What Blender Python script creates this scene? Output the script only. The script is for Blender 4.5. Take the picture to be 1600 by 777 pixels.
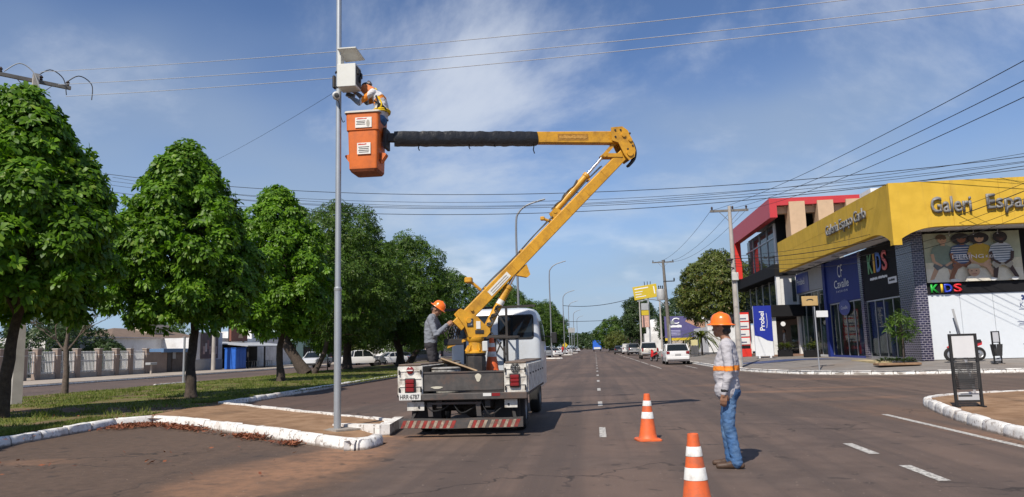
import bpy, bmesh, math, random
import numpy as np
from mathutils import Vector, Matrix, noise as mnoise
random.seed(7); rng = np.random.default_rng(11)
R = math.radians; PI = math.pi
for o in list(bpy.data.objects): bpy.data.objects.remove(o)
scene = bpy.context.scene; COL = scene.collection

# ------------------------------------------------------------ camera
cam_d = bpy.data.cameras.new('camera'); cam = bpy.data.objects.new('camera', cam_d); COL.objects.link(cam)
cam_d.sensor_width = 36; cam_d.lens = 1155/1600*36; cam_d.clip_end = 6000; cam_d.clip_start = .05
yaw, pitch, roll = R(6.153), R(7.744), R(1.6)
f = Vector((-math.sin(yaw)*math.cos(pitch), math.cos(yaw)*math.cos(pitch), math.sin(pitch)))
r = Vector((math.cos(yaw), math.sin(yaw), 0)); u = r.cross(f)
r2 = r*math.cos(roll)-u*math.sin(roll); u2 = u*math.cos(roll)+r*math.sin(roll)
cm = Matrix((r2, u2, -f)).transposed().to_4x4(); cm.translation = (0, 0, 1.45); cam.matrix_world = cm
scene.camera = cam
scene.render.resolution_x = 1024; scene.render.resolution_y = 497

# ------------------------------------------------------------ light and sky
SUN_EL, SUN_AZ = R(49), math.atan2(-1.0, -2.8)      # sun stands behind the camera, a little to the left
sd = Vector((math.sin(SUN_AZ)*math.cos(SUN_EL), math.cos(SUN_AZ)*math.cos(SUN_EL), math.sin(SUN_EL)))
sun_d = bpy.data.lights.new('sun', 'SUN'); sun_d.energy = 4.6; sun_d.angle = R(.53); sun_d.color = (1, .925, .815)
sun = bpy.data.objects.new('sun', sun_d); COL.objects.link(sun); sun.rotation_euler = sd.to_track_quat('Z', 'Y').to_euler()
world = bpy.data.worlds.new('World'); scene.world = world; world.use_nodes = True
scene.view_settings.view_transform = 'Standard'; scene.view_settings.look = 'None'
scene.view_settings.exposure = 0.22; scene.view_settings.gamma = 1
CLOUD_Z = 1.3; VEIL_Z = 6.8
def build_world():
    nt = world.node_tree; N = nt.nodes; L = nt.links; N.clear()
    out = N.new('ShaderNodeOutputWorld'); bg = N.new('ShaderNodeBackground'); bg.inputs[1].default_value = .125
    sky = N.new('ShaderNodeTexSky'); sky.sky_type = 'NISHITA'; sky.sun_disc = False
    sky.sun_elevation = SUN_EL; sky.sun_rotation = SUN_AZ; sky.altitude = 200; sky.air_density = .62; sky.dust_density = .1; sky.ozone_density = 5.5
    tc = N.new('ShaderNodeTexCoord'); sep = N.new('ShaderNodeSeparateXYZ'); L.new(tc.outputs['Generated'], sep.inputs[0])
    def math_(op, a, b=None, c=None, clamp=False):
        n = N.new('ShaderNodeMath'); n.operation = op; n.use_clamp = clamp
        for i, v in enumerate((a, b, c)):
            if v is None: continue
            if isinstance(v, (int, float)): n.inputs[i].default_value = v
            else: L.new(v, n.inputs[i])
        return n.outputs[0]
    # high thin cloud sheet: direction projected on a plane overhead
    zc = math_('MAXIMUM', sep.outputs[2], .03)
    px_ = math_('DIVIDE', sep.outputs[0], math_('ADD', zc, .30)); py_ = math_('DIVIDE', sep.outputs[1], math_('ADD', zc, .30))
    cmb = N.new('ShaderNodeCombineXYZ'); L.new(px_, cmb.inputs[0]); L.new(py_, cmb.inputs[1]); cmb.inputs[2].default_value = CLOUD_Z
    n1 = N.new('ShaderNodeTexNoise'); n1.inputs['Scale'].default_value = 1.05; n1.inputs['Detail'].default_value = 10; n1.inputs['Roughness'].default_value = .60
    n1.inputs['Distortion'].default_value = .25
    L.new(cmb.outputs[0], n1.inputs['Vector'])
    thin = N.new('ShaderNodeMapRange'); thin.interpolation_type = 'SMOOTHSTEP'
    thin.inputs[1].default_value = .49; thin.inputs[2].default_value = .70; thin.inputs[3].default_value = .03; thin.inputs[4].default_value = .80
    L.new(n1.outputs[0], thin.inputs[0])
    # cumulus low over the horizon
    mp = N.new('ShaderNodeMapping'); mp.inputs['Scale'].default_value = (5.5, 5.5, 15); mp.inputs['Location'].default_value = (.7, 1.3, .2)
    L.new(tc.outputs['Generated'], mp.inputs[0])
    n2 = N.new('ShaderNodeTexNoise'); n2.inputs['Scale'].default_value = 1.15; n2.inputs['Detail'].default_value = 7; n2.inputs['Roughness'].default_value = .52
    L.new(mp.outputs[0], n2.inputs['Vector'])
    band = N.new('ShaderNodeMapRange'); band.interpolation_type = 'SMOOTHSTEP'
    band.inputs[1].default_value = .20; band.inputs[2].default_value = .07; band.inputs[3].default_value = 0; band.inputs[4].default_value = 1
    L.new(sep.outputs[2], band.inputs[0])
    cum = N.new('ShaderNodeMapRange'); cum.interpolation_type = 'SMOOTHSTEP'
    cum.inputs[1].default_value = .50; cum.inputs[2].default_value = .64; cum.inputs[3].default_value = 0; cum.inputs[4].default_value = .75
    L.new(n2.outputs[0], cum.inputs[0])
    cumb = math_('MULTIPLY', cum.outputs[0], band.outputs[0])
    # light and grey sides inside the cumulus
    n3 = N.new('ShaderNodeTexNoise'); n3.inputs['Scale'].default_value = 2.1; n3.inputs['Detail'].default_value = 5
    mp3 = N.new('ShaderNodeMapping'); mp3.inputs['Location'].default_value = (2.2, .4, .9); L.new(mp.outputs[0], mp3.inputs[0]); L.new(mp3.outputs[0], n3.inputs['Vector'])
    cr = N.new('ShaderNodeValToRGB'); cr.color_ramp.elements[0].position = .38; cr.color_ramp.elements[1].position = .62
    cr.color_ramp.elements[0].color = (2.3, 3.4, 4.7, 1); cr.color_ramp.elements[1].color = (5.2, 5.7, 6.3, 1); L.new(n3.outputs[0], cr.inputs[0])
    n4 = N.new('ShaderNodeTexNoise'); n4.inputs['Scale'].default_value = .55; n4.inputs['Detail'].default_value = 4; n4.inputs['Roughness'].default_value = .5
    mp4 = N.new('ShaderNodeMapping'); mp4.inputs['Location'].default_value = (0, 0, VEIL_Z); L.new(cmb.outputs[0], mp4.inputs[0]); L.new(mp4.outputs[0], n4.inputs['Vector'])
    veil = N.new('ShaderNodeMapRange'); veil.interpolation_type = 'SMOOTHSTEP'; veil.inputs[1].default_value = .46; veil.inputs[2].default_value = .62; veil.inputs[3].default_value = 0; veil.inputs[4].default_value = .72; L.new(n4.outputs[0], veil.inputs[0])
    hs = N.new('ShaderNodeHueSaturation'); hs.inputs['Saturation'].default_value = 1.03; hs.inputs['Value'].default_value = 1.04; L.new(sky.outputs[0], hs.inputs['Color'])
    m0 = N.new('ShaderNodeMix'); m0.data_type = 'RGBA'; L.new(veil.outputs[0], m0.inputs[0]); L.new(hs.outputs[0], m0.inputs[6]); m0.inputs[7].default_value = (2.2, 2.85, 3.9, 1)
    m1 = N.new('ShaderNodeMix'); m1.data_type = 'RGBA'; L.new(thin.outputs[0], m1.inputs[0]); L.new(m0.outputs[2], m1.inputs[6]); m1.inputs[7].default_value = (4.7, 5.1, 5.8, 1)
    hz = N.new('ShaderNodeMapRange'); hz.interpolation_type = 'SMOOTHSTEP'; hz.inputs[1].default_value = .36; hz.inputs[2].default_value = -.02; hz.inputs[3].default_value = 0; hz.inputs[4].default_value = .9
    L.new(sep.outputs[2], hz.inputs[0])
    mh = N.new('ShaderNodeMix'); mh.data_type = 'RGBA'; L.new(hz.outputs[0], mh.inputs[0]); L.new(m1.outputs[2], mh.inputs[6]); mh.inputs[7].default_value = (2.6, 3.5, 4.5, 1)
    m2 = N.new('ShaderNodeMix'); m2.data_type = 'RGBA'; L.new(cumb, m2.inputs[0]); L.new(mh.outputs[2], m2.inputs[6]); L.new(cr.outputs[0], m2.inputs[7])
    L.new(m2.outputs[2], bg.inputs[0]); L.new(bg.outputs[0], out.inputs[0])
build_world()

# ------------------------------------------------------------ materials
MATS = {}
def mat(name, c, rough=.6, metal=0., var=.12, vs=4., bump=0., bs=60., dirt=None, dsc=1.5, damt=.5, spec=.5, coat=0., emit=None, trans=0.):
    if name in MATS: return MATS[name]
    m = bpy.data.materials.new(name); m.use_nodes = True; nt = m.node_tree; N = nt.nodes; L = nt.links
    b = N['Principled BSDF']; b.inputs['Roughness'].default_value = rough; b.inputs['Metallic'].default_value = metal
    b.inputs['Specular IOR Level'].default_value = spec; b.inputs['Coat Weight'].default_value = coat
    g = N.new('ShaderNodeNewGeometry')
    col = None
    if var > 0:
        n = N.new('ShaderNodeTexNoise'); n.inputs['Scale'].default_value = vs; n.inputs['Detail'].default_value = 6; n.inputs['Roughness'].default_value = .65
        L.new(g.outputs['Position'], n.inputs['Vector'])
        ramp = N.new('ShaderNodeValToRGB'); ramp.color_ramp.elements[0].position = .3; ramp.color_ramp.elements[1].position = .7
        ramp.color_ramp.elements[0].color = (*[x*(1-var) for x in c], 1); ramp.color_ramp.elements[1].color = (*[min(1, x*(1+var)) for x in c], 1)
        L.new(n.outputs[0], ramp.inputs[0]); col = ramp.outputs[0]
    if dirt is not None:
        n = N.new('ShaderNodeTexNoise'); n.inputs['Scale'].default_value = dsc; n.inputs['Detail'].default_value = 8; n.inputs['Roughness'].default_value = .7
        L.new(g.outputs['Position'], n.inputs['Vector'])
        mr = N.new('ShaderNodeMapRange'); mr.inputs[1].default_value = .48; mr.inputs[2].default_value = .68; mr.inputs[4].default_value = damt; L.new(n.outputs[0], mr.inputs[0])
        mx = N.new('ShaderNodeMix'); mx.data_type = 'RGBA'; L.new(mr.outputs[0], mx.inputs[0])
        if col: L.new(col, mx.inputs[6])
        else: mx.inputs[6].default_value = (*c, 1)
        mx.inputs[7].default_value = (*dirt, 1); col = mx.outputs[2]
    if col: L.new(col, b.inputs['Base Color'])
    else: b.inputs['Base Color'].default_value = (*c, 1)
    if bump > 0:
        n = N.new('ShaderNodeTexNoise'); n.inputs['Scale'].default_value = bs; n.inputs['Detail'].default_value = 4; L.new(g.outputs['Position'], n.inputs['Vector'])
        bp = N.new('ShaderNodeBump'); bp.inputs['Strength'].default_value = bump; bp.inputs['Distance'].default_value = .02; L.new(n.outputs[0], bp.inputs['Height']); L.new(bp.outputs[0], b.inputs['Normal'])
    if emit: b.inputs['Emission Color'].default_value = (*emit[0], 1); b.inputs['Emission Strength'].default_value = emit[1]
    MATS[name] = m; return m
def glass(name, tint=(.02, .03, .035), see=.25, rough=.03):
    if name in MATS: return MATS[name]
    m = bpy.data.materials.new(name); m.use_nodes = True; N = m.node_tree.nodes; L = m.node_tree.links
    b = N['Principled BSDF']; b.inputs['Base Color'].default_value = (*tint, 1); b.inputs['Roughness'].default_value = rough; b.inputs['IOR'].default_value = 1.5
    t = N.new('ShaderNodeBsdfTransparent'); t.inputs[0].default_value = (.8, .88, .88, 1); mx = N.new('ShaderNodeMixShader'); mx.inputs[0].default_value = 1-see
    L.new(t.outputs[0], mx.inputs[1]); L.new(b.outputs[0], mx.inputs[2]); L.new(mx.outputs[0], N['Material Output'].inputs[0])
    MATS[name] = m; return m
def leafmat(name, lo, hi, rough=.38, trl=.25, rare=None):
    m = bpy.data.materials.new(name); m.use_nodes = True; N = m.node_tree.nodes; L = m.node_tree.links
    b = N['Principled BSDF']; b.inputs['Roughness'].default_value = rough; b.inputs['Specular IOR Level'].default_value = .32
    g = N.new('ShaderNodeNewGeometry'); rp = N.new('ShaderNodeValToRGB'); e = rp.color_ramp.elements
    e[0].color = (*lo, 1); e[0].position = .0; e[1].color = (*hi, 1); e[1].position = .93
    if rare: x = e.new(.97); x.color = (*rare, 1)
    L.new(g.outputs['Random Per Island'], rp.inputs[0])
    n = N.new('ShaderNodeTexNoise'); n.inputs['Scale'].default_value = .8; n.inputs['Detail'].default_value = 3; L.new(g.outputs['Position'], n.inputs['Vector'])
    mr = N.new('ShaderNodeMapRange'); mr.inputs[1].default_value = .3; mr.inputs[2].default_value = .7; mr.inputs[3].default_value = .62; mr.inputs[4].default_value = 1.3; n.inputs['Roughness'].default_value = .75; n.inputs['Detail'].default_value = 6; L.new(n.outputs[0], mr.inputs[0])
    mv = N.new('ShaderNodeVectorMath'); mv.operation = 'SCALE'; L.new(rp.outputs[0], mv.inputs[0]); L.new(mr.outputs[0], mv.inputs['Scale'])
    L.new(mv.outputs[0], b.inputs['Base Color'])
    t = N.new('ShaderNodeBsdfTranslucent'); tv = N.new('ShaderNodeVectorMath'); tv.operation = 'MULTIPLY'; tv.inputs[1].default_value = (1.3, 1.5, .5)
    L.new(mv.outputs[0], tv.inputs[0]); L.new(tv.outputs[0], t.inputs[0])
    mx = N.new('ShaderNodeMixShader'); mx.inputs[0].default_value = trl; L.new(b.outputs[0], mx.inputs[1]); L.new(t.outputs[0], mx.inputs[2]); L.new(mx.outputs[0], N['Material Output'].inputs[0])
    MATS[name] = m; return m

# ------------------------------------------------------------ mesh helpers
def frame(d, up=(0, 0, 1)):
    d = Vector(d).normalized(); up = Vector(up)
    if abs(d.dot(up)) > .98: up = Vector((1, 0, 0)) if abs(d.x) < .9 else Vector((0, 1, 0))
    a = up.cross(d).normalized(); b = d.cross(a).normalized(); return a, b, d
class MB:
    def __init__(s): s.v = []; s.f = []; s.mi = []; s.cur = 0
    def add(s, vs, fs, M=None):
        o = len(s.v)
        s.v += [tuple(M @ Vector(p)) for p in vs] if M is not None else [tuple(p) for p in vs]
        for q in fs: s.f.append([i+o for i in q]); s.mi.append(s.cur)
        return s
    def box(s, c, d, rot=None, ch=0.):
        x, y, z = [q/2 for q in d]; M = Matrix.Translation(c)
        if rot is not None: M = M @ (rot if isinstance(rot, Matrix) else Matrix.Rotation(rot, 4, 'Z'))
        if ch <= 0:
            vs = [(a*x, b*y, e*z) for a in (-1, 1) for b in (-1, 1) for e in (-1, 1)]
            return s.add(vs, [(0, 1, 3, 2), (4, 6, 7, 5), (0, 4, 5, 1), (2, 3, 7, 6), (0, 2, 6, 4), (1, 5, 7, 3)], M)
        ch = min(ch, x*.9, y*.9, z*.9)
        bm = bmesh.new(); bmesh.ops.create_cube(bm, size=1)
        for w in bm.verts: w.co = Vector((w.co.x*2*x, w.co.y*2*y, w.co.z*2*z))
        bmesh.ops.bevel(bm, geom=bm.edges[:], offset=ch, segments=1, affect='EDGES')
        bm.verts.index_update(); vs = [w.co.copy() for w in bm.verts]; fs = [[w.index for w in fc.verts] for fc in bm.faces]; bm.free()
        return s.add(vs, fs, M)
    def bar(s, a, b, w, h, up=(0, 0, 1), ch=0.):
        a = Vector(a); b = Vector(b); sx, sy, dz = frame(b-a, up)
        M = Matrix((sx, sy, dz)).transposed().to_4x4(); M.translation = (a+b)/2
        return s.box((0, 0, 0), (w, h, (b-a).length), M, ch) if False else s._boxM(M, (w, h, (b-a).length), ch)
    def _boxM(s, M, d, ch=0.):
        t = MB(); t.box((0, 0, 0), d, None, ch); return s.add(t.v, t.f, M)
    def tube(s, pts, rad, n=8, cap=True, up=(0, 0, 1)):
        pts = [Vector(p) for p in pts]; rad = [rad]*len(pts) if isinstance(rad, (int, float)) else rad
        vs = []; fs = []; pa = None
        for i, p in enumerate(pts):
            d = (pts[min(i+1, len(pts)-1)]-pts[max(i-1, 0)])
            a, b, d = frame(d, up) if pa is None else frame(d, pa)
            pa = b
            for k in range(n):
                t = 2*PI*k/n; vs.append(p+(a*math.cos(t)+b*math.sin(t))*rad[i])
        for i in range(len(pts)-1):
            for k in range(n):
                fs.append((i*n+k, i*n+(k+1) % n, (i+1)*n+(k+1) % n, (i+1)*n+k))
        if cap: fs.append(list(range(n))[::-1]); fs.append([(len(pts)-1)*n+k for k in range(n)])
        return s.add(vs, fs)
    def cyl(s, a, b, r0, r1=None, n=16): return s.tube([a, b], [r0, r0 if r1 is None else r1], n)
    def lathe(s, prof, n=20, M=None, cap=True):
        vs = []; fs = []
        for (rr, z) in prof:
            for k in range(n): t = 2*PI*k/n; vs.append((rr*math.cos(t), rr*math.sin(t), z))
        for i in range(len(prof)-1):
            for k in range(n): fs.append((i*n+k, i*n+(k+1) % n, (i+1)*n+(k+1) % n, (i+1)*n+k))
        if cap: fs.append(list(range(n))[::-1]); fs.append([(len(prof)-1)*n+k for k in range(n)])
        return s.add(vs, fs, M)
    def prism(s, poly, h, M=None, z0=0.):
        n = len(poly); vs = [(p[0], p[1], z0) for p in poly]+[(p[0], p[1], z0+h) for p in poly]
        fs = [list(range(n))[::-1], [n+i for i in range(n)]]+[(i, (i+1) % n, n+(i+1) % n, n+i) for i in range(n)]
        return s.add(vs, fs, M)
    def loft(s, secs, M=None, cap=True):
        n = len(secs[0]); vs = [p for q in secs for p in q]; fs = []
        for i in range(len(secs)-1):
            for k in range(n): fs.append((i*n+k, i*n+(k+1) % n, (i+1)*n+(k+1) % n, (i+1)*n+k))
        if cap: fs.append(list(range(n))[::-1]); fs.append([(len(secs)-1)*n+k for k in range(n)])
        return s.add(vs, fs, M)
    def mesh(s, name, smooth=35):
        me = bpy.data.meshes.new(name); me.from_pydata(s.v, [], s.f)
        if max(s.mi or [0]) > 0: me.polygons.foreach_set('material_index', s.mi)
        bm = bmesh.new(); bm.from_mesh(me); bmesh.ops.recalc_face_normals(bm, faces=bm.faces); bm.to_mesh(me); bm.free()
        if smooth:
            me.polygons.foreach_set('use_smooth', [True]*len(me.polygons)); me.set_sharp_from_angle(angle=R(smooth))
        me.update(); return me
    def build(s, name, m, parent=None, smooth=35, **kw):
        return link(name, s.mesh(name, smooth), m, parent, **kw)
def link(name, me, m, parent=None, label=None, loc=None, rot=None):
    for q in (m if isinstance(m, (list, tuple)) else [m]):
        if len(me.materials) < (len(m) if isinstance(m, (list, tuple)) else 1): me.materials.append(q)
    o = bpy.data.objects.new(name, me); COL.objects.link(o)
    if parent is not None: o.parent = parent
    if loc is not None: o.location = loc
    if rot is not None: o.rotation_euler = rot
    if label: o['label'] = label
    return o
def tag(o, label, cat, group=None):
    o['label'] = label; o['category'] = cat
    if group: o['group'] = group
    return o
def thing(name, label, cat, loc=(0, 0, 0), rz=0., group=None, s=1.):
    o = bpy.data.objects.new(name, None); COL.objects.link(o); o.location = loc; o.rotation_euler = (0, 0, rz); o.scale = (s, s, s)
    o.empty_display_size = .2
    return tag(o, label, cat, group)
def struct(o): o['kind'] = 'structure'; return o
def stuff(o): o['kind'] = 'stuff'; return o
def copy_tree(o, parent=None):
    c = o.copy(); COL.objects.link(c)
    if parent is not None: c.parent = parent
    for ch in o.children: copy_tree(ch, c)
    return c
def fastmesh(name, V, F, smooth=True):
    V = np.ascontiguousarray(V, dtype=np.float32); F = np.ascontiguousarray(F, dtype=np.int32); k = F.shape[1]
    me = bpy.data.meshes.new(name); me.vertices.add(len(V)); me.vertices.foreach_set('co', V.ravel())
    me.loops.add(F.size); me.loops.foreach_set('vertex_index', F.ravel())
    me.polygons.add(len(F)); me.polygons.foreach_set('loop_start', np.arange(0, F.size, k, dtype=np.int32))
    try: me.polygons.foreach_set('loop_total', np.full(len(F), k, dtype=np.int32))
    except Exception: pass
    if smooth: me.polygons.foreach_set('use_smooth', np.ones(len(F), dtype=bool))
    me.update(calc_edges=True); me.validate(); return me
def text(parent, name, s, m, origin, right, up, height=None, width=None, ext=.01, bold=0., shear=0., space=1., label=None):
    """letters whose lower left corner sits at origin; right and up are directions in the parent's space"""
    cu = bpy.data.curves.new('t', 'FONT'); cu.body = s; cu.size = 1; cu.extrude = 0; cu.offset = bold; cu.shear = shear; cu.space_character = space
    cu.resolution_u = 3
    t = bpy.data.objects.new('t', cu); COL.objects.link(t); bpy.context.view_layer.update()
    me = bpy.data.meshes.new_from_object(t); bpy.data.objects.remove(t); bpy.data.curves.remove(cu)
    me.name = name
    n = len(me.vertices); co = np.empty(n*3, dtype=np.float32); me.vertices.foreach_get('co', co); co = co.reshape(-1, 3)
    mn = co.min(0); mx = co.max(0); sy = height/(mx[1]-mn[1]) if height else None; sx = width/(mx[0]-mn[0]) if width else sy
    if sy is None: sy = sx
    co = (co-mn)*np.array([sx, sy, 1]); co[:, 2] = ext
    me.vertices.foreach_set('co', co.ravel().astype(np.float32))
    if ext > .012:
        bm = bmesh.new(); bm.from_mesh(me); bmesh.ops.remove_doubles(bm, verts=bm.verts, dist=1e-5)
        g = bmesh.ops.extrude_face_region(bm, geom=bm.faces[:]); vs = [q for q in g['geom'] if isinstance(q, bmesh.types.BMVert)]
        bmesh.ops.translate(bm, verts=vs, vec=(0, 0, -ext)); bmesh.ops.recalc_face_normals(bm, faces=bm.faces); bm.to_mesh(me); bm.free()
    rt = Vector(right).normalized(); uv = Vector(up).normalized(); nn = rt.cross(uv)
    M = Matrix((rt, uv, nn)).transposed().to_4x4(); M.translation = origin; me.transform(M); me.update()
    return link(name, me, m, parent, label=label)
def scribble(parent, name, m, origin, right, up, height, width, ext=.004, seed=1):
    """print too small to read: one ragged strip the size of the line of lettering"""
    g = random.Random(seed); n = max(6, int(width/height*2.2)); top = []; bot = []
    for i in range(n+1): x = width*i/n; top.append((x, height*g.uniform(.62, 1.0))); bot.append((x, height*g.uniform(0, .22)))
    rt = Vector(right).normalized(); uv = Vector(up).normalized(); nn = rt.cross(uv); M = Matrix((rt, uv, nn)).transposed().to_4x4(); M.translation = origin
    b = MB(); b.prism(top+bot[::-1], ext, M); return b.build(name, m, parent, 0)
def smooth_path(pts, n=8):
    P = [Vector(p) for p in pts]; out = []
    for i in range(len(P)-1):
        a, b, c, d = P[max(i-1, 0)], P[i], P[i+1], P[min(i+2, len(P)-1)]
        for k in range(n):
            t = k/n; out.append(.5*((2*b)+(c-a)*t+(2*a-5*b+4*c-d)*t*t+(3*b-a-3*c+d)*t**3))
    return out+[P[-1]]
# ============================================================ ground
class NT:
    def __init__(s, name, rough=.85, spec=.3):
        s.m = bpy.data.materials.new(name); s.m.use_nodes = True; s.N = s.m.node_tree.nodes; s.L = s.m.node_tree.links; s.b = s.N['Principled BSDF']
        s.b.inputs['Roughness'].default_value = rough; s.b.inputs['Specular IOR Level'].default_value = spec; s.g = s.N.new('ShaderNodeNewGeometry'); s.pos = s.g.outputs['Position']; MATS[name] = s.m
    def noise(s, sc, det=5, ro=.6, stretch=None, off=(0, 0, 0), dist=0.):
        v = s.pos
        if stretch or off != (0, 0, 0):
            mp = s.N.new('ShaderNodeMapping'); mp.inputs['Scale'].default_value = stretch or (1, 1, 1); mp.inputs['Location'].default_value = off; s.L.new(v, mp.inputs[0]); v = mp.outputs[0]
        n = s.N.new('ShaderNodeTexNoise'); n.inputs['Scale'].default_value = sc; n.inputs['Detail'].default_value = det; n.inputs['Roughness'].default_value = ro; n.inputs['Distortion'].default_value = dist
        s.L.new(v, n.inputs['Vector']); return n.outputs[0]
    def mr(s, v, a, b, lo=0., hi=1.):
        n = s.N.new('ShaderNodeMapRange'); n.interpolation_type = 'SMOOTHSTEP'
        n.inputs[1].default_value = a; n.inputs[2].default_value = b; n.inputs[3].default_value = lo; n.inputs[4].default_value = hi; s.L.new(v, n.inputs[0]); return n.outputs[0]
    def op(s, o, a, b):
        n = s.N.new('ShaderNodeMath'); n.operation = o
        for i, v in enumerate((a, b)):
            if isinstance(v, (int, float)): n.inputs[i].default_value = v
            else: s.L.new(v, n.inputs[i])
        return n.outputs[0]
    def mix(s, fac, a, b):
        n = s.N.new('ShaderNodeMix'); n.data_type = 'RGBA'
        for i, v in ((0, fac), (6, a), (7, b)):
            if isinstance(v, (int, float)): n.inputs[i].default_value = v
            elif isinstance(v, tuple): n.inputs[i].default_value = (*v, 1)
            else: s.L.new(v, n.inputs[i])
        return n.outputs[2]
    def blob(s, cx, cy, rx, ry, rot=0., soft=.55, wob=.5, sc=1.2):
        """soft ragged stain of its own shape round (cx, cy)"""
        mp = s.N.new('ShaderNodeMapping'); mp.vector_type = 'TEXTURE'; mp.inputs['Location'].default_value = (cx, cy, 0); mp.inputs['Rotation'].default_value = (0, 0, rot); mp.inputs['Scale'].default_value = (rx, ry, 1000)
        s.L.new(s.pos, mp.inputs[0]); ln = s.N.new('ShaderNodeVectorMath'); ln.operation = 'LENGTH'; s.L.new(mp.outputs[0], ln.inputs[0])
        d = s.op('ADD', ln.outputs['Value'], s.op('MULTIPLY', s.op('SUBTRACT', s.noise(sc, 6, .65), .5), wob*2.2))
        return s.mr(d, 1.0, 1.0-soft)
    def bump(s, h, st=.4, d=.02):
        b = s.N.new('ShaderNodeBump'); b.inputs['Strength'].default_value = st; b.inputs['Distance'].default_value = d; s.L.new(h, b.inputs['Height']); s.L.new(b.outputs[0], s.b.inputs['Normal'])
    def done(s, col): s.L.new(col, s.b.inputs['Base Color']); return s.m

def asphalt():
    t = NT('asphalt', .8, .35)
    fine = t.noise(140, 3, .7); med = t.noise(2.2, 7, .6); big = t.noise(.22, 5, .55); track = t.noise(1, 5, .6, (1.5, .03, 1))
    c = t.mix(t.mr(med, .3, .7), (.094, .077, .072), (.132, .109, .101))
    c = t.mix(t.mr(big, .38, .62, 0, .75), c, (.165, .128, .112))
    c = t.mix(t.mr(track, .40, .62, 0, .75), c, (.080, .068, .066))
    # patches of older, coarser and redder road in the parking bay on the left
    bay = t.mr(t.op('ADD', t.N.new('ShaderNodeSeparateXYZ').outputs[0], 0.), 0, 1) if False else t.blob(-8.5, 6.5, 6.2, 9.5, 0, .1, .12, .8)
    c = t.mix(t.op('MULTIPLY', bay, .75), c, t.mix(t.mr(t.noise(6, 6, .7), .35, .65), (.080, .060, .047), (.120, .089, .070)))
    bay2 = t.blob(-8.6, 30, 4.5, 11.5, 0, .12, .12, .8)
    c = t.mix(t.op('MULTIPLY', bay2, .55), c, (.098, .068, .060))
    # dry reddish dust washed on to the road
    dust = t.noise(5, 7, .72)
    for (cx, cy, rx, ry, ro, a) in [(-3.65, 10.3, .95, 3.3, .04, .95), (-4.3, 8.6, 1.0, 2.4, .15, .75), (-3.1, 12.7, .8, .7, 0, .55), (6.1, 19.6, 2.6, .7, .2, .5), (5.2, 22.8, 2.8, .7, -.05, .5), (7.2, 24.2, 3.0, .6, .02, .4),
                                   (5.6, 12.5, .35, 7.5, .05, .55), (8.5, 29.6, 3.5, .8, -.25, .4), (4.4, 27, 2.4, .9, .1, .3), (6.0, 16.0, .9, 2.8, .1, .4), (-8.2, 10.3, .9, .45, 0, .45), (-5.7, 46, 1.1, 7, .1, .5), (-5.6, 90, 1.1, 7, .1, .5)]:
        m = t.op('MULTIPLY', t.blob(cx, cy, rx, ry, ro, .75, .45, 1.7), t.mr(dust, .32, .62, .35*a, a))
        c = t.mix(m, c, (.30, .185, .12))
    # dark drips and worn patches
    patch = t.mr(t.noise(.16, 2, .4, (1, .45, 1), (8, 2, 0)), .58, .60, 0, .45); c = t.mix(patch, c, (.075, .064, .061)); drip = t.mr(t.noise(3.3, 4, .5, None, (3, 9, 1)), .63, .71, 0, .65); c = t.mix(drip, c, (.045, .040, .039))
    agg = t.noise(48, 2, .8); c = t.mix(t.mr(agg, .58, .72, 0, .45), c, (.175, .150, .135)); c = t.mix(t.mr(agg, .40, .28, 0, .5), c, (.05, .042, .039)); peb = t.mr(t.noise(26, 1, .3, None, (4, 4, 4)), .765, .80, 0, .8); c = t.mix(peb, c, (.42, .38, .34)); c = t.mix(t.mr(fine, .6, .8, 0, .55), c, (.17, .155, .145)); c = t.mix(t.mr(fine, .42, .25, 0, .5), c, (.045, .04, .038))
    vo = t.N.new('ShaderNodeTexVoronoi'); vo.feature = 'DISTANCE_TO_EDGE'; vo.inputs['Scale'].default_value = .33
    wv = t.N.new('ShaderNodeVectorMath'); wv.operation = 'ADD'; t.L.new(t.pos, wv.inputs[0]); nn = t.N.new('ShaderNodeTexNoise'); nn.inputs['Scale'].default_value = 1.5; nn.inputs['Detail'].default_value = 6; t.L.new(t.pos, nn.inputs['Vector']); t.L.new(nn.outputs[1], wv.inputs[1]); t.L.new(wv.outputs[0], vo.inputs['Vector'])
    crack = t.op('MULTIPLY', t.mr(vo.outputs['Distance'],   .009, .002, 0, .8), t.mr(t.noise(.35, 3, .5, None, (5, 5, 5)), .44, .56))
    c = t.mix(crack, c, (.03, .027, .026))
    tint = t.N.new('ShaderNodeVectorMath'); tint.operation = 'MULTIPLY'; tint.inputs[1].default_value = (.97, .845, .74); t.L.new(c, tint.inputs[0]); c = tint.outputs[0]
    t.bump(fine, .5, .006); return t.done(c)
A_ROAD = asphalt()

def flat(name, pts, z, m, parent=None):
    me = bpy.data.meshes.new(name); me.from_pydata([(x, y, z) for x, y in pts], [], [list(range(len(pts)))]); me.update()
    return link(name, me, m, parent)
tg = NT('earth', .95, .1); gmix = tg.mix(tg.mr(tg.noise(.05, 6), .4, .6), (.12, .075, .045), (.055, .075, .025)); tg.done(gmix)
struct(flat('ground', [(-3000, -600), (3000, -600), (3000, 4000), (-3000, 4000)], -.06, tg.m))
road = struct(flat('road', [(-33.4, -30), (70, -30), (70, 600), (-33.4, 600)], 0, A_ROAD))

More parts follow.
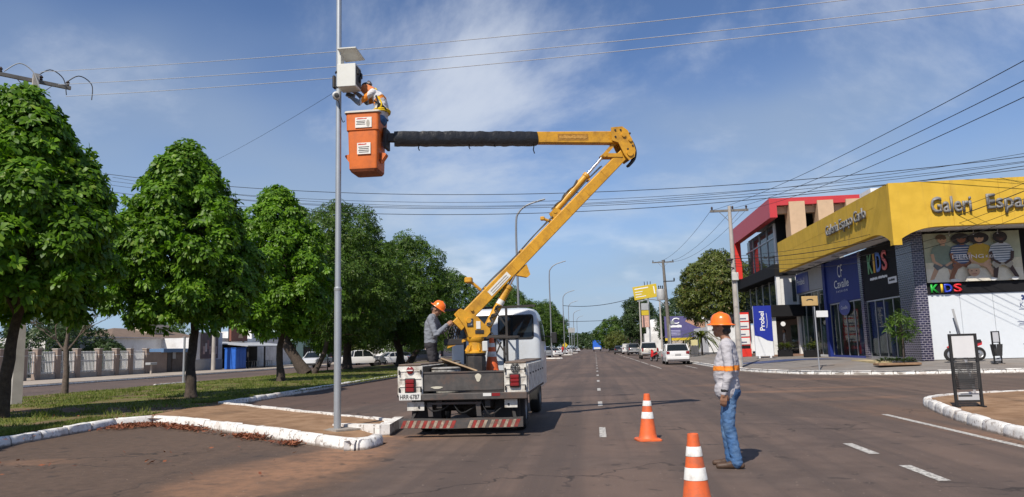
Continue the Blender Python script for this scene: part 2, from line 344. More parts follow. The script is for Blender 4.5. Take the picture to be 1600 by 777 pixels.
# ---- painted lines: worn paint
tp = NT('road_paint', .7, .3); wear = tp.mr(tp.noise(18, 6, .7), .36, .60); tp.done(tp.mix(wear, (.18, .165, .155), (.56, .54, .50)))
def stripe(x0, x1, y0, y1, x2=None, x3=None):
    x2 = x0 if x2 is None else x2; x3 = x1 if x3 is None else x3
    n = max(2, int((y1-y0)/.25)); vs = []
    for i in range(n+1):
        t = i/n; y = y0+(y1-y0)*t; j = .006*mnoise.noise((y*3, x0, 0)); k = .006*mnoise.noise((y*3, x0, 9))
        vs += [(x0+(x2-x0)*t+j, y, .004), (x1+(x3-x1)*t+k, y, .004)]
    me = bpy.data.meshes.new('lane_marking'); me.from_pydata(vs, [], [(2*i, 2*i+1, 2*i+3, 2*i+2) for i in range(n)]); me.update()
    return link('lane_marking', me, tp.m, road)
for i in range(34): stripe(.01, .12, 5.9+6.4*i, 7.4+6.4*i)
stripe(3.41, 3.54, 8.2, 9.2); stripe(3.41, 3.54, 10.12, 11.15); stripe(3.42, 3.53, 5.9, 6.9)
stripe(5.44, 5.56, 3, 15.3)
for i in range(9): stripe(3.95, 4.05, 47+11*i, 56.5+11*i)
stripe(6.0, 6.1, 46, 52)

# ---- kerbs of white painted stones
tk = NT('kerb_paint', .75, .3)
kc = tk.mix(tk.mr(tk.noise(3, 6, .7), .35, .7), (.66, .64, .61), (.82, .81, .79))
kc = tk.mix(tk.mr(tk.noise(9, 8, .75, None, (2, 1, 4)), .53, .61, 0, .85), kc, (.24, .19, .155)); kc = tk.mix(tk.mr(tk.noise(1.1, 4, .6, None, (7, 3, 1)), .56, .70, 0, .5), kc, (.36, .28, .23))
sepz = tk.N.new('ShaderNodeSeparateXYZ'); tk.L.new(tk.pos, sepz.inputs[0])
low = tk.mr(tk.op('ADD', sepz.outputs[2], tk.op('MULTIPLY', tk.op('SUBTRACT', tk.noise(7, 6, .7), .5), .09)), .055, .012, 0, .85); kc = tk.mix(low, kc, (.17, .125, .095))
tk.bump(tk.noise(40, 4), .35, .01); tk.done(kc)
K_OLD = mat('kerb_concrete', (.26, .23, .20), .9, var=.3, vs=5, bump=.3)
def stone_mesh(Ls, h=.17, w=.16):
    # cross section: front leans back a little, worn top edge
    sec = [(0, -.05), (.012, h*.62), (.035, h*.93), (.065, h), (w, h*1.0), (w, -.05)]; b = MB()
    xs = [-Ls/2+.014, -Ls/2+.034, -Ls*.2, Ls*.18, Ls/2-.034, Ls/2-.014]
    secs = []
    for i, x in enumerate(xs):
        e = .010 if i in (0, 5) else 0
        secs.append([(x, p[0]+(e if p[0] < .1 else -e)+random.uniform(-.004, .004), p[1]-(e if p[1] > 0 else 0)+random.uniform(-.004, .004)) for p in sec])
    return b.loft(secs).mesh('kerb_stone', 50)
STONES = {Ls: [stone_mesh(Ls) for _ in range(4)] for Ls in (.42, .8)}
for q in STONES.values():
    for me in q: me.materials.append(tk.m)
def resample(pts, step):
    P = [Vector((*p, 0)) for p in pts]; out = [P[0]]; acc = 0
    for a, b in zip(P, P[1:]):
        L = (b-a).length; d = step-acc
        while d <= L: out.append(a+(b-a)*(d/L)); d += step
        acc = L-(d-step)
    return out
def kerb(pts, Ls=.8, stones=True, base_m=None, z=0., upto=1e9, side=1, h=.17, w=.16):
    """pts runs along the foot of the road-side face; the kerb lies on the left (side 1) or right (-1) of the way it runs"""
    P = [Vector((*p, 0)) for p in pts]; b = MB(); secs = []
    for i, p in enumerate(P):
        d = (P[min(i+1, len(P)-1)]-P[max(i-1, 0)]).normalized(); nrm = Vector((-d.y, d.x, 0))*side
        secs.append([tuple(p+nrm*o+Vector((0, 0, z+zz))) for o, zz in ((.018, -.05), (.022, h*.55), (.06, h-.022), (w-.01, h-.022), (w-.01, -.05))])
    base = struct(b.loft(secs).build('kerb', base_m or (K_OLD if stones else tk.m), None, 50))
    if stones:
        tot = sum((b_-a_).length for a_, b_ in zip(P, P[1:])); nst = max(1, round(tot/Ls)); Q = resample(pts, tot/nst-1e-5); sx = tot/nst/Ls
        for a, c in zip(Q, Q[1:]):
            d = (c-a).normalized(); mid = (a+c)/2
            o = bpy.data.objects.new('kerb_stone', random.choice(STONES[Ls])); COL.objects.link(o); o.parent = base
            o.scale = (sx, 1, 1); o.location = (mid.x, mid.y, z+random.uniform(-.010, .008)); o.rotation_euler = (random.gauss(0, .012), random.gauss(0, .006), math.atan2(d.y, d.x)+random.gauss(0, .008)+(0 if side > 0 else PI))
    return base
def sp(pts, n=6): return [(p.x, p.y) for p in smooth_path([(*q, 0) for q in pts], n)]

# median: grass strip with parking bays cut into it and a finger of bare ground at every lamp post
KA = sp([(-10.25, -6), (-10.3, 4), (-10.35, 12.1), (-10.55, 14.9), (-10.45, 15.9), (-9.9, 16.05), (-9.3, 15.75)], 6)
KF = sp([(-9.3, 15.75), (-6.5, 13.45), (-3.95, 11.25), (-3.66, 11.12), (-3.46, 11.25), (-3.42, 11.85)], 5)
kerb(KA, .8, side=1)
kerb(KF[:11], .8, side=1); kerb(KF[10:], .42, side=1, base_m=tk.m)
KB = sp([(-10.85, 20.9), (-11.0, 26), (-11.2, 33), (-11.35, 43), (-11.3, 56)], 6)
kerb([(q[0], q[1]) for q in KB], .8, side=1)
kerb([(-3.78, 12.95), (-3.9, 14.35)], .42, side=1)
kerb([(-3.9, 14.35), (-10.85, 20.9)], .8, side=1)
# low painted wall end where the raised ground stops
b = MB(); b.loft([[(-4.95, 13.7, .0), (-4.95, 13.9, .0), (-4.95, 13.9, .15), (-4.95, 13.7, .15)], [(-3.8, 12.86, -.02), (-3.66, 12.98, -.02), (-3.66, 12.98, .205), (-3.8, 12.86, .205)]])
b.loft([[(-3.80, 12.87, -.02), (-3.64, 12.95, -.02), (-3.64, 12.95, .20), (-3.80, 12.87, .20)], [(-3.98, 14.5, -.02), (-3.80, 14.5, -.02), (-3.80, 14.5, .195), (-3.98, 14.5, .195)]])
struct(b.build('kerb_end', tk.m))
# rest of the bays: finger kerbs further up the road
for k in range(1, 5):
    dx, dy = -.8, 43.3*k
    pts = [(x+dx, y+dy) for x, y in [(-10.6, 16.2), (-3.9, 11.2), (-3.5, 11.5), (-3.8, 14.3), (-10.9, 20.9), (-10.9, 46)]]
    kerb(pts, .8, stones=False, side=1, h=.17, w=.2)

ts = NT('bare_soil', .95, .15)
sc = ts.mix(ts.mr(ts.noise(2.5, 7, .65), .35, .65), (.215, .128, .074), (.315, .200, .122)); sc = ts.mix(ts.mr(ts.noise(.6, 5, .6), .5, .7, 0, .6), sc, (.12, .078, .052)); sc = ts.mix(ts.mr(ts.noise(60, 3, .7), .58, .75, 0, .4), sc, (.33, .25, .19))
ts.bump(ts.noise(25, 6, .7), .5, .02); ts.done(sc)
def bumpy(name, corners, z, m, res=.5, amp=.015):
    """quad patch with a slightly uneven surface; corners run round the patch"""
    a, b_, c, d = [Vector((*q, 0)) for q in corners]; nu = max(2, int((b_-a).length/res)); nv = max(2, int((d-a).length/res)); vs = []
    for j in range(nv+1):
        for i in range(nu+1):
            s, t = i/nu, j/nv; p = (a*(1-s)+b_*s)*(1-t)+(d*(1-s)+c*s)*t; e = min(1, 6*min(s, 1-s, t, 1-t))
            vs.append((p.x, p.y, z+amp*e*(mnoise.noise((p.x*.9, p.y*.9, 2))+.5*mnoise.noise((p.x*2.3, p.y*2.3, 5)))))
    fs = [(j*(nu+1)+i, j*(nu+1)+i+1, (j+1)*(nu+1)+i+1, (j+1)*(nu+1)+i) for j in range(nv) for i in range(nu)]
    me = bpy.data.meshes.new(name); me.from_pydata(vs, [], fs); me.polygons.foreach_set('use_smooth', [True]*len(fs)); me.update(); return link(name, me, m)
def grid_poly(name, poly, z, m, res=.35, amp=.02):
    """uneven sheet filling any simple polygon"""
    bm = bmesh.new(); vs = [bm.verts.new((x, y, 0)) for x, y in poly]; bm.faces.new(vs)
    xs = [p[0] for p in poly]; ys = [p[1] for p in poly]
    for ax, lo, hi in ((0, min(xs), max(xs)), (1, min(ys), max(ys))):
        k = lo+res
        while k < hi:
            co = (k, 0, 0) if ax == 0 else (0, k, 0); no = (1, 0, 0) if ax == 0 else (0, 1, 0)
            bmesh.ops.bisect_plane(bm, geom=bm.verts[:]+bm.edges[:]+bm.faces[:], plane_co=co, plane_no=no); k += res
    for v in bm.verts: v.co.z = z(v.co.x, v.co.y)+amp*(mnoise.noise((v.co.x*.9, v.co.y*.9, 2))+.5*mnoise.noise((v.co.x*2.3, v.co.y*2.3, 5)))
    me = bpy.data.meshes.new(name); bm.to_mesh(me); bm.free(); me.polygons.foreach_set('use_smooth', [True]*len(me.polygons)); me.update(); return link(name, me, m)
def ramp_z(x, y):   # the finger slopes to the road at its gap
    d = math.hypot(x+3.4, y-12.4); return .145*min(1, max(0, (d-.3)/1.3))-.012
struct(grid_poly('bare_path', [(-10.9, 20.75), (-10.6, 16.1), (-9.2, 15.85), (-6.45, 13.6), (-3.95, 11.4), (-3.6, 11.25), (-3.42, 11.85), (-3.42, 12.75), (-3.72, 12.98), (-3.95, 14.3)], ramp_z, ts.m, .3, .018))
for k in range(1, 5): struct(flat('bare_path', [(x-.8, y+43.3*k) for x, y in [(-10.7, 20.7), (-10.5, 16.4), (-3.9, 11.4), (-3.7, 11.6), (-4.0, 14.2)]], .135, ts.m))

tm = NT('median_turf', .95, .15)
pathm = tm.blob(-13.2, 19.0, 7.5, 1.05, -.2, .6, .45, .7)
soil = tm.mix(tm.mr(tm.noise(3, 7, .65), .35, .65), (.14, .088, .056), (.215, .145, .098)); soil = tm.mix(tm.mr(tm.noise(20, 4, .7), .6, .75, 0, .6), soil, (.20, .085, .045))
gr = tm.mix(tm.mr(tm.noise(5, 6, .6), .3, .7), (.075, .090, .020), (.145, .160, .038)); gr = tm.mix(tm.mr(tm.noise(.35, 4, .6, None, (4, 4, 0)), .45, .65, 0, .6), gr, (.17, .15, .045))
bare = tm.mr(tm.noise(.55, 6, .62, (1, .8, 1)),   .46, .60, 0, .8)
bare = tm.op('MAXIMUM', bare, pathm)
tm.bump(tm.noise(18, 6, .7), .6, .03); tm.done(tm.mix(bare, gr, soil))
struct(bumpy('median_grass', [(-22.4, -8), (-10.42, -8), (-10.72, 16.0), (-22.4, 16.0)], .13, tm.m, .6, .03))
struct(bumpy('median_grass', [(-22.4, 16.0), (-10.72, 16.0), (-10.95, 20.9), (-22.4, 20.9)], .13, tm.m, .5, .03))
struct(bumpy('median_grass', [(-22.4, 20.9), (-10.95, 20.9), (-11.42, 57), (-22.4, 57)], .13, tm.m, .7, .03))
struct(flat('median_grass', [(-22.4, 57), (-11.5, 57), (-14.3, 300), (-22.4, 300)], .13, tm.m))
kerb([(-22.55, -8), (-22.55, 38)], .8, False, side=-1, h=.14); kerb([(-22.55, 38), (-22.55, 300)], .8, False, side=-1, h=.14)
kerb([(-22.62, 36.2), (-22.62, 40.4)], .8, True, side=-1)
# tip of the opposite kerb, painted white
def pave(name, m):
    t = NT(name, .85, .25); c = t.mix(t.mr(t.noise(1.2, 7, .65), .35, .7), (m[0]*.8, m[1]*.8, m[2]*.8), m); c = t.mix(t.mr(t.noise(40, 4, .7), .6, .75, 0, .4), c, (m[0]*1.25, m[1]*1.2, m[2]*1.15)); c = t.mix(t.mr(t.noise(.4, 5, .6, None, (3, 3, 3)), .5, .68, 0, .45), c, (.20, .145, .105))
    t.bump(t.noise(60, 4), .3, .008); return t.done(c)
P_LEFT = pave('pavement_left', (.40, .345, .29)); P_RIGHT = pave('pavement_concrete', (.235, .215, .20))
def strip(name, rows, m):
    n = len(rows[0]); vs = [p for q in rows for p in q]; fs = [(j*n+i, j*n+i+1, (j+1)*n+i+1, (j+1)*n+i) for j in range(len(rows)-1) for i in range(n-1)]
    me = bpy.data.meshes.new(name); me.from_pydata(vs, [], fs); me.update(); return struct(link(name, me, m))
strip('pavement', [[(-33.35, y, .14) for y in (-20, 100, 300)], [(-36.5, y, .19) for y in (-20, 100, 300)], [(-60, y, .19) for y in (-20, 100, 300)]], P_LEFT)
kerb([(-33.3, -20), (-33.3, 300)], .8, False, side=1, h=.145)
KR = sp([(7.15, 300), (7.1, 120), (7.05, 60), (7.05, 44), (7.3, 39.5), (8.15, 35.4), (9.7, 32.7), (12, 31.35), (16, 30.8), (22, 30.4), (46, 29.2)], 5)
pav_in = [(10.8, 300), (10.8, 120), (10.8, 60), (10.9, 46), (11.0, 42), (11.4, 38.8), (12.2, 36.6), (13.4, 35.0), (17, 34.0), (22, 33.7), (47, 32.6)]
PI_ = sp(pav_in, 5); far_ = sp([(24, 300), (24, 120), (24, 60), (24, 48), (24, 46), (24, 45), (24, 44), (24, 43), (26, 42), (30, 42), (48, 42)], 5)
strip('pavement', [[(x, y, .155) for x, y in KR], [(a[0]*.5+c[0]*.5, a[1]*.5+c[1]*.5, .30) for a, c in zip(KR, PI_)], [(x, y, .45) for x, y in PI_], [(x, y, .46) for x, y in far_]], P_RIGHT)
near = [q for q in KR if q[1] < 62]
kerb(near, .8, True, side=1); kerb([q for q in KR if q[1] > 61][:], .8, False, side=1)
# near corner on the right: bare earth behind a rounded kerb
KC = sp([(5.55, -4), (5.6, 6), (5.78, 11.1), (6.15, 13.8), (6.75, 16.4), (7.15, 17.5), (7.9, 18.2), (9.2, 18.75), (12, 19.1), (30, 19.6)], 6)
i0 = next(i for i, q in enumerate(KC) if q[1] > 16.2)
kerb(KC[:i0+1], .8, True, side=-1); kerb(KC[i0:], .42, True, side=-1, base_m=tk.m)
struct(grid_poly('corner_ground', [(x+.1, y-.03) for x, y in KC[:i0+1]]+[(x+.08, y-.1) for x, y in KC[i0+1:]]+[(30, -4)], lambda x, y: .135, ts.m, .6, .02))
# blue painted wheelchair ramp and yellow kerb paint on the right-hand pavement
MB_blue = mat('blue_paving_paint', (.035, .06, .16), .8, var=.3, vs=3, dirt=(.18, .16, .15), damt=.5)
struct(bumpy('painted_ramp', [(7.9, 45.5), (12.5, 43.0), (12.9, 40.4), (8.9, 41.8)], .42, MB_blue, 1, .0))
for o in [bpy.data.objects['painted_ramp']]:
    for v in o.data.vertices:   # follow the slope of the pavement
        x = v.co.x; v.co.z = .155+.3*min(1, max(0, (x-7.25)/3.7))+.012
MYEL = mat('yellow_kerb_paint', (.55, .36, .07), .75, var=.2, vs=4, dirt=(.25, .2, .14), damt=.6)
b = MB(); b.box((19.0, 30.75, .11), (3.0, .34, .22), -.03, .02); struct(b.build('painted_kerb', MYEL))
b = MB(); b.loft([[(12.2, 34.4, .37), (12.9, 34.4, .39), (12.9, 34.4, .46), (12.2, 34.4, .46)], [(12.1, 37.2, .41), (12.8, 37.2, .42), (12.8, 37.2, .49), (12.1, 37.2, .49)]]); struct(b.build('painted_step', mat('pale_step', (.45, .36, .2), .8, var=.2)))

# ---- grass blades and dry leaves
def scatter_blades(n, xr, yr, h0, h1, w, seed, dens):
    g = np.random.default_rng(seed); V = []; F = []; k = 0
    x = g.uniform(*xr, n); y = yr[0]+(yr[1]-yr[0])*g.random(n)**1.6
    keep = np.array([dens(a, c) for a, c in zip(x, y)]); x = x[keep]; y = y[keep]; n = len(x)
    a = g.uniform(0, 2*PI, n); h = g.uniform(h0, h1, n); le = g.uniform(.1, .8, n)*h; b_ = g.uniform(0, 2*PI, n)
    p = np.stack([x, y, np.full(n, .12)], 1); wd = np.stack([np.cos(a), np.sin(a), np.zeros(n)], 1)*(w*(1+y/25))[:, None]
    tip = p+np.stack([np.cos(b_)*le, np.sin(b_)*le, h], 1)
    V = np.stack([p-wd, p+wd, tip], 1).reshape(-1, 3); F = np.arange(3*n).reshape(-1, 3)
    return V, F
def gdens(x, y):
    if mnoise.noise((x*.55, y*.45, 0)) > .05+random.random()*.3: return False
    dpath = abs(y-(19.0-(x+13.2)*.2)) if -21 < x < -10 else 9
    if dpath < .8: return random.random() < .06
    if x > -10.75-(y > 20)*.25: return False
    return True
V1, F1 = scatter_blades(70000, (-22.2, -10.6), (10, 60), .025, .075, .010, 3, gdens)
# taller fringe along the kerbs
V2, F2 = scatter_blades(9000, (-11.5, -10.72), (11, 16), .04, .11, .009, 4, lambda x, y: True); V3, F3 = scatter_blades(6000, (-11.9, -11.25), (21, 45), .04, .10, .009, 5, lambda x, y: True)
tc = [(random.uniform(-21, -11.2), random.uniform(13, 40)) for _ in range(120)]; gt = np.random.default_rng(8); ci = gt.integers(0, 120, 5200); px_ = np.array([tc[i] for i in ci])+gt.normal(0, .11, (5200, 2)); hh = gt.uniform(.08, .2, 5200); aa = gt.uniform(0, 6.28, 5200); pp = np.stack([px_[:, 0], px_[:, 1], np.full(5200, .12)], 1); ww = np.stack([np.cos(aa), np.sin(aa), aa*0], 1)*.012; V4 = np.stack([pp-ww, pp+ww, pp+np.stack([np.cos(aa*3)*hh*.5, np.sin(aa*3)*hh*.5, hh], 1)], 1).reshape(-1, 3)
V = np.concatenate([V1, V2, V3, V4]); F = np.arange(len(V)).reshape(-1, 3)
LG = leafmat('grass_blade', (.075, .115, .018), (.21, .235, .05), .6, .3, (.22, .17, .08))
stuff(tag(link('grass', fastmesh('grass', V, F, False), LG), 'short patchy green grass growing on the median strip', 'grass'))
def litter(n, pts, spread, seed):
    g = np.random.default_rng(seed); P = np.array([pts[i] for i in g.integers(0, len(pts), n)])+g.normal(0, spread, (n, 2)); a = g.uniform(0, 2*PI, n); L = g.uniform(.022, .055, n)
    t = np.stack([np.cos(a), np.sin(a), g.normal(0, .35, n)], 1)*L[:, None]; s = np.stack([-np.sin(a), np.cos(a), g.normal(0, .5, n)], 1)*(L*.38)[:, None]
    c = np.stack([P[:, 0], P[:, 1], .03+np.abs(g.normal(0, .022, n))], 1); V = np.stack([c-t, c+s, c+t, c-s], 1).reshape(-1, 3); return V
pts = [(-10.15, 15.3), (-9.9, 15.6), (-10.3, 15.6), (-10.0, 15.75), (-9.5, 15.4), (-10.1, 15.0)]
V = np.concatenate([litter(1100, pts, .20, 1), litter(230, [(-9.3+k*.047-.10+random.gauss(0, .02), 15.55-k*.0395-.10) for k in range(100)], .07, 8), litter(520, [(-8.5, 14.85), (-8.1, 14.5), (-8.8, 15.0)], .12, 2), litter(380, [(-6.2, 12.95), (-6.5, 13.2), (-5.9, 12.7)], .09, 3), litter(200, [(-5.1, 11.95), (-4.9, 11.8)], .08, 4),
                    litter(160, [(-10-8*random.random(), 12+9*random.random()) for _ in range(60)], .3, 5), litter(60, [(-4-6*random.random(), 6+6*random.random()) for _ in range(60)], .3, 6)])
V[-4*220:-4*60, 2] += .12
stuff(tag(link('dry_leaves', fastmesh('dry_leaves', V, np.arange(len(V)).reshape(-1, 4), False), leafmat('dry_leaf', (.12, .035, .018), (.28, .10, .05), .7, .1)), 'dry brown leaves heaped against the white kerb', 'leaves'))
# ============================================================ trees
BARK = mat('bark', (.062, .046, .036), .95, var=.45, vs=9, bump=1.0, bs=28)
BARK_PALE = mat('bark_pale', (.115, .088, .070), .95, var=.35, vs=10, bump=.8, bs=35)
LEAF_A = leafmat('leaf_bright', (.050, .125, .008), (.150, .285, .018), .46, .36, (.22, .32, .04))
LEAF_B = leafmat('leaf_mango', (.038, .080, .010), (.090, .160, .020), .5, .33, (.11, .14, .03))
LEAF_C = leafmat('leaf_olive', (.056, .080, .014), (.125, .150, .028), .45, .22, (.17, .13, .04))
LEAF_D = leafmat('leaf_dark', (.022, .045, .014), (.050, .085, .022), .5, .2)
LEAF_Y = leafmat('leaf_lime', (.062, .150, .010), (.165, .300, .020), .46, .36)
def leaf_cloud(C, Nrm, k, L, W, droop, seed, fold=True, spread=1.0):
    """rosettes of k hanging leaves at every point of C, opening along Nrm"""
    g = np.random.default_rng(seed); n = len(C); N_ = n*k
    C = np.repeat(C, k, 0); A = np.repeat(Nrm, k, 0); A = A+g.normal(0, .18, A.shape); A[:, 2] += .35; A /= np.linalg.norm(A, axis=1)[:, None]
    ref = np.tile([0., 0., 1.], (N_, 1)); ref[np.abs(A[:, 2]) > .95] = [1, 0, 0]
    T = np.cross(ref, A); T /= np.linalg.norm(T, axis=1)[:, None]; B = np.cross(A, T)
    ph = (np.tile(np.arange(k), n)*2*PI/k+np.repeat(g.uniform(0, 6.28, n), k)+g.normal(0, .25, N_))
    Dr = (T*np.cos(ph)[:, None]+B*np.sin(ph)[:, None])*spread+A*g.uniform(.15, .75, N_)[:, None]; Dr /= np.linalg.norm(Dr, axis=1)[:, None]
    Ln = (L*g.uniform(.5, 1.2, N_))[:, None]; dz = np.zeros((N_, 3)); dz[:, 2] = -1; dr = (droop*g.uniform(.6, 1.4, N_))[:, None]
    D2 = Dr+dz*dr; D2 /= np.linalg.norm(D2, axis=1)[:, None]
    b0 = C+Dr*Ln*.08; mid = b0+Dr*Ln*.5; tip = mid+D2*Ln*.5
    S = np.cross(Dr, A); S /= np.maximum(np.linalg.norm(S, axis=1), 1e-6)[:, None]; Nn = np.cross(S, Dr); w = Ln*W/L
    if fold:
        D1 = Dr+dz*dr*.35; D1 /= np.linalg.norm(D1, axis=1)[:, None]; a1 = b0+Dr*Ln*.30; a2 = a1+D1*Ln*.40; tip = a2+D2*Ln*.28
        V = np.stack([b0, a1-S*w*.40, a1+S*w*.40, a2-S*w*.47, a2+S*w*.47, tip], 1).reshape(-1, 3); i = (np.arange(N_)*6)[:, None]
        F = np.concatenate([i+[0, 2, 1], i+[1, 2, 4], i+[1, 4, 3], i+[3, 4, 5]], 0)
    else:
        V = np.stack([b0, mid-S*w*.5, tip, mid+S*w*.5], 1).reshape(-1, 3); i = (np.arange(N_)*4)[:, None]; F = np.concatenate([i+[0, 3, 1], i+[1, 3, 2]], 0)
    return V, F
def crown_points(prof, lobes, per, lr, seed, ecc=(1, 1), core=.25, floor_drop=.0):
    """prof: list of (z, radius); lobes sit on that envelope, rosettes sit on the lobes; returns points and outward normals"""
    g = np.random.default_rng(seed); zs = np.array([p[0] for p in prof]); rs = np.array([p[1] for p in prof]); P = []; Nn = []; ctr = []
    wgt = rs+.25; cdf = np.cumsum(np.interp(np.linspace(zs[0], zs[-1], 60), zs, wgt)); cdf /= cdf[-1]
    zz = np.interp((np.arange(lobes)+g.random(lobes))/lobes, cdf, np.linspace(zs[0], zs[-1], 60))
    ga = 2.39996; ph = np.arange(lobes)*ga+g.normal(0, .25, lobes)
    for i in range(lobes):
        r_ = np.interp(zz[i], zs, rs)*g.uniform(.74, 1.10); q = lr*g.uniform(.6, 1.4); rr = max(0., r_-q*.55)
        c = np.array([math.cos(ph[i])*rr*ecc[0], math.sin(ph[i])*rr*ecc[1], zz[i]]); ctr.append(c)
        m = int(per*(q/lr)**2*g.uniform(.5, 1.25))+4; d = g.normal(0, 1, (m, 3)); d /= np.linalg.norm(d, axis=1)[:, None]
        out = np.array([math.cos(ph[i]), math.sin(ph[i]), .35]); d = np.where(((d@out) < -.15)[:, None], -d, d)
        sh = q*g.uniform(.72, 1.05, m)[:, None]; sq = np.array([1, 1, .78]); P.append(c+d*sh*sq); Nn.append(d)
    for i in range(lobes):
        a = g.uniform(0, 6.28); z = g.uniform(zs[0], zs[-1]-.2); r_ = np.interp(z, zs, rs)*g.uniform(.98, 1.16); c = np.array([math.cos(a)*r_*ecc[0], math.sin(a)*r_*ecc[1], z]); d = g.normal(0, 1, (4, 3)); d[:, 2] = np.abs(d[:, 2])*.3; d /= np.linalg.norm(d, axis=1)[:, None]; P.append(c+d*lr*.22); Nn.append(d)
    m = int(lobes*per*core); z = g.uniform(zs[0], zs[-1], m); rr = np.interp(z, zs, rs)*np.sqrt(g.random(m))*.78; a = g.uniform(0, 6.28, m)
    c = np.stack([np.cos(a)*rr*ecc[0], np.sin(a)*rr*ecc[1], z], 1); d = np.stack([np.cos(a), np.sin(a), np.full(m, .3)], 1); d /= np.linalg.norm(d, axis=1)[:, None]
    P.append(c); Nn.append(d); return np.concatenate(P), np.concatenate(Nn), ctr
def trunk_mesh(base, path, r0, r1, ctr, nl, seed, bark_n=10, flare=1.25, fork=.6):
    g = random.Random(seed); b = MB(); pts = smooth_path(path, 5); n = len(pts)
    rad = [(r0+(r1-r0)*i/(n-1))*(1+(flare-1)*max(0, 1-i/(n*.16)))*(1+g.uniform(-.06, .06)) for i in range(n)]
    pts = [p+Vector((g.uniform(-.02, .02), g.uniform(-.02, .02), 0)) if 0 < i < n-1 else p for i, p in enumerate(pts)]
    b.tube(pts, rad, bark_n)
    for c in sorted(ctr, key=lambda c: c[2])[:: max(1, len(ctr)//nl)]:
        c = Vector(c); k = int(n*(fork+g.random()*(1-fork)*.9)); k = min(k, n-1); s = pts[k]
        if c.z < s.z-.3:
            lower = [q for q in range(n) if pts[q].z < c.z+.2]; k = max(lower[-1] if lower else 0, int(n*fork*.75)); s = pts[k]
        mid = s*.45+c*.55+Vector((g.uniform(-.2, .2), g.uniform(-.2, .2), .25)); q1 = s*.8+mid*.2+Vector((0, 0, .12))
        rr = rad[k]*.45; b.tube(smooth_path([s, q1, mid, c], 3), [rr*(1-.85*i/9) for i in range(10)], 6)
    return b
def tree(name, label, loc, path, r0, r1, prof, lobes, per, lr, k, L, W, droop, leaf, seed, group=None, off=(0, 0), ecc=(1, 1), fold=True, core=.25, nl=16, bark=BARK, fork=.6, extra=None, bark_n=10, cull=None):
    t = thing(name, label, 'tree', loc, 0, group)
    P, Nn, ctr = crown_points(prof, lobes, per, lr, seed, ecc, core); P[:, 0] += off[0]; P[:, 1] += off[1]; ctr = [c+np.array([off[0], off[1], 0]) for c in ctr]
    if cull is not None: q = cull(P); P = P[q]; Nn = Nn[q]
    V, F = leaf_cloud(P, Nn, k, L, W, droop, seed+1, fold)
    b = trunk_mesh(loc, path, r0, r1, ctr, nl, seed, bark_n, fork=fork)
    if extra: extra(b)
    b.build('trunk', bark, t, 60); link('crown', fastmesh('crown', V, F), leaf, t)
    return t
G_MED = 'leafy trees along the median'
# three bright trees with big hanging leaves
tree('median_tree', 'tall bright green tree with big leaves at the left edge', (-14.45, 16.9, .1), [(0, 0, 0), (.08, 0, 1.2), (.2, .05, 2.4), (.45, .1, 3.6), (.35, .1, 6.4)], .155, .08,
     [(2.75, 1.5), (3.2, 2.15), (4.0, 2.4), (5.0, 2.05), (6.0, 1.65), (6.9, 1.2), (7.6, .7), (8.05, .2)], 88, 74, .60, 8, .245, .100, 1.1, LEAF_A, 21, G_MED, off=(.05, 0), core=.10, nl=22, fork=.45)
tree('median_tree', 'bright green cone shaped tree with big leaves, second from the left', (-13.55, 23.9, .1), [(0, 0, 0), (-.05, 0, 1.2), (.05, .05, 2.5), (.05, .1, 4), (.1, .1, 7)], .18, .08,
     [(2.65, 1.5), (3.2, 2.2), (4.0, 2.5), (5.0, 2.3), (6.0, 1.9), (6.8, 1.5), (7.5, 1.1), (8.1, .7), (8.65, .2)], 98, 74, .56, 8, .225, .092, 1.1, LEAF_A, 22, G_MED, off=(-.45, 0), core=.13, nl=22, fork=.42)
tree('median_tree', 'slender bright green tree just left of the steel lamp post, lime tinted leaves', (-16.2, 37.2, .1), [(0, 0, 0), (-.1, 0, 1.5), (.05, .05, 3), (.1, .1, 5), (.1, .1, 8)], .19, .08,
     [(2.6, 1.5), (3.4, 2.4), (4.3, 2.95), (5.5, 2.9), (6.6, 2.6), (7.8, 2.05), (8.9, 1.35), (9.7, .65), (10.05, .2)], 112, 62, .62, 8, .245, .100, 1.1, LEAF_Y, 23, G_MED, off=(-.35, 0), core=.15, nl=18, fork=.45)
_c = copy_tree(bpy.data.objects['median_tree']); _c['label'] = 'bright green tree outside the left edge that shades the near kerb'; _c.location = (-14.0, 7.6, .1); _c.rotation_euler = (0, 0, 2)
# broad dark mango trees further on
mango_prof = [(2.6, 2.6), (3.5, 4.2), (5, 5.0), (7, 5.0), (9, 4.3), (10.6, 3.1), (11.8, 1.8), (12.4, .5)]
def second_stem(b): b.tube(smooth_path([(.55, .1, 0), (1.25, .3, 1.6), (1.5, .4, 3.2), (2.2, .2, 5.5)], 4), [.2-.01*i for i in range(13)], 8)
m1 = tree('mango_tree', 'broad dark mango tree with leaning forked trunk behind the steel lamp post', (-20.3, 50.8, .1), [(0, 0, 0), (-.9, 0, 1.3), (-1.9, .1, 3.0), (-1.6, .2, 4.5), (.2, 0, 7.0)], .42, .2,
     mango_prof, 130, 48, 1.05, 6, .34, .10, .7, LEAF_B, 31, G_MED, off=(1.4, 2), fold=False, core=.25, nl=18, fork=.5, extra=second_stem)
m2 = tree('mango_tree', 'dark mango tree with a low fork standing behind the worker on the truck', (-18.8, 70.4, .1), [(0, 0, 0), (.1, 0, 1.2), (-.3, 0, 2.6), (-.2, 0, 5), (0, 0, 8)], .40, .18,
     [(2.4, 2.4), (3.4, 3.8), (5, 4.6), (7, 4.5), (9, 3.9), (10.6, 2.9), (11.8, 1.7), (12.3, .5)], 115, 46, 1.0, 6, .36, .11, .7, LEAF_B, 32, G_MED, fold=False, core=.25, nl=16, off=(.8, 0), fork=.35)
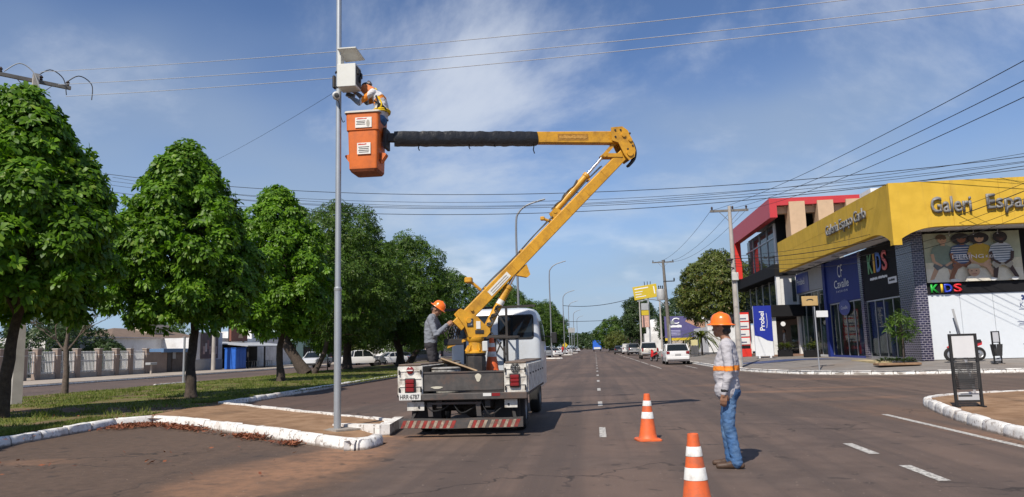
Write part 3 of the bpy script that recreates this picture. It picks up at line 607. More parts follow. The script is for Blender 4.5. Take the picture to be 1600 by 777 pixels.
def place_copy(src, label, loc, rz, s, group=G_MED):
    c = copy_tree(src); c['label'] = label; c['group'] = group; c.location = loc; c.rotation_euler = (0, 0, rz); c.scale = (s*random.uniform(.9, 1.15), s*random.uniform(.9, 1.15), s*random.uniform(.92, 1.08)); return c
place_copy(m2, 'dark mango tree whose thin trunk stands beside the white parked pickup', (-21.3, 62.5, .1), 2.1, .93)
place_copy(m2, 'dark mango tree rising behind the foot of the crane boom', (-17.8, 95, .1), 4.0, .93)
place_copy(m2, 'olive tinted mango tree seen over the roof of the truck cab', (-16.2, 116, .1), .7, .9)
place_copy(m2, 'mango tree right of the truck cab, behind the second slim lamp post', (-14.8, 138, .1), 3.1, .98)
place_copy(m2, 'mango tree behind the third slim lamp post along the parked cars', (-13.9, 165, .1), 5.2, 1.0)
place_copy(m2, 'small looking far mango tree before the row of lamp posts ends', (-13.2, 200, .1), 1.2, 1.05)
place_copy(m2, 'farthest mango tree on the left side of the avenue', (-12.8, 245, .1), 2.9, 1.1)
place_copy(m1, 'wide mango tree filling the gap behind the leaning trunk', (-20.6, 81, .1), 3.6, .9)
# young sapling between the trunks
tree('sapling', 'small lime green sapling on the median, in the gap left of the steel post', (-21.6, 58.5, .1), [(0, 0, 0), (.05, 0, 1), (.02, 0, 2.2)], .05, .02, [(1.4, .8), (2.2, 1.1), (3.0, .7), (3.3, .2)], 22, 22, .35, 5, .26, .10, .6, LEAF_Y, 41, None, fold=False)
# bare tree
def bare_tree():
    t = thing('bare_tree', 'leafless thin tree on the grass in front of the railing fence', 'tree', (-22.0, 29.0, .1)); g = random.Random(5); b = MB()
    def grow(p, d, L, r_, lev):
        q = p+d*L*.5+Vector((g.uniform(-.06, .06), g.uniform(-.06, .06), .02)); e = p+d*L; b.tube([p, q, e], [r_, r_*.85, r_*.68], 5 if lev else 8)
        if lev >= 6: return
        for i in range(3 if lev < 2 else 2):
            a = g.uniform(0, 6.28); s = g.uniform(.35, .75); nd = (d+Vector((math.cos(a)*s, math.sin(a)*s, g.uniform(-.1, .25)))).normalized(); grow(e, nd, L*g.uniform(.6, .85), r_*.62, lev+1)
    b.tube([(0, 0, 0), (.03, 0, .9), (-.04, 0, 2.0)], [.15, .11, .10], 9); grow(Vector((-.04, 0, 2.0)), Vector((.05, 0, 1)), .8, .085, 0)
    grow(Vector((0, 0, 1.7)), Vector((-.7, 0, .8)).normalized(), .75, .045, 1); grow(Vector((0, 0, 1.8)), Vector((.6, .1, .8)).normalized(), .75, .045, 1)
    b.build('trunk', BARK_PALE, t, 60)
bare_tree()
# trees and bushes behind the left-hand buildings
G_LB = 'trees behind the left wall'
def bush(name, label, loc, prof, lobes, per, lr, leaf, seed, group=None, L=.4, ecc=(1, 1), trunk=True, W=.14, k=5):
    zt = prof[-1][0]
    return tree(name, label, loc, [(0, 0, 0), (.05, 0, zt*.25), (0, .05, zt*.6)], .05+zt*.015, .05, prof, lobes, per, lr, k, L, W, .6, leaf, seed, group, fold=False, nl=8, ecc=ecc)
bush('garden_tree', 'dark round garden tree behind the railing fence at far left', (-47, 60, .1), [(.5, 2.6), (2, 3.6), (3.6, 3.3), (4.8, 2.0), (5.4, .5)], 60, 34, .9, LEAF_D, 51, G_LB, ecc=(1.1, 1.4))
bush('garden_tree', 'low dark shrub in front of the white wall with tan roof', (-43.0, 61.5, .1), [(.3, 1.2), (1.6, 1.6), (2.4, 1.2), (2.9, .4)], 30, 26, .5, LEAF_D, 52, G_LB)
bush('garden_tree', 'dark tree top showing left of the tan roof', (-56, 74, .1), [(2, 2.2), (3.6, 2.8), (4.6, 2.0), (5.3, .5)], 40, 26, .8, LEAF_D, 53, G_LB)
bush('garden_tree', 'green tree top rising behind the tan roofed house', (-62, 100, .1), [(3, 3.2), (5, 4.2), (6.6, 3), (7.6, .8)], 40, 26, 1.1, LEAF_B, 54, G_LB)
bush('garden_tree', 'dark conifer-like tree behind the brown sign board', (-46.5, 97, .1), [(2, 2.0), (4, 2.4), (6, 2.0), (7.4, .5)], 36, 26, .8, LEAF_D, 55, G_LB)
bush('garden_tree', 'lime green street tree by the far carriageway, seen right of the steel post', (-31.2, 96, .1), [(1.2, 2.2), (2.6, 3.2), (4.4, 2.9), (5.6, 1.6), (6.1, .4)], 50, 34, .8, LEAF_C, 56, G_LB)
bush('garden_tree', 'green tree filling the gap under the mango crowns near the dark cars', (-34, 128, .1), [(1.2, 3.2), (3, 4.6), (5, 4.2), (7.2, 2.4), (8.1, .4)], 50, 30, 1.1, LEAF_B, 57, G_LB)
bush('garden_tree', 'tree at the end of the far carriageway, left of the cab', (-30, 165, .1), [(1.2, 4), (3, 5.6), (6, 5.2), (8.8, 2.8), (10, .6)], 55, 30, 1.3, LEAF_B, 58, G_LB)
# right-hand side
G_RT = 'trees on the right side of the avenue'
bush('street_tree', 'large olive green tree left of the red and black building', (12.7, 77, .3), [(3.5, 2.4), (4.6, 3.6), (6.2, 4.0), (8, 3.3), (9.4, 2.0), (10.3, .5)], 120, 46, .95, LEAF_C, 61, G_RT, L=.34, W=.13)
bush('street_tree', 'dark tree behind the transformer pole and purple billboard', (13.6, 118, .2), [(2, 2.6), (4, 3.8), (6, 3.6), (7.6, 2.2), (8.4, .5)], 60, 36, 1.0, LEAF_D, 62, G_RT, L=.45)
bush('street_tree', 'dark tree behind the tilted yellow sign board', (7.4, 128, .2), [(2.4, 1.6), (4, 2.5), (6.4, 2.7), (8.4, 2.0), (9.3, .5)], 60, 36, .9, LEAF_D, 63, G_RT, L=.45)
bush('street_tree', 'rounded far tree on the right where the avenue narrows', (5.8, 205, .2), [(1, 3), (3, 5.5), (6, 5.2), (8, 3.0), (8.8, .6)], 50, 30, 1.4, LEAF_B, 64, G_RT, L=.6, W=.25)
bush('street_tree', 'small trimmed tree on the far right pavement beyond the parked van', (5.0, 172, .2), [(.8, 2.0), (2, 2.8), (3.4, 2.4), (4.2, .6)], 40, 26,   .7, LEAF_C, 65, G_RT, L=.45)
bush('street_tree', 'tree top far away at the vanishing end of the road', (-2, 420, .2), [(1, 8), (3, 11), (6, 9), (8.2, 2)], 40, 24, 2.2, LEAF_D, 66, G_RT, L=1.1, W=.5)
def far_wood():
    P = []; Nn = []; g = np.random.default_rng(9)
    for x in np.arange(-600, 640, 14.0):
        y = 640+g.uniform(-40, 60); h = g.uniform(7, 12); m = 60; d = g.normal(0, 1, (m, 3)); d /= np.linalg.norm(d, axis=1)[:, None]; d[:, 2] = np.abs(d[:, 2])
        P.append(np.array([x, y, h*.35])+d*np.array([11, 8, h*.65])); Nn.append(d)
    V, F = leaf_cloud(np.concatenate(P), np.concatenate(Nn), 5, 3.6, 1.7, .5, 70, False); stuff(tag(link('far_wood', fastmesh('far_wood', V, F), LEAF_D), 'dark far-off wood along the horizon', 'wood'))
far_wood()
# strap-leaved plant and small planted tree on the right pavement
def palm(name, label, loc, n, L, h, seed, leaf, w=.05, rise=1.0):
    t = thing(name, label, 'plant', loc); g = random.Random(seed); st = MB(); st.tube([(0, 0, 0), (.03, 0, h*.5), (0, 0, h)], [.10, .08, .07], 7); st.build('stem', BARK_PALE, t)
    b = MB()
    for i in range(n):
        a = g.uniform(0, 6.28); e = g.uniform(.1, 1.3)*rise; l = L*g.uniform(.7, 1.1); d = Vector((math.cos(a), math.sin(a), 0)); p = Vector((0, 0, h)); s = Vector((-d.y, d.x, 0)); pts = []
        for k in range(6):
            q = k/5; pts.append(p+d*l*q*math.cos(e*(1-q))+Vector((0, 0, l*(math.sin(e)*q-.75*q*q))))
        vs = []
        for k, q in enumerate(pts): ww = w*(1.0-.9*abs(k/5-.35)); vs += [q-s*ww, q+s*ww]
        b.add(vs, [(2*k, 2*k+1, 2*k+3, 2*k+2) for k in range(5)])
    me = b.mesh('fronds', 80); link('fronds', me, leaf, t); return t
palm('strap_plant', 'tall strap leaved plant on the pavement behind the white hatchback', (10.0, 72, .4), 90, 2.6, 1.6, 3, LEAF_C, .07)
tree('pavement_tree', 'small sparse leafy tree planted at the mosaic corner pillar', (13.0, 33.4, .38), [(0, 0, 0), (.02, 0, .7), (.03, 0, 1.4)], .035, .02, [(.95, .25), (1.4, .5), (1.9, .42), (2.25, .12)], 9, 7, .24, 5, .28, .05, .9, LEAF_B, 81, None, fold=False, nl=8)
def lowplants():
    P = []; g = np.random.default_rng(4)
    for i in range(60): P.append((g.uniform(-.75, .75), g.uniform(-.25, .25), .08+.12*g.random()))
    P = np.array(P); V, F = leaf_cloud(P, np.tile([0., 0., 1.], (len(P), 1)), 6, .26, .06, .3, 5, False); t = thing('low_plants', 'low spiky plants at the foot of the corner pillar', 'plants', (12.6, 33.1, .36)); link('leaves', fastmesh('leaves', V, F), LEAF_D, t)
    b = MB(); b.box((0, 0, .02), (1.7, .7, .10), 0, .02); b.build('soil_bed', MATS['bare_soil'], t)
lowplants()
# ============================================================ people
def cloth(name, c, var=.12, vs=12, bump=.5, bs=25, rough=.9): return mat(name, c, rough, var=var, vs=vs, bump=bump, bs=bs, spec=.2)
SKIN = mat('skin', (.30, .155, .095), .55, var=.08, vs=20); HAIR = mat('hair', (.018, .014, .012), .6, var=.2)
SHIRT1 = cloth('shirt_pale_grey', (.43, .415, .44)); SHIRT2 = cloth('shirt_grey', (.20, .215, .245)); SHIRT3 = cloth('shirt_white', (.62, .61, .62))
BAND = cloth('band_orange', (.80, .25, .035), .06); DENIM = mat('denim', (.055, .125, .27), .9, var=.35, vs=5, bump=.5, bs=120, dirt=(.19, .30, .46), dsc=3.5, damt=.65, spec=.15)
TROUSER = cloth('trousers_dark', (.045, .043, .048), .3, 5); SHOE = mat('brown_boot', (.075, .042, .026), .6, var=.3, vs=10); BLACK = mat('black_rubber', (.014, .014, .015), .6, var=.3, vs=10)
ORANGE_ABS = mat('helmet_orange', (.86, .17, .012), .28, var=.05, vs=6, coat=.3); YEL_WEB = cloth('yellow_webbing', (.75, .50, .02), .1)
def capsule(b, p0, r0, p1, r1, n=14, m=4):
    p0 = Vector(p0); p1 = Vector(p1); d = p1-p0; L = d.length
    a, c, dz = frame(d if L > 1e-5 else (0, 0, 1)); M = Matrix((a, c, dz)).transposed().to_4x4(); M.translation = p0
    prof = [(max(1e-4, r0*math.sin(PI/2*i/m)), -r0*math.cos(PI/2*i/m)) for i in range(m+1)]+[(max(1e-4, r1*math.cos(PI/2*i/m)), L+r1*math.sin(PI/2*i/m)) for i in range(m+1)]
    b.lathe(prof, n, M)
def hand(P, wrist, direction, palm_n, curl=.5, thumb=1, s=1., key='skin', spreadv=None):
    """palm and five fingers; direction runs from wrist to knuckles, palm_n is the side the palm faces"""
    d = Vector(direction).normalized(); n = Vector(palm_n); n = (n-d*n.dot(d)).normalized(); w = d.cross(n); wr = Vector(wrist)
    for k in (-1, -.33, .33, 1): P.append((wr+d*.015+w*.018*k*s, .016*s, wr+d*.085*s+w*.030*k*s, .0135*s, key))
    for k, L in zip((-1, -.33, .33, 1), (.062, .078, .082, .072)):
        a = wr+d*.088*s+w*.031*k*s; c1 = curl*.9; d1 = d*math.cos(c1*.6)+n*math.sin(c1*.6); d2 = d*math.cos(c1*1.6)+n*math.sin(c1*1.6)
        m_ = a+d1*L*.55*s; P += [(a, .0105*s, m_, .0095*s, key), (m_, .0095*s, m_+d2*L*.5*s, .008*s, key)]
    a = wr+d*.022*s+w*.028*thumb*s; dd = (d*.75+w*.55*thumb+n*.45).normalized(); m_ = a+dd*.045*s; P += [(a, .0135*s, m_, .0115*s, key), (m_, .0115*s, m_+(d*.9+n*.35+w*.1*thumb).normalized()*.034*s, .009*s, key)]
def body(J, top='shirt', leg='trouser', sleeve=None, shoe='shoe', bulge=0.):
    """J: joint name -> point (x forward, y left, z up). Returns tapered pieces that are fused into one skin later"""
    P = []; V = {k: Vector(v) for k, v in J.items()}; sleeve = sleeve or top
    lat_h = (V['hipL']-V['hipR'])*.5; lat_s = (V['shL']-V['shR'])*.5
    keys = [(V['pelvis'], lat_h*.85, .120), (V['waist'], lat_h*.78, .118+bulge*.5), (V['waist']*.5+V['chest']*.5, lat_s*.40, .122+bulge), (V['chest'], lat_s*.50, .118), (V['neck']*.62+V['chest']*.38, lat_s*.62, .085), (V['neck']*.9+V['chest']*.1, lat_s*.42, .066)]
    for (c0, l0, r0), (c1, l1, r1) in zip(keys, keys[1:]):
        for i in range(5):
            t = i/5; c = c0.lerp(c1, t); l = l0.lerp(l1, t); r_ = r0+(r1-r0)*t; P.append((c-l, r_, c+l, r_, top))
    P.append((V['pelvis']+Vector((0, 0, -.05))-lat_h*.9, .122, V['pelvis']+Vector((0, 0, -.05))+lat_h*.9, .122, leg))
    P.append((V['neck'], .056, V['head']-Vector((0, 0, .03)), .053, 'skin'))
    for s in 'LR':
        sh, el, wr = V['sh'+s], V['el'+s], V['wr'+s]; hp, kn, an, to = V['hip'+s], V['kn'+s], V['an'+s], V['toe'+s]
        P.append((V['neck']*.75+V['chest']*.25, .07, sh, .066, sleeve))
        P += [(sh, .068, sh.lerp(el, .45), .059, sleeve), (sh.lerp(el, .45), .059, el, .049, sleeve), (el, .049, el.lerp(wr, .35), .050, sleeve), (el.lerp(wr, .35), .050, wr, .036, sleeve), (wr.lerp(el, .05), .031, wr+(wr-el).normalized()*.03, .029, 'skin')]
        P += [(hp, .100, hp.lerp(kn, .5), .088, leg), (hp.lerp(kn, .5), .088, kn, .068, leg), (kn, .069, kn.lerp(an, .4), .067, leg), (kn.lerp(an, .4), .067, an+Vector((0, 0, .02)), .062, leg), (an+Vector((0, 0, .02)), .066, an-Vector((0, 0, .015)), .064, leg)]
        d = (to-an); d.z = 0; d.normalize(); hl = an-d*.055; hl.z = to.z+.012
        P += [(hl, .036, hl+d*.08, .038, shoe), (an-Vector((0, 0, .02)), .045, hl+d*.15, .040, shoe), (hl+d*.1, .040, to-d*.03, .034, shoe)]
    return P
def head(P, H, fw, up, key='skin'):
    H = Vector(H); fw = Vector(fw).normalized(); up = Vector(up); up = (up-fw*up.dot(fw)).normalized(); lt = up.cross(fw); g = lambda a, b, c: H+fw*a+lt*b+up*c
    P += [(g(-.018, 0, .03), .088, g(.022, 0, .035), .084, key), (g(.035, -.022, -.035), .052, g(.035, .022, -.035), .052, key), (g(.055, -.012, -.075), .033, g(.055, .012, -.075), .033, key), (g(-.02, 0, -.03), .068, g(.0, 0, -.06), .055, key),
          (g(.083, 0, .012), .011, g(.112, 0, -.022), .015, key), (g(.088, -.026, -.058), .010, g(.088, .026, -.058), .010, key)]
    for s in (-1, 1): P += [(g(-.004, .086*s, .015), .016, g(-.010, .090*s, -.022), .012, key), (g(.078, .034*s, .03), .016, g(.082, .018*s, .03), .014, key)]
    P += [(g(-.045, 0, .045), .083, g(-.03, 0, .06), .084, 'hair'), (g(-.07, -.02, -.03), .045, g(-.07, .02, -.03), .045, 'hair')]
    return g
def figure(name, label, loc, rz, P, mats, voxel=.009, fold=.006, post=None, seed=0):
    t = thing(name, label, 'person', loc, rz); b = MB()
    for p0, r0, p1, r1, k in P: capsule(b, p0, r0, p1, r1)
    me0 = b.mesh('tmp'); o = bpy.data.objects.new('tmp', me0); COL.objects.link(o)
    m = o.modifiers.new('r', 'REMESH'); m.mode = 'VOXEL'; m.voxel_size = voxel
    s = o.modifiers.new('s', 'SMOOTH'); s.factor = .5; s.iterations = 3
    bpy.context.view_layer.update(); dg = bpy.context.evaluated_depsgraph_get(); me = bpy.data.meshes.new_from_object(o.evaluated_get(dg)); bpy.data.objects.remove(o)
    me.name = 'body'; nv = len(me.vertices); co = np.empty(nv*3, np.float32); me.vertices.foreach_get('co', co); co = co.reshape(-1, 3)
    A = np.array([p[0] for p in P], float); B = np.array([p[2] for p in P], float); ra = np.array([p[1] for p in P]); rb = np.array([p[3] for p in P]); keys = list(mats.keys()); kid = np.array([keys.index(p[4]) for p in P])
    def owner(Q):
        best = np.full(len(Q), 1e9); idx = np.zeros(len(Q), int)
        for i in range(len(P)):
            ab = B[i]-A[i]; tt = np.clip(((Q-A[i])@ab)/max(ab@ab, 1e-9), 0, 1); d = np.linalg.norm(Q-A[i]-tt[:, None]*ab, axis=1)-(ra[i]+(rb[i]-ra[i])*tt)
            w = d < best; best[w] = d[w]; idx[w] = kid[i]
        return idx
    vk = owner(co); no = np.empty(nv*3, np.float32); me.vertices.foreach_get('normal', no); no = no.reshape(-1, 3)
    for i in range(nv):     # folds in the cloth
        if keys[vk[i]] in ('skin', 'hair', 'shoe'): continue
        x, y, z = co[i]; k_ = 1.7 if (z < .45 or 1.0 < z < 1.15) else 1.0; a = k_*(1-2*abs(mnoise.noise((x*7+seed, y*7+z*3, z*15+seed))))*.9-.4+.6*mnoise.noise((x*22, y*22, z*34+seed)); co[i] += no[i]*fold*a
    me.vertices.foreach_set('co', co.ravel()); fc = np.empty(len(me.polygons)*3, np.float32); me.polygons.foreach_get('center', fc); fc = fc.reshape(-1, 3)
    fk = owner(fc)
    if post: fk = post(fc, fk, keys)
    for k in keys: me.materials.append(mats[k])
    me.polygons.foreach_set('material_index', fk.astype(np.int32)); me.polygons.foreach_set('use_smooth', [True]*len(me.polygons)); me.update()
    o = bpy.data.objects.new('body', me); COL.objects.link(o); o.parent = t; return t
def helmet(t, M, m=None):
    b = MB(); prof = [(.160, .0), (.164, -.012), (.157, -.008), (.122, .012), (.119, .03), (.113, .068), (.096, .106), (.068, .128), (.03, .140), (.001, .142)]; b.lathe(prof, 28, M @ Matrix.Diagonal((1.08, .95, 1, 1)), cap=False)
    for y in (-.03, 0, .03): b.tube([M @ Vector((-.09, y, .104)), M @ Vector((0, y, .144)), M @ Vector((.09, y, .104))], .008, 6)
    return b.build('hard_hat', m or ORANGE_ABS, t, 40)
def hat_matrix(H, fw, up, dz=.045):
    fw = Vector(fw).normalized(); up = Vector(up); up = (up-fw*up.dot(fw)).normalized(); lt = up.cross(fw); M = Matrix((fw, lt, up)).transposed().to_4x4(); M.translation = Vector(H)+up*dz; return M

# --- man standing on the road
J = dict(pelvis=(0, 0, .93), waist=(.03, 0, 1.05), chest=(.0, 0, 1.28), neck=(-.01, 0, 1.47), head=(.05, .0, 1.63), shL=(-.02, .185, 1.41), shR=(-.02, -.185, 1.41), elL=(-.045, .245, 1.13), elR=(-.02, -.25, 1.13), wrL=(.03, .255, .875), wrR=(.07, -.24, .885),
         hipL=(0, .088, .90), hipR=(0, -.088, .90), knL=(.02, .105, .50), knR=(.075, -.09, .51), anL=(-.045, .115, .085), anR=(.045, -.10, .085), toeL=(.19, .135, .028), toeR=(.27, -.12, .028))
P = body(J, 'shirt', 'denim', bulge=.024); fwd = (.93, -.36, .03); H = J['head']; head(P, H, fwd, (0, 0, 1))
hand(P, J['wrL'], (.10, -.02, -1), (.25, -1, 0), .55, 1); hand(P, J['wrR'], (.12, .02, -1), (.2, 1, 0), .5, -1)
P.append(((.03, -.10, .90), .132, (.03, .10, .90), .132, 'shirt'))
def band1(fc, fk, keys):
    z = fc[:, 2]; k = keys.index('shirt'); arm = np.abs(fc[:, 1]) > .17; fk = fk.copy()
    fk[(fk == k) & (z > 1.125) & (z < 1.185)] = keys.index('band'); return fk
man = figure('person', 'person in pale grey long-sleeved top, blue jeans and orange hard hat standing on the road', (1.57, 9.2, 0), PI-.30, P, dict(shirt=SHIRT1, denim=DENIM, skin=SKIN, hair=HAIR, shoe=SHOE, band=BAND), .0075, .006, band1, 3)
helmet(man, hat_matrix(H, fwd, (-.03, 0, 1), .048))
b = MB(); M = Matrix.Translation((.022, .254, .905)); b.lathe([(.041, -.014), (.044, 0), (.041, .014)], 14, M, cap=False); b.build('wristwatch', BLACK, man)

# --- worker on the truck bed
J = dict(pelvis=(0, 0, .93), waist=(.0, 0, 1.05), chest=(.02, 0, 1.27), neck=(.055, 0, 1.44), head=(.125, 0, 1.555), shL=(.05, .185, 1.385), shR=(.02, -.185, 1.375), elL=(.20, .25, 1.14), elR=(.13, -.255, 1.06), wrL=(.40, .14, 1.27), wrR=(.33, -.13, 1.25),
         hipL=(0, .088, .90), hipR=(0, -.088, .90), knL=(.07, .11, .50), knR=(.05, -.10, .50), anL=(.06, .13, .085), anR=(-.03, -.12, .085), toeL=(.30, .16, .028), toeR=(.21, -.14, .028))
P = body(J, 'shirt', 'trouser'); fwd = (.80, -.05, -.60); H = J['head']; head(P, H, fwd, (.6, 0, .8))
hand(P, J['wrR'], (.75, .2, .55), (.2, .9, -.2), .9, -1); hand(P, J['wrL'], (.8, -.2, .4), (.2, -.9, -.2), .9, 1)
w2 = figure('person', 'person in grey top, dark trousers and orange hard hat standing in the truck bed', (-3.20, 14.35, .70), 0.1, P, dict(shirt=SHIRT2, trouser=TROUSER, skin=SKIN, hair=HAIR, shoe=BLACK), .010, .008, None, 7)
helmet(w2, hat_matrix(H, fwd, (.6, 0, .8), .058))

# --- worker in the bucket
J = dict(pelvis=(-.07, 0, .92), waist=(-.12, 0, 1.06), chest=(-.06, 0, 1.28), neck=(.07, 0, 1.42), head=(.19, 0, 1.49), shL=(.02, .18, 1.365), shR=(.02, -.18, 1.365), elL=(.27, .25, 1.14), elR=(.26, -.24, 1.31), wrL=(.45, .12, 1.30), wrR=(.42, -.10, 1.46),
         hipL=(-.06, .088, .90), hipR=(-.06, -.088, .90), knL=(.03, .10, .50), knR=(.03, -.10, .50), anL=(0, .11, .085), anR=(0, -.11, .085), toeL=(.20, .12, .028), toeR=(.20, -.12, .028))
P = body(J, 'shirt', 'denim', sleeve='sleeve'); fwd = (.62, 0, -.78); H = J['head']; head(P, H, fwd, (.78, 0, .62))
hand(P, J['wrL'], (.85, -.15, .45), (0, -.5, .8), .8, 1); hand(P, J['wrR'], (.8, .1, .5), (0, .5, -.8), .8, -1)
def mark3(fc, fk, keys):
    fk = fk.copy(); k = keys.index('shirt'); s = keys.index('sleeve'); q = fc[:, 0]*.75+fc[:, 2]
    fk[(fk == k) & (q > 1.13) & (q < 1.20)] = keys.index('band'); d = fc[:, 0]
    fk[(fk == s) & (fc[:, 0] < .21) & (fc[:, 0] > .10)] = keys.index('band'); fk[(fk == s) & (fc[:, 0] > .24)] = keys.index('grey'); return fk
w3 = figure('person', 'person in white and orange top bending over in the raised orange bucket', (-4.02, 13.48, 5.05), PI, P, dict(shirt=SHIRT3, sleeve=SHIRT3, denim=DENIM, skin=SKIN, hair=HAIR, shoe=BLACK, band=BAND, grey=SHIRT2), .010, .006, mark3, 5)
b = MB(); M = hat_matrix(H, fwd, (.78, 0, .62), -.03); b.lathe([(.118, -.10), (.112, -.02), (.106, .06), (.095, .105), (.06, .135), (.002, .145)], 20, M, cap=False)
b.build('hood', mat('hood_orange', (.62, .20, .07), .8, var=.1), w3); b2 = MB(); b2.tube([M @ Vector((-.13, -.08, .06)), M @ Vector((-.14, 0, .07)), M @ Vector((-.13, .08, .06))], .03, 8); b2.build('neck_flap', mat('flap_grey', (.32, .31, .33), .8), w3)
b = MB()
for z, x, rr in ((1.0, -.10, .165), (1.03, -.105, .165)):
    pts = [(x+math.cos(a)*(rr-.01), math.sin(a)*(rr+.035), z) for a in np.linspace(0, 2*PI, 21)]; b.tube(pts, .018, 6, False)
b.tube(smooth_path([(-.10, .17, 1.02), (-.16, .20, 1.12), (-.03, .16, 1.37), (.01, .02, 1.49)], 4), .017, 6); b.tube(smooth_path([(-.10, -.17, 1.02), (-.16, -.20, 1.12), (-.03, -.16, 1.37), (.01, -.02, 1.49)], 4), .017, 6)
b.build('harness', YEL_WEB, w3); b = MB(); b.tube(smooth_path([(-.05, .17, .98), (-.10, .215, 1.1), (-.05, .20, 1.28)], 4), .02, 6); b.tube(smooth_path([(-.22, .10, .98), (-.20, .17, 1.06), (-.02, .21, 1.18)], 4), .018, 6); b.build('strap', BLACK, w3)
# ============================================================ bucket truck
YEL = mat('crane_yellow', (.60, .30, .018), .48, var=.16, vs=3, dirt=(.17, .075, .02), dsc=5, damt=.5, coat=.05, bump=.15, bs=14); WHITE_OLD = mat('old_white_paint', (.62, .60, .55), .6, var=.2, vs=5, dirt=(.17, .12, .08), dsc=6, damt=.85, bump=.25, bs=8)
WHITE_CAB = mat('cab_white', (.52, .55, .585), .32, var=.06, vs=3, dirt=(.42, .40, .37), dsc=2, damt=.35, coat=.3); STEEL_DARK = mat('dark_steel', (.024, .022, .022), .6, var=.35, vs=7, dirt=(.08, .055, .04), dsc=6, damt=.4)
STEEL_GREY = mat('grey_steel', (.085, .078, .074), .55, metal=.3, var=.35, vs=6, dirt=(.13, .065, .04), dsc=3, damt=.7); CHROME = mat('chrome_rod', (.75, .75, .76), .15, metal=1., var=.05)
RED_LENS = mat('red_lens', (.20, .008, .010), .3, var=.1, coat=.4); ORANGE_GRP = mat('bucket_orange', (.64, .145, .02), .55, var=.12, vs=3, dirt=(.34, .10, .035), dsc=5, damt=.5, bump=.1, bs=10)
WOOD_OLD = mat('worn_wood', (.15, .11, .085), .85, var=.35, vs=7, dirt=(.06, .05, .045), damt=.5); PLATE_W = mat('plate_white', (.62, .62, .60), .5, var=.05); STICKER = mat('sticker_paper', (.72, .70, .65), .6, var=.06, vs=15); INK = mat('ink', (.02, .02, .022), .6, var=0)
INK_RED = mat('ink_red', (.5, .03, .02), .6, var=0); DARKGLASS = glass('cab_glass', (.012, .015, .017), .12); TYRE = mat('tyre', (.018, .017, .017), .85, var=.25, vs=12, bump=.3); RIM_M = mat('rim', (.32, .31, .30), .5, metal=.4, dirt=(.1, .07, .05), damt=.6)
TO = Vector((-2.28, 12.6, 0)); truck = thing('bucket_truck', 'white and yellow utility truck with a folding boom and orange bucket, seen from behind', 'truck', tuple(TO))
def wheel(parent, c, r_=.4, w=.24, axis='x', rimm=None, name='wheel'):
    e = bpy.data.objects.new(name, None); COL.objects.link(e); e.parent = parent; e.location = c; e.empty_display_size = .1
    M = Matrix.Rotation(PI/2, 4, 'Y') if axis == 'x' else Matrix.Rotation(PI/2, 4, 'X')
    b = MB(); b.lathe([(r_*.58, -w/2), (r_*.9, -w/2), (r_*.975, -w*.38), (r_, -w*.2), (r_, w*.2), (r_*.975, w*.38), (r_*.9, w/2), (r_*.58, w/2)], 28, M, cap=False); b.build('tyre', TYRE, e, 40)
    b = MB(); b.lathe([(.02, -w*.30), (r_*.3, -w*.34), (r_*.36, -w*.22), (r_*.52, -w*.2), (r_*.6, -w*.46), (r_*.6, w*.46), (r_*.52, w*.2), (r_*.36, w*.22), (r_*.3, w*.34), (.02, w*.30)], 20, M); b.build('rim', rimm or RIM_M, e, 40); return e
def P_(name, b, m, parent=None, smooth=35, label=None): return b.build(name, m, parent or truck, smooth, label=label)
# chassis
b = MB()
for x in (-.42, .42): b.bar((x, .1, .58), (x, 6.1, .58), .09, .2)
for y in (.3, 1.7, 3.1, 4.5): b.bar((-.42, y, .58), (.42, y, .58), .08, .12)
b.cyl((-.8, 1.15, .42), (.8, 1.15, .42), .07); b.lathe([(.02, -.18), (.17, -.14), (.2, 0), (.17, .14), (.02, .18)], 14, Matrix.Translation((0, 1.15, .42)) @ Matrix.Rotation(PI/2, 4, 'X')); b.box((0, 3.0, .45), (.5, .8, .3)); P_('chassis', b, STEEL_DARK)
for x in (-.87, -.60, .60, .87): wheel(truck, (x, 1.15, .40), .40, .23)
for x in (-.86, .86): wheel(truck, (x, 4.75, .40), .40, .23)
b = MB(); b.box((0, 1.95, .675), (2.1, 3.85, .05)); b.box((0, 2.0, .64), (1.9, 3.6, .03)); P_('bed_floor', b, STEEL_DARK)
# side lockers: boxes along both sides of the bed, planked outer faces
def locker(x0, x1, label, outer):
    b = MB(); b.box(((x0+x1)/2, 1.90, .95), (x1-x0, 3.72, .52), 0, .012); lk = P_('side_locker', b, WHITE_OLD, label=label)
    b = MB(); b.box(((x0+x1)/2+(.006 if outer > 0 else -.006), 1.88, 1.225), (x1-x0-.03, 3.7, .03), 0, .008); P_('locker_lid', b, WOOD_OLD, lk)
    xi = x0 if outer > 0 else x1; b = MB(); b.box((xi, 1.9, .94), (.012, 3.66, .5)); P_('inner_panel', b, STEEL_DARK, lk)
    xo = x1 if outer > 0 else x0; n = 6
    for i in range(n):
        y0 = .08+i*3.66/n; b = MB(); b.box((xo+.012*outer, y0+.30, .96), (.022, .575, .47), 0, .006); P_('door_panel', b, WHITE_OLD, lk)
        b = MB(); b.box((xo+.03*outer, y0+.30, 1.03), (.02, .10, .03), 0, .005); P_('latch', b, STEEL_DARK, lk)
    b = MB(); b.box((xo+.005*outer, 1.9, .70), (.03, 3.7, .035)); P_('lower_rail', b, STEEL_DARK, lk)
    # ribs pressed into the rear face
    for z in (.86, .99, 1.12):
        b = MB(); b.box(((x0+x1)/2, .032, z), (x1-x0-.05, .012, .012)); P_('rear_rib', b, WHITE_OLD, lk)
    return lk
lk_l = locker(-1.12, -.69, 'chipped white locker with red reflector and number plate', -1); lk_r = locker(.72, 1.11, 'chipped white locker with round black emblem', 1)
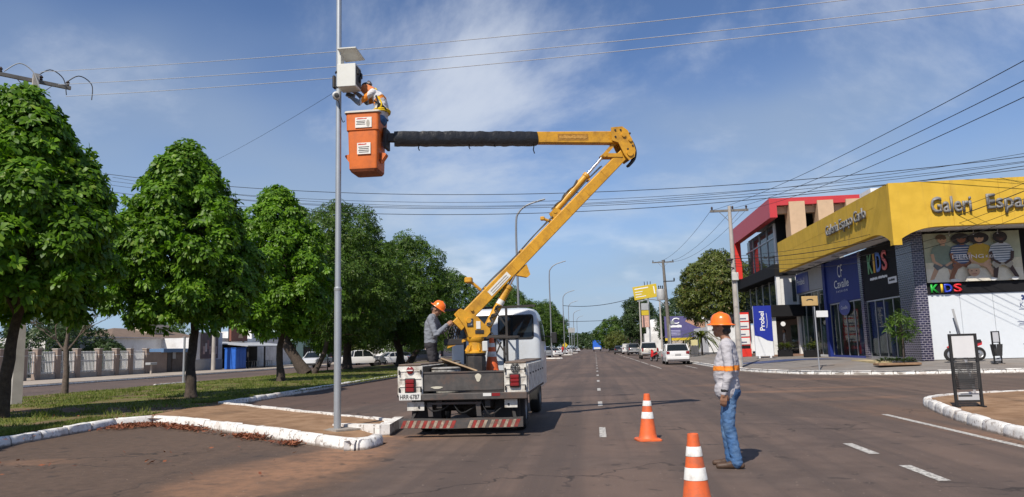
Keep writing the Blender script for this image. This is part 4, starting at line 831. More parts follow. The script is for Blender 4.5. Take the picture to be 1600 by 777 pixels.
def tail_lamp(lk, x, z, w=.165, h=.30):
    b = MB(); b.box((x, .02, z), (w+.03, .05, h+.03), 0, .01); e = P_('tail_lamp', b, STEEL_DARK, lk)
    for dz, hh in ((-h*.33, h*.31), (.0, h*.29), (h*.32, h*.31)):
        b = MB(); b.box((x, -.012, z+dz), (w, .03, hh), 0, .012); P_('lens', b, RED_LENS, e)
tail_lamp(lk_l, -.905, .875, .15, .22); tail_lamp(lk_r, .905, .925, .15, .20)
b = MB(); b.lathe([(.002, -.022), (.045, -.02), (.062, -.008), (.065, .012)], 22, Matrix.Translation((-.905, .022, 1.135)) @ Matrix.Rotation(-PI/2, 4, 'X')); P_('round_reflector', b, RED_LENS, lk_l); b = MB(); b.box((-.905, -.004, 1.135), (.105, .01, .018)); P_('reflector_bar', b, PLATE_W, lk_l)
b = MB(); b.box((-.905, .0, .69), (.38, .012, .125), 0, .004); pl = P_('number_plate', b, PLATE_W, lk_l); text(pl, 'plate_number', 'HRR·6787', INK, (-1.075, -.009, .648), (1, 0, 0), (0, 0, 1), .078, .335, .002, .01)
b = MB()
for r0 in (.075, .052): b.tube([(.915+math.cos(a)*r0, .024, 1.135+math.sin(a)*r0) for a in np.linspace(0, 2*PI, 25)], .006, 5, False)
b.box((.915, .024, 1.135), (.085, .01, .02)); b.box((.915, .024, 1.135), (.02, .01, .085))
for a in np.linspace(0, 2*PI, 7)[:-1]: b.box((.915+math.cos(a)*.064, .024, 1.135+math.sin(a)*.064), (.018, .01, .014))
P_('emblem', b, INK, lk_r)
# tailboard, cross beam, bumper
b = MB(); b.box((.015, .10, .93), (1.395, .045, .33), 0, .01); b.box((.015, .075, 1.085), (1.395, .03, .025)); tb = P_('tailboard', b, STEEL_GREY)
for x, z, w in ((.27, .985, .10), (-.45, .83, .2)):
    b = MB(); b.prism([(x+w*math.cos(a)*(.5+.12*math.sin(3*a)), z+(.07 if w < .15 else .022)*math.sin(a)) for a in np.linspace(0, 2*PI, 15)[:-1]], .004, Matrix.Translation((0, .074, 0)) @ Matrix.Rotation(PI/2, 4, 'X')); P_('paint_chip', b, mat('chip', (.5, .47, .38), .7, var=.2), tb)
b = MB(); b.box((.2, .04, .675), (1.82, .09, .115), 0, .012); cb = P_('cross_beam', b, STEEL_GREY)
for x, mm in ((.43, PLATE_W), (.58, RED_LENS)):
    b = MB(); b.box((x, -.007, .70), (.14, .006, .05)); P_('reflective_tape', b, mm, cb)
b = MB(); b.box((-.15, .14, .56), (.92, .10, .035)); 
for x in (-.60, .24): b.loft([[(x-.03, .1, .58), (x+.05, .1, .58), (x+.05, .2, .58), (x-.03, .2, .58)], [(x-.01, .1, .34), (x+.07, .1, .34), (x+.07, .2, .34), (x-.01, .2, .34)]])
P_('hitch_frame', b, STEEL_GREY)
for x, z in ((-.83, .52), (.82, .545)):
    b = MB(); b.box((x, .10, z), (.30 if x < 0 else .22, .012, .155), 0, .006); mf = P_('mud_plate', b, WHITE_OLD); b = MB(); b.lathe([(.02, -.004), (.02, .004)], 10, Matrix.Translation((x+(.06 if x < 0 else -.04), .088, z-.02)) @ Matrix.Rotation(PI/2, 4, 'X')); P_('bolt_hole', b, INK, mf)
    b = MB(); b.box((x*1.12, .35, .50), (.05, .05, .5)); P_('guard_stay', b, STEEL_DARK)
b = MB(); n = 13; secs = []
for i in range(n):
    x = -1.09+2.12*i/(n-1); s = .012*math.sin(PI*i/(n-1)*1.0)-.01*mnoise.noise((x*2, 0, 0)); secs.append([(x, -.05, .165-s), (x, -.05, .305-s), (x, .03, .325-s), (x, .03, .155-s)])
b.loft(secs); bp = P_('rear_bumper', b, STEEL_GREY)
for i in range(17):
    x0 = -1.06+i*.121
    if i in (8, 9, 12): continue
    w = .062; s = .012*math.sin(PI*(x0+1.09)/2.12); b = MB(); b.add([(x0, -.0535, .172-s), (x0+w, -.0535, .172-s), (x0+w+.055, -.0535, .296-s), (x0+.055, -.0535, .296-s)], [(0, 1, 2, 3)]); P_('red_stripe', b, mat('stripe_red', (.26, .026, .02), .6, var=.4, vs=14, dirt=(.11, .07, .05), dsc=8, damt=.9), bp, 0)
for i in range(17):
    x0 = -1.0+i*.121
    if i in (7, 8, 16): continue
    w = .055; s = .012*math.sin(PI*(x0+1.09)/2.12); b = MB(); b.add([(x0, -.0535, .172-s), (x0+w, -.0535, .172-s), (x0+w+.055, -.0535, .296-s), (x0+.055, -.0535, .296-s)], [(0, 1, 2, 3)]); P_('pale_stripe', b, mat('stripe_pale', (.34, .27, .20), .7, var=.4, vs=14, dirt=(.12, .085, .07), dsc=8, damt=.9), bp, 0)
for x in (-.9, .9): b = MB(); b.bar((x, .02, .24), (x*.9, .3, .52), .05, .05); P_('bumper_stay', b, STEEL_DARK)
for x in (-.74, .74):
    b = MB(); b.loft([[(x-.26, .55+.01*math.sin(k), z) for k in (0,)]+[(x+.26, .55, z), (x+.26, .562, z), (x-.26, .562, z)] for z in (.14, .35, .60)]); P_('mud_flap', b, BLACK)
for k in range(3): b = MB(); b.tube(smooth_path([(-.7+.5*k, .12, .60), (-.55+.5*k, .10, .44-.04*k), (-.35+.5*k, .14, .47), (-.2+.5*k, .2, .60)], 4), .012, 5); P_('hanging_cable', b, BLACK)
for x, lk in ((-1.12, lk_l), (-.69, lk_l), (.72, lk_r), (1.11, lk_r)):
    for z in (.80, 1.10): b = MB(); b.cyl((x+(.025 if x in (-1.12, .72) else -.025), .012, z-.04), (x+(.025 if x in (-1.12, .72) else -.025), .012, z+.04), .014, n=8); P_('hinge', b, STEEL_DARK, lk)
# cab: van-like, rounded, tapering to the roof
def rrect(w, d0, d1, z, rad, n=4):
    pts = []; 
    for cx, cy, a0 in ((w-rad, d0+rad, -PI/2), (w-rad, d1-rad, 0), (-w+rad, d1-rad, PI/2), (-w+rad, d0+rad, PI)):
        for i in range(n+1): a = a0+PI/2*i/n; pts.append((cx+rad*math.cos(a), cy+rad*math.sin(a), z))
    return pts
b = MB(); b.loft([rrect(1.03, 4.42, 6.35, .60, .10), rrect(1.04, 4.40, 6.38, 1.0, .12), rrect(1.04, 4.40, 6.36, 1.55, .13), rrect(1.0, 4.43, 6.15, 2.0, .14), rrect(.94, 4.47, 5.95, 2.26, .16), rrect(.88, 4.54, 5.85, 2.36, .18), rrect(.72, 4.68, 5.7, 2.40, .2)]); cabo = P_('cab', b, WHITE_CAB, None, 30)
def win(x0, x1, z0, z1, yb, nm='rear_window'):
    def yy(z): return 4.40+max(0, (z-1.55))*.067
    pts = []; rad = .06
    for cx, cz, a0 in ((x1-rad, z0+rad, -PI/2), (x1-rad, z1-rad, 0), (x0+rad, z1-rad, PI/2), (x0+rad, z0+rad, PI)):
        for i in range(5): a = a0+PI/2*i/4; pts.append((cx+rad*math.cos(a), cz+rad*math.sin(a)))
    def ring(off, g): 
        cx, cz = (x0+x1)/2, (z0+z1)/2; return [((x-cx)*(1+g/(x1-x0)*2)+cx, yy(z)-off, (z-cz)*(1+g/(z1-z0)*2)+cz) for x, z in pts]
    b = MB(); b.loft([ring(.004, .035), ring(.018, .028), ring(.018, 0.0), ring(.006, -.005)], cap=False); fr = P_(nm, b, BLACK, cabo)
    b = MB(); q = ring(.008, 0); b.add(q, [list(range(len(q)))]); P_('pane', b, DARKGLASS, fr, 0)
win(.10, .86, 1.70, 2.20, 0); win(-.86, -.12, 1.70, 2.20, 0)
for x in (0, -.44, .45):
    b = MB(); b.box((x, 4.385, 1.12), (.025, .03, .72), 0, .008); P_('pressed_rib', b, WHITE_CAB, cabo)
for s in (-1, 1):
    b = MB(); b.add([(s*1.052, 4.75, 1.62), (s*1.052, 5.75, 1.62), (s*1.005, 5.6, 2.1), (s*1.005, 4.8, 2.1)], [(0, 1, 2, 3)]); P_('side_window', b, DARKGLASS, cabo, 0)
    b = MB(); b.tube([(s*1.04, 5.9, 1.75), (s*1.22, 6.0, 1.72)], .015, 6); b.box((s*1.27, 6.0, 1.7), (.14, .08, .28), 0, .02); P_('wing_mirror', b, BLACK, cabo)
b = MB(); b.box((0, 5.4, .72), (2.02, 1.6, .12)); P_('cab_sill', b, BLACK, cabo)
# headboard frame behind the cab
b = MB()
for x in (-.62, .33): b.bar((x, 3.9, .7), (x, 3.9, 2.38), .055, .05)
b.bar((-1.25, 3.9, 2.36), (.98, 3.9, 2.40), .05, .05); b.bar((-.62, 3.9, 1.75), (.33, 3.9, 1.75), .045, .045)
b.bar((-.62, 3.9, 2.34), (.02, 3.9, 1.80), .03, .03); b.bar((.33, 3.9, 1.30), (.02, 3.9, 1.78), .03, .03); b.bar((.05, 3.9, 2.36), (.33, 3.9, 1.95), .03, .03)
P_('headboard', b, STEEL_DARK)
b = MB(); b.box((.34, 3.1, 1.70), (.70, .22, .055), 0, .008); b.bar((.16, 3.1, .7), (.16, 3.1, 1.68), .085, .06); b.bar((.36, 3.15, .7), (.36, 3.15, 1.68), .05, .05); b.bar((.10, 3.1, 1.15), (.30, 3.1, 1.60), .03, .03); P_('boom_rest', b, STEEL_DARK)
# pedestal, turret
b = MB(); b.lathe([(.195, .69), (.195, 1.30), (.18, 1.34), (.20, 1.36), (.20, 1.39)], 8, Matrix.Translation((-.04, 1.80, 0))); b.box((-.26, 1.66, 1.12), (.10, .03, .14)); P_('pedestal', b, STEEL_DARK)
b = MB(); b.lathe([(.205, 1.392), (.205, 1.425), (.145, 1.44), (.135, 1.60), (.16, 1.63), (.17, 1.68), (.17, 1.70)], 24, Matrix.Translation((-.04, 1.80, 0)))
for a in np.linspace(0, 2*PI, 7)[:-1]: b.bar((-.04+.135*math.cos(a), 1.80+.135*math.sin(a), 1.54), (-.04+.195*math.cos(a), 1.80+.195*math.sin(a), 1.43), .02, .05)
tur = P_('turret', b, YEL)
# frame of the boom plane: u runs along the boom in plan, w is up
A = Vector((-2.46, 14.34, 2.02))-TO; E = Vector((.80, 15.37, 5.42))-TO
U = Vector((E.x-A.x, E.y-A.y, 0)).normalized(); S_ = Vector((-U.y, U.x, 0)); T0 = Vector((-.04, 1.80, 0))
def plane_M(org, off): M = Matrix((U, Vector((0, 0, 1)), -S_)).transposed().to_4x4(); M.translation = Vector((org.x, org.y, 0))-S_*off; return M
def plate(b, poly, th, off=0., org=T0): b.prism(poly, th, plane_M(org, -off+0), -th/2)
b = MB()
for s in (-.13, .13): plate(b, [(-.40, 2.16), (-.30, 2.26), (.02, 2.10), (.16, 1.95), (.27, 1.86), (.27, 1.78), (.20, 1.70), (-.15, 1.70), (-.22, 1.90)], .025, s)
plate(b, [(-.15, 1.70), (.20, 1.70), (.22, 1.80), (-.18, 1.86)], .24); head_p = P_('turret_head', b, YEL)
for dx, dz, w, h, mm in ((-.12, 1.98, .12, .16, INK), (.04, 1.93, .085, .15, STICKER), (.06, 1.80, .17, .07, STEEL_DARK)):
    b = MB(); q = T0+U*dx-S_*.15+Vector((0, 0, dz)); M = Matrix((U, S_, Vector((0, 0, 1)))).transposed().to_4x4(); M.translation = q; b._boxM(M, (w, .012, h), .003); P_('plate', b, mm, head_p)
b = MB(); q = T0+U*-.12-S_*.157+Vector((0, 0, 1.98)); M = Matrix((U, S_, Vector((0, 0, 1)))).transposed().to_4x4(); M.translation = q; b._boxM(M, (.075, .006, .10)); P_('gauge', b, mat('dull_silver', (.3, .31, .33), .4), head_p)
# lower boom
d1 = (E-A).normalized(); up1 = S_.cross(d1); up1 = up1 if up1.z > 0 else -up1; A0 = A-d1*.22; E0 = E-d1*.02
def boxbeam(b, a, c, w, h0, h1, up, ch=.014):
    d = (c-a).normalized(); sd_ = d.cross(up).normalized(); secs = []
    for p, h in ((a, h0), (c, h1)):
        r_ = []
        for x, z in ((-1, -1), (1, -1), (1, 1), (-1, 1)):
            for q in ((0, ch), (ch, 0)) if x*z > 0 else ((ch, 0), (0, ch)):
                r_.append(tuple(p+sd_*x*(w/2-q[0])+up*z*(h/2-q[1])))
        secs.append(r_)
    b.loft(secs)
b = MB(); boxbeam(b, A0+up1*.08, E0+up1*.05, .20, .245, .22, up1); lb = P_('lower_boom', b, YEL, None, 25)
def decal(parent, name, p, d, up, w, h, m, off): 
    M = Matrix((d, up.cross(d), up)).transposed().to_4x4(); M.translation = p-S_*off; b = MB(); b._boxM(M, (w, .004, h)); return P_(name, b, m, parent, 0)
st = decal(lb, 'sticker', A+d1*.95+up1*.06, d1, up1, .56, .12, STICKER, .1035)
for k in range(2): scribble(st, 'print', mat('print_grey', (.30, .28, .26), .6, var=0), A+d1*.72+up1*(.03+.045*(1-k)-.01)-S_*.1060, d1, up1, .028, .46, .0015, k)
b = MB(); q = A+d1*.62+up1*.26; b.tube([q-up1*.05, q+up1*.22-d1*.02], .03, 8); b.box(tuple(q+up1*.28-d1*.03), (.15, .16, .11), None, .02); P_('boom_stop', b, YEL, lb)
b = MB(); b.cyl(A-S_*.17, A+S_*.17, .05, n=12); b.cyl(A+d1*.2-S_*.14+up1*.1, A+d1*.2+S_*.14+up1*.1, .03, n=10); P_('pivot_pin', b, YEL, lb)
# lift cylinder under the lower boom
c0 = Vector((-2.14, 14.46, 1.80))-TO; c1 = Vector((-1.47, 14.67, 3.06))-TO; dc = (c1-c0).normalized(); Lc = (c1-c0).length
b = MB(); b.tube([c0, c0+dc*.10], [.07, .07], 12); b.tube([c0+dc*.08, c0+dc*.16, c0+dc*.18, c0+dc*(Lc*.66), c0+dc*(Lc*.67), c0+dc*(Lc*.72)], [.07, .078, .078, .078, .09, .09], 18); lc = P_('lift_cylinder', b, YEL)
b = MB(); b.tube([c0+dc*Lc*.7, c1], .035, 14); P_('rod', b, CHROME, lc); b = MB(); b.tube([c0+dc*Lc*.42, c0+dc*Lc*.49], .0795, 18); P_('sleeve_label', b, STICKER, lc)
for k in range(3):
    b = MB(); pts = [c0+dc*(.10+.06*i)+S_*(-.09+.02*math.sin(i*2+k))+dc.cross(S_)*(.05*math.sin(i*1.9+k)) for i in range(9)]; b.tube(smooth_path(pts, 3), .012, 6); P_('hose', b, BLACK, lc)
b = MB(); m_ = A+d1*((c1-A).dot(d1)); lowb = m_-up1*.06
for s in (-.06, .06): b.prism([(-.16, .0), (.16, .0), (.06, -.20), (-.02, -.20)], .02, Matrix.Translation(lowb+S_*s) @ Matrix((d1, up1, d1.cross(up1))).transposed().to_4x4())
b.cyl(c1-S_*.1, c1+S_*.1, .035, n=10); P_('cylinder_bracket', b, YEL, lb)
for k in range(2):
    b = MB(); pts = [A+d1*(.5+.42*i)+up1*(.215+.012*math.sin(i*1.7+k))+S_*(.05-.07*k) for i in range(10)]; b.tube(smooth_path(pts, 3), .013, 6); P_('boom_hose', b, BLACK, lb)
for i in range(4): b = MB(); q = A+d1*(.7+1.05*i)+up1*.205; M = Matrix((d1, S_, up1)).transposed().to_4x4(); M.translation = q; b._boxM(M, (.05, .16, .035)); P_('hose_clip', b, YEL, lb)
for i in range(6):
    b = MB(); q = A+d1*(1.4+.55*i)+up1*.065-S_*.101; M = Matrix((d1, S_, up1)).transposed().to_4x4(); M.translation = q; b._boxM(M, (.012, .006, .19)); P_('weld_seam', b, YEL, lb)
# upper boom
B0 = Vector((.66, 15.33, 5.80))-TO; B1 = Vector((-3.60, 13.82, 5.62))-TO; d2 = (B1-B0).normalized(); up2 = Vector((0, 0, 1)); up2 = (up2-d2*up2.dot(d2)).normalized()
b = MB(); boxbeam(b, B0, B1, .19, .26, .19, up2); ub = P_('upper_boom', b, YEL, None, 25)
ed = -d2 if (-d2).x > 0 else d2; EMB = mat('raised_ochre', (.36, .17, .02), .6, var=.3, vs=20)
decal(ub, 'name_frame', B0+d2*1.02, ed, up2, .66, .135, EMB, .097); scribble(ub, 'raised_lettering', mat('raised_pale', (.50, .26, .05), .6, var=.4, vs=40), B0+d2*1.32-up2*.04-S_*.0995, ed, up2, .08, .60, .004, 4)
# knuckle plates and link
b = MB(); K0 = Vector((E.x, E.y, 0))
def kplate(poly, th, s): plate(b, [(x, z) for x, z in poly], th, s, K0)
for s in (-.155, .155):
    kplate([(-.34, 5.98), (-.10, 6.01), (.02, 5.93), (.12, 5.70), (.17, 5.50), (.14, 5.36), (.02, 5.28), (-.08, 5.40), (-.20, 5.66), (-.34, 5.70)], .03, s)
kn = P_('knuckle', b, YEL)
b = MB()
for uu, zz, rr in ((.04, 5.44, .07), (-.08, 5.82, .045), (.06, 5.72, .04)): b.cyl(K0+U*uu-S_*.20+Vector((0, 0, zz)), K0+U*uu+S_*.20+Vector((0, 0, zz)), rr, n=14)
P_('knuckle_pin', b, YEL, kn)
for uu, zz in ((-.26, 5.92), (-.26, 5.78), (-.14, 5.93), (.06, 5.86), (.11, 5.60), (.0, 5.52)): b = MB(); b.cyl(K0+U*uu-S_*.185+Vector((0, 0, zz)), K0+U*uu-S_*.165+Vector((0, 0, zz)), .022, n=6); P_('bolt', b, STEEL_DARK, kn)
b = MB(); pts = [K0+U*x+Vector((0, 0, z)) for x, z in ((-.02, 5.86), (.13, 5.72), (.20, 5.52), (.17, 5.34), (.05, 5.20))]; b.tube(smooth_path(pts, 4), .035, 7); b.tube(smooth_path([p+S_*.06 for p in pts], 4), .03, 7); b.tube(smooth_path([p-S_*.07 for p in pts], 4), .03, 7); P_('knuckle_hose', b, STEEL_DARK, kn)
# upper cylinder lying along the lower boom
u0 = Vector((-.72, 14.90, 4.20))-TO; u1 = Vector((.33, 15.23, 5.40))-TO; du = (u1-u0).normalized(); Lu = (u1-u0).length
b = MB(); b.tube([u0, u0+du*.04, u0+du*.06, u0+du*Lu*.62, u0+du*Lu*.63, u0+du*Lu*.67], [.055, .06, .062, .062, .075, .075], 16); uc = P_('fold_cylinder', b, YEL); b = MB(); b.tube([u0+du*Lu*.65, u1], .03, 12); P_('rod', b, CHROME, uc)
b = MB()
for s in (-.07, .07):
    M = Matrix((d1, up1, d1.cross(up1))).transposed().to_4x4(); M.translation = u0+S_*s-up1*.20-d1*.02; b.prism([(-.14, 0), (.18, 0), (.08, .25), (-.06, .25)], .018, M)
b.cyl(u0-S_*.1, u0+S_*.1, .04, n=10); q = u0-d1*.16; b.tube([q-up1*.16, q+up1*.06-d1*.10], .03, 8); b.box(tuple(q+up1*.08-d1*.11), (.09, .09, .08), None, .015); P_('cylinder_lug', b, YEL, lb)
b = MB(); b.bar(u1-du*.05, K0+U*-.16+Vector((0, 0, 5.76)), .10, .07); b.bar(u1-S_*.1, E+d1*-.08+up1*.06-S_*.1, .03, .08); b.bar(u1+S_*.1, E+d1*-.08+up1*.06+S_*.1, .03, .08); b.cyl(u1-S_*.14, u1+S_*.14, .045, n=12); P_('fold_link', b, YEL)
for k in range(2):
    b = MB(); pts = [u0+du*(i*.14)+up1*(.07+.02*math.sin(i*2.2+k))+S_*(.04*k-.05) for i in range(7)]; b.tube(smooth_path(pts, 3), .011, 6); P_('hose', b, BLACK, uc)
# black fabric sleeve over the outer half of the upper boom
FAB = mat('black_vinyl', (.012, .012, .014), .38, var=.25, vs=6, bump=.7, bs=9); b = MB(); c_s = B0+d2*1.78; c_e = B1+d2*.16; n = 46; m = 14; secs = []
for i in range(n+1):
    p = c_s.lerp(c_e, i/n); ring = []
    sag = .012*mnoise.noise((i*.6, 0, 1)); tight = 1-.05*(abs((i*6/n) % 1-.5) > .44)-(.06 if i in (16, 17) else 0)
    for k in range(m):
        a = 2*PI*k/m; ca, sa = math.cos(a), math.sin(a); q = .128*tight; e = 1/max(abs(ca), abs(sa))**.8; wv = 1+.06*mnoise.noise((i*.45, math.cos(a)*1.6, math.sin(a)*1.6+3))
        ring.append(tuple(p+S_*ca*q*e*wv+up2*(sa*q*1.08*e*wv-.012+sag)))
    secs.append(ring)
b.loft(secs); cv = P_('boom_cover', b, FAB, ub, 50)
for fr, L in ((.02, .20), (.48, .10), (.83, .13), (.30, .06)):
    p = c_s.lerp(c_e, fr)-up2*.12; b = MB(); b.tube([p, p-up2*L*.6+d2*.03, p-up2*L+d2*.01], .012, 5); P_('tie_strap', b, FAB, cv)
# bucket
bc = Vector((-4.215, 13.50, 0))-TO
def brect(w, d, z, rad=.05): return [(bc.x+x, bc.y+y, zz) for x, y, zz in rrect(w/2, -d/2, d/2, z, rad, 3)]
b = MB(); b.loft([brect(.535, .53, 4.90, .03), brect(.545, .54, 4.93, .04), brect(.585, .58, 5.63, .05), brect(.63, .62, 5.65, .05), brect(.645, .63, 5.985, .05), brect(.60, .58, 5.985, .05), brect(.53, .52, 5.0, .04)]); bk = P_('bucket', b, ORANGE_GRP, None, 30)
b = MB(); b.loft([brect(.70, .68, 5.985, .06), brect(.70, .68, 6.015, .06), brect(.67, .65, 6.025, .06), brect(.58, .56, 6.015, .05), brect(.58, .56, 5.985, .05)], cap=False); P_('rim', b, mat('bucket_rim', (.62, .58, .52), .6, var=.1), bk)
b = MB(); b.loft([brect(.49, .49, 4.855, .05), brect(.54, .535, 4.905, .03)]); P_('bucket_base', b, mat('base_rust', (.22, .06, .02), .7, var=.3), bk)
for s in (-1, 1):
    b = MB(); x = bc.x+s*.30; b.prism([(0, .02), (s*.10, .0), (s*.10, -.03), (0, -.17)], .16, Matrix.Translation((x, bc.y+.05, 5.22)) @ Matrix.Rotation(PI/2, 4, 'X')); P_('side_fin', b, ORANGE_GRP, bk)
b = MB(); b.tube(smooth_path([(bc.x-.29, bc.y+.1, 5.50), (bc.x-.36, bc.y+.08, 5.42), (bc.x-.34, bc.y+.08, 5.28)], 4), .03, 7); P_('lanyard', b, BLACK, bk)
for z, w, h, x in ((5.785, .32, .20, .03), (5.285, .26, .22, .03)):
    yf = bc.y-(.318 if z > 5.6 else .293)-.006; b = MB(); b.box((bc.x+x, yf, z), (w, .006, h)); sk = P_('sticker', b, STICKER, bk)
    yf -= .0045; scribble(sk, 'heading', INK_RED, (bc.x+x-w*.42, yf+.002, z+h*.30), (1, 0, 0), (0, 0, 1), h*.13, w*.62, .002, int(z*10))
    for k in range(3 if z > 5.6 else 4):
        b = MB(); b.box((bc.x+x-(.05 if z > 5.6 else 0), yf, z+h*(.12-.15*k)), (w*(.55 if z > 5.6 else .8)*(1-.1*(k % 2)), .002, h*.06)); P_('print_line', b, INK, sk, 0)
    if z > 5.6: b = MB(); b.prism([(bc.x+x+.09+.035*math.cos(a), z-.02+.07*math.sin(a)) for a in np.linspace(0, 2*PI, 9)[:-1]], .002, Matrix.Translation((0, yf, 0)) @ Matrix.Rotation(PI/2, 4, 'X')); P_('pictogram', b, mat('picto_grey', (.35, .33, .28), .6), sk, 0)
b = MB(); b.bar(B1-d2*.2, Vector((bc.x+.34, bc.y+.15, 5.60)), .12, .16, (0, 0, 1)); b.box((bc.x+.36, bc.y+.1, 5.55), (.06, .3, .4), 0, .01); P_('bucket_mount', b, STEEL_DARK, ub)
# hydraulic control levers left of the turret
b = MB(); q = Vector((-.50, 1.76, 1.72))
for i in range(6): b.tube([q+Vector((.05*i-.1, .02*i, -.06+.02*i)), q+Vector((.05*i-.18, .0, .14+.02*(i % 3)))], .010, 6); b.lathe([(.001, -.02), (.02, 0), (.001, .02)], 8, Matrix.Translation(q+Vector((.05*i-.18, .0, .15+.02*(i % 3)))))
b.box(tuple(q+Vector((.03, .06, -.10))), (.40, .14, .12), .2, .01)
for k in range(5): b.tube(smooth_path([q+Vector((.05*k-.1, .08, -.08)), q+Vector((.05*k-.05, .15, .20)), q+Vector((.22, .18, .32-.04*k)), q+Vector((.40, .1, .25))], 4), .014, 6)
lv = P_('control_valve', b, STEEL_DARK); b = MB(); b.bar(q+Vector((-.1, 0, -.20)), q+Vector((.30, .05, -.05)), .03, .05); P_('lever_guard', b, YEL, lv)
b = MB(); b.box((.17, 1.62, 1.52), (.10, .06, .19), .3, .01); P_('junction_box', b, PLATE_W, tur)

# things lying in the truck bed
t = thing('cable_drum', 'round grey taped bin standing in the truck bed behind the tailboard', 'bin', tuple(TO+Vector((-.42, .72, .70)))); b = MB(); b.lathe([(.24, 0), (.26, .02), (.262, .20), (.27, .22), (.262, .24), (.264, .43), (.255, .45), (.22, .46)], 24); b.build('tub', mat('mottled_tin', (.30, .29, .27), .6, var=.5, vs=14, dirt=(.06, .055, .05), dsc=9, damt=.8), t)
for z in (.21, .43): b = MB(); b.lathe([(.266, z-.012), (.276, z), (.266, z+.012)], 24, cap=False); b.build('band', STEEL_GREY, t)
t = thing('board', 'pale plywood board lying across the truck bed', 'board', tuple(TO+Vector((-.34, 1.75, .72)))); b = MB(); M = Matrix.Rotation(.35, 4, 'Y') @ Matrix.Rotation(-.2, 4, 'X'); M.translation = (0, 0, .42); b._boxM(M, (.75, .5, .03), .004); b.build('sheet', mat('plywood', (.36, .25, .15), .8, var=.25, vs=6), t)
b = MB(); b.bar((.25, .1, 0), (.25, .1, .40), .04, .04); b.bar((-.25, .1, 0), (-.25, .1, .48), .04, .04); b.build('prop', WOOD_OLD, t)
CONE_O = mat('cone_orange', (.70, .125, .03), .55, var=.14, vs=5, dirt=(.28, .10, .06), dsc=8, damt=.6, bump=.1, bs=12); CONE_W = mat('cone_white', (.70, .69, .66), .45, var=.08, dirt=(.33, .28, .23), dsc=11, damt=.75, bump=.15, bs=30)
def cone(label, loc, rz=0., group=None, tilt=None):
    t = thing('traffic_cone', label, 'traffic cone', loc, rz, group); b = MB()
    b.loft([rrect(.185, -.185, .185, z, .05, 3) if k == 0 else rrect(.165, -.165, .165, z, .05, 3) for k, z in ((0, 0), (0, .02), (1, .035))]); b.lathe([(.155, .03), (.14, .05), (.128, .10), (.052, .64), (.046, .70), (.038, .705), (.03, .66)], 26); b.build('cone_body', CONE_O, t, 40)
    rr = lambda z: .128+(z-.10)*(.052-.128)/.54+.003
    for z0, z1 in ((.33, .43), (.52, .60)): b = MB(); b.lathe([(rr(z0)-.002, z0), (rr(z0), z0+.002), (rr(z1), z1-.002), (rr(z1)-.002, z1)], 26, cap=False); b.build('white_band', CONE_W, t, 40)
    if tilt: t.rotation_euler = tilt
    return t
GC = 'orange traffic cones'
cone('whole orange and white traffic cone standing left of the man on the road', (.75, 11.85, 0), .2, GC, (.0, .02, .2)); cone('nearest orange traffic cone, its base cut off by the bottom of the picture', (.79, 6.5, 0), .5, GC, (-.015, .0, .5)); cone('orange traffic cone stowed upright in the truck bed by the cab', tuple(TO+Vector((.22, 2.2, .98))), .3, GC)
t = thing('wheel_chock', 'dark wooden block in the truck bed under the stowed cone', 'block', tuple(TO+Vector((.22, 2.2, .70)))); b = MB(); b.box((0, 0, .14), (.5, .5, .28), .2, .01); b.build('block', WOOD_OLD, t); b = MB(); b.box((0, -.26, .2), (.3, .03, .05), .2); b.build('batten', WOOD_OLD, t)
# ============================================================ buildings on the right
CREAM = mat('cream_render', (.52, .36, .23), .8, var=.08, vs=2); RED_P = mat('red_panel', (.50, .035, .042), .45, var=.08, vs=1.5, dirt=(.34, .05, .05), damt=.4); RED_BR = mat('red_bright', (.62, .03, .02), .5, var=.05)
ty = NT('yellow_render', .7, .3); yc = ty.mix(ty.mr(ty.noise(1.2, 5, .6), .35, .65), (.58, .365, .035), (.66, .42, .045)); yc = ty.mix(ty.mr(ty.noise(1, 6, .65, (2.2, 2.2, .22)), .52, .70, 0, .55), yc, (.42, .26, .05)); yc = ty.mix(ty.mr(ty.noise(6, 6, .7), .62, .75, 0, .4), yc, (.36, .24, .08)); YELW = ty.done(yc); BLACKP = mat('black_panel', (.010, .010, .012), .75, var=.2, vs=2, spec=.25); WHITEW = mat('white_render', (.68, .68, .67), .7, var=.06, vs=2, dirt=(.5, .48, .45), damt=.4)
GREYW = mat('grey_render', (.34, .35, .36), .7, var=.08, vs=2); NAVY = mat('navy_panel', (.014, .030, .19), .6, var=.10, vs=1.5, spec=.3); BLUEP = mat('blue_panel', (.02, .045, .26), .4, var=.06); DARK_IN = mat('shop_interior', (.34, .32, .30), .8, var=.3, vs=1)
GLASS = glass('shop_glass', (.02, .028, .03), .72); GLASS2 = glass('upper_glass', (.05, .065, .07), .25); ALU = mat('aluminium', (.45, .45, .46), .4, metal=.6, var=.05); CHROME_L = mat('brushed_letters', (.20, .195, .19), .55, metal=.1, var=.15); WHITE_L = mat('white_letters', (.75, .75, .75), .5, var=0)
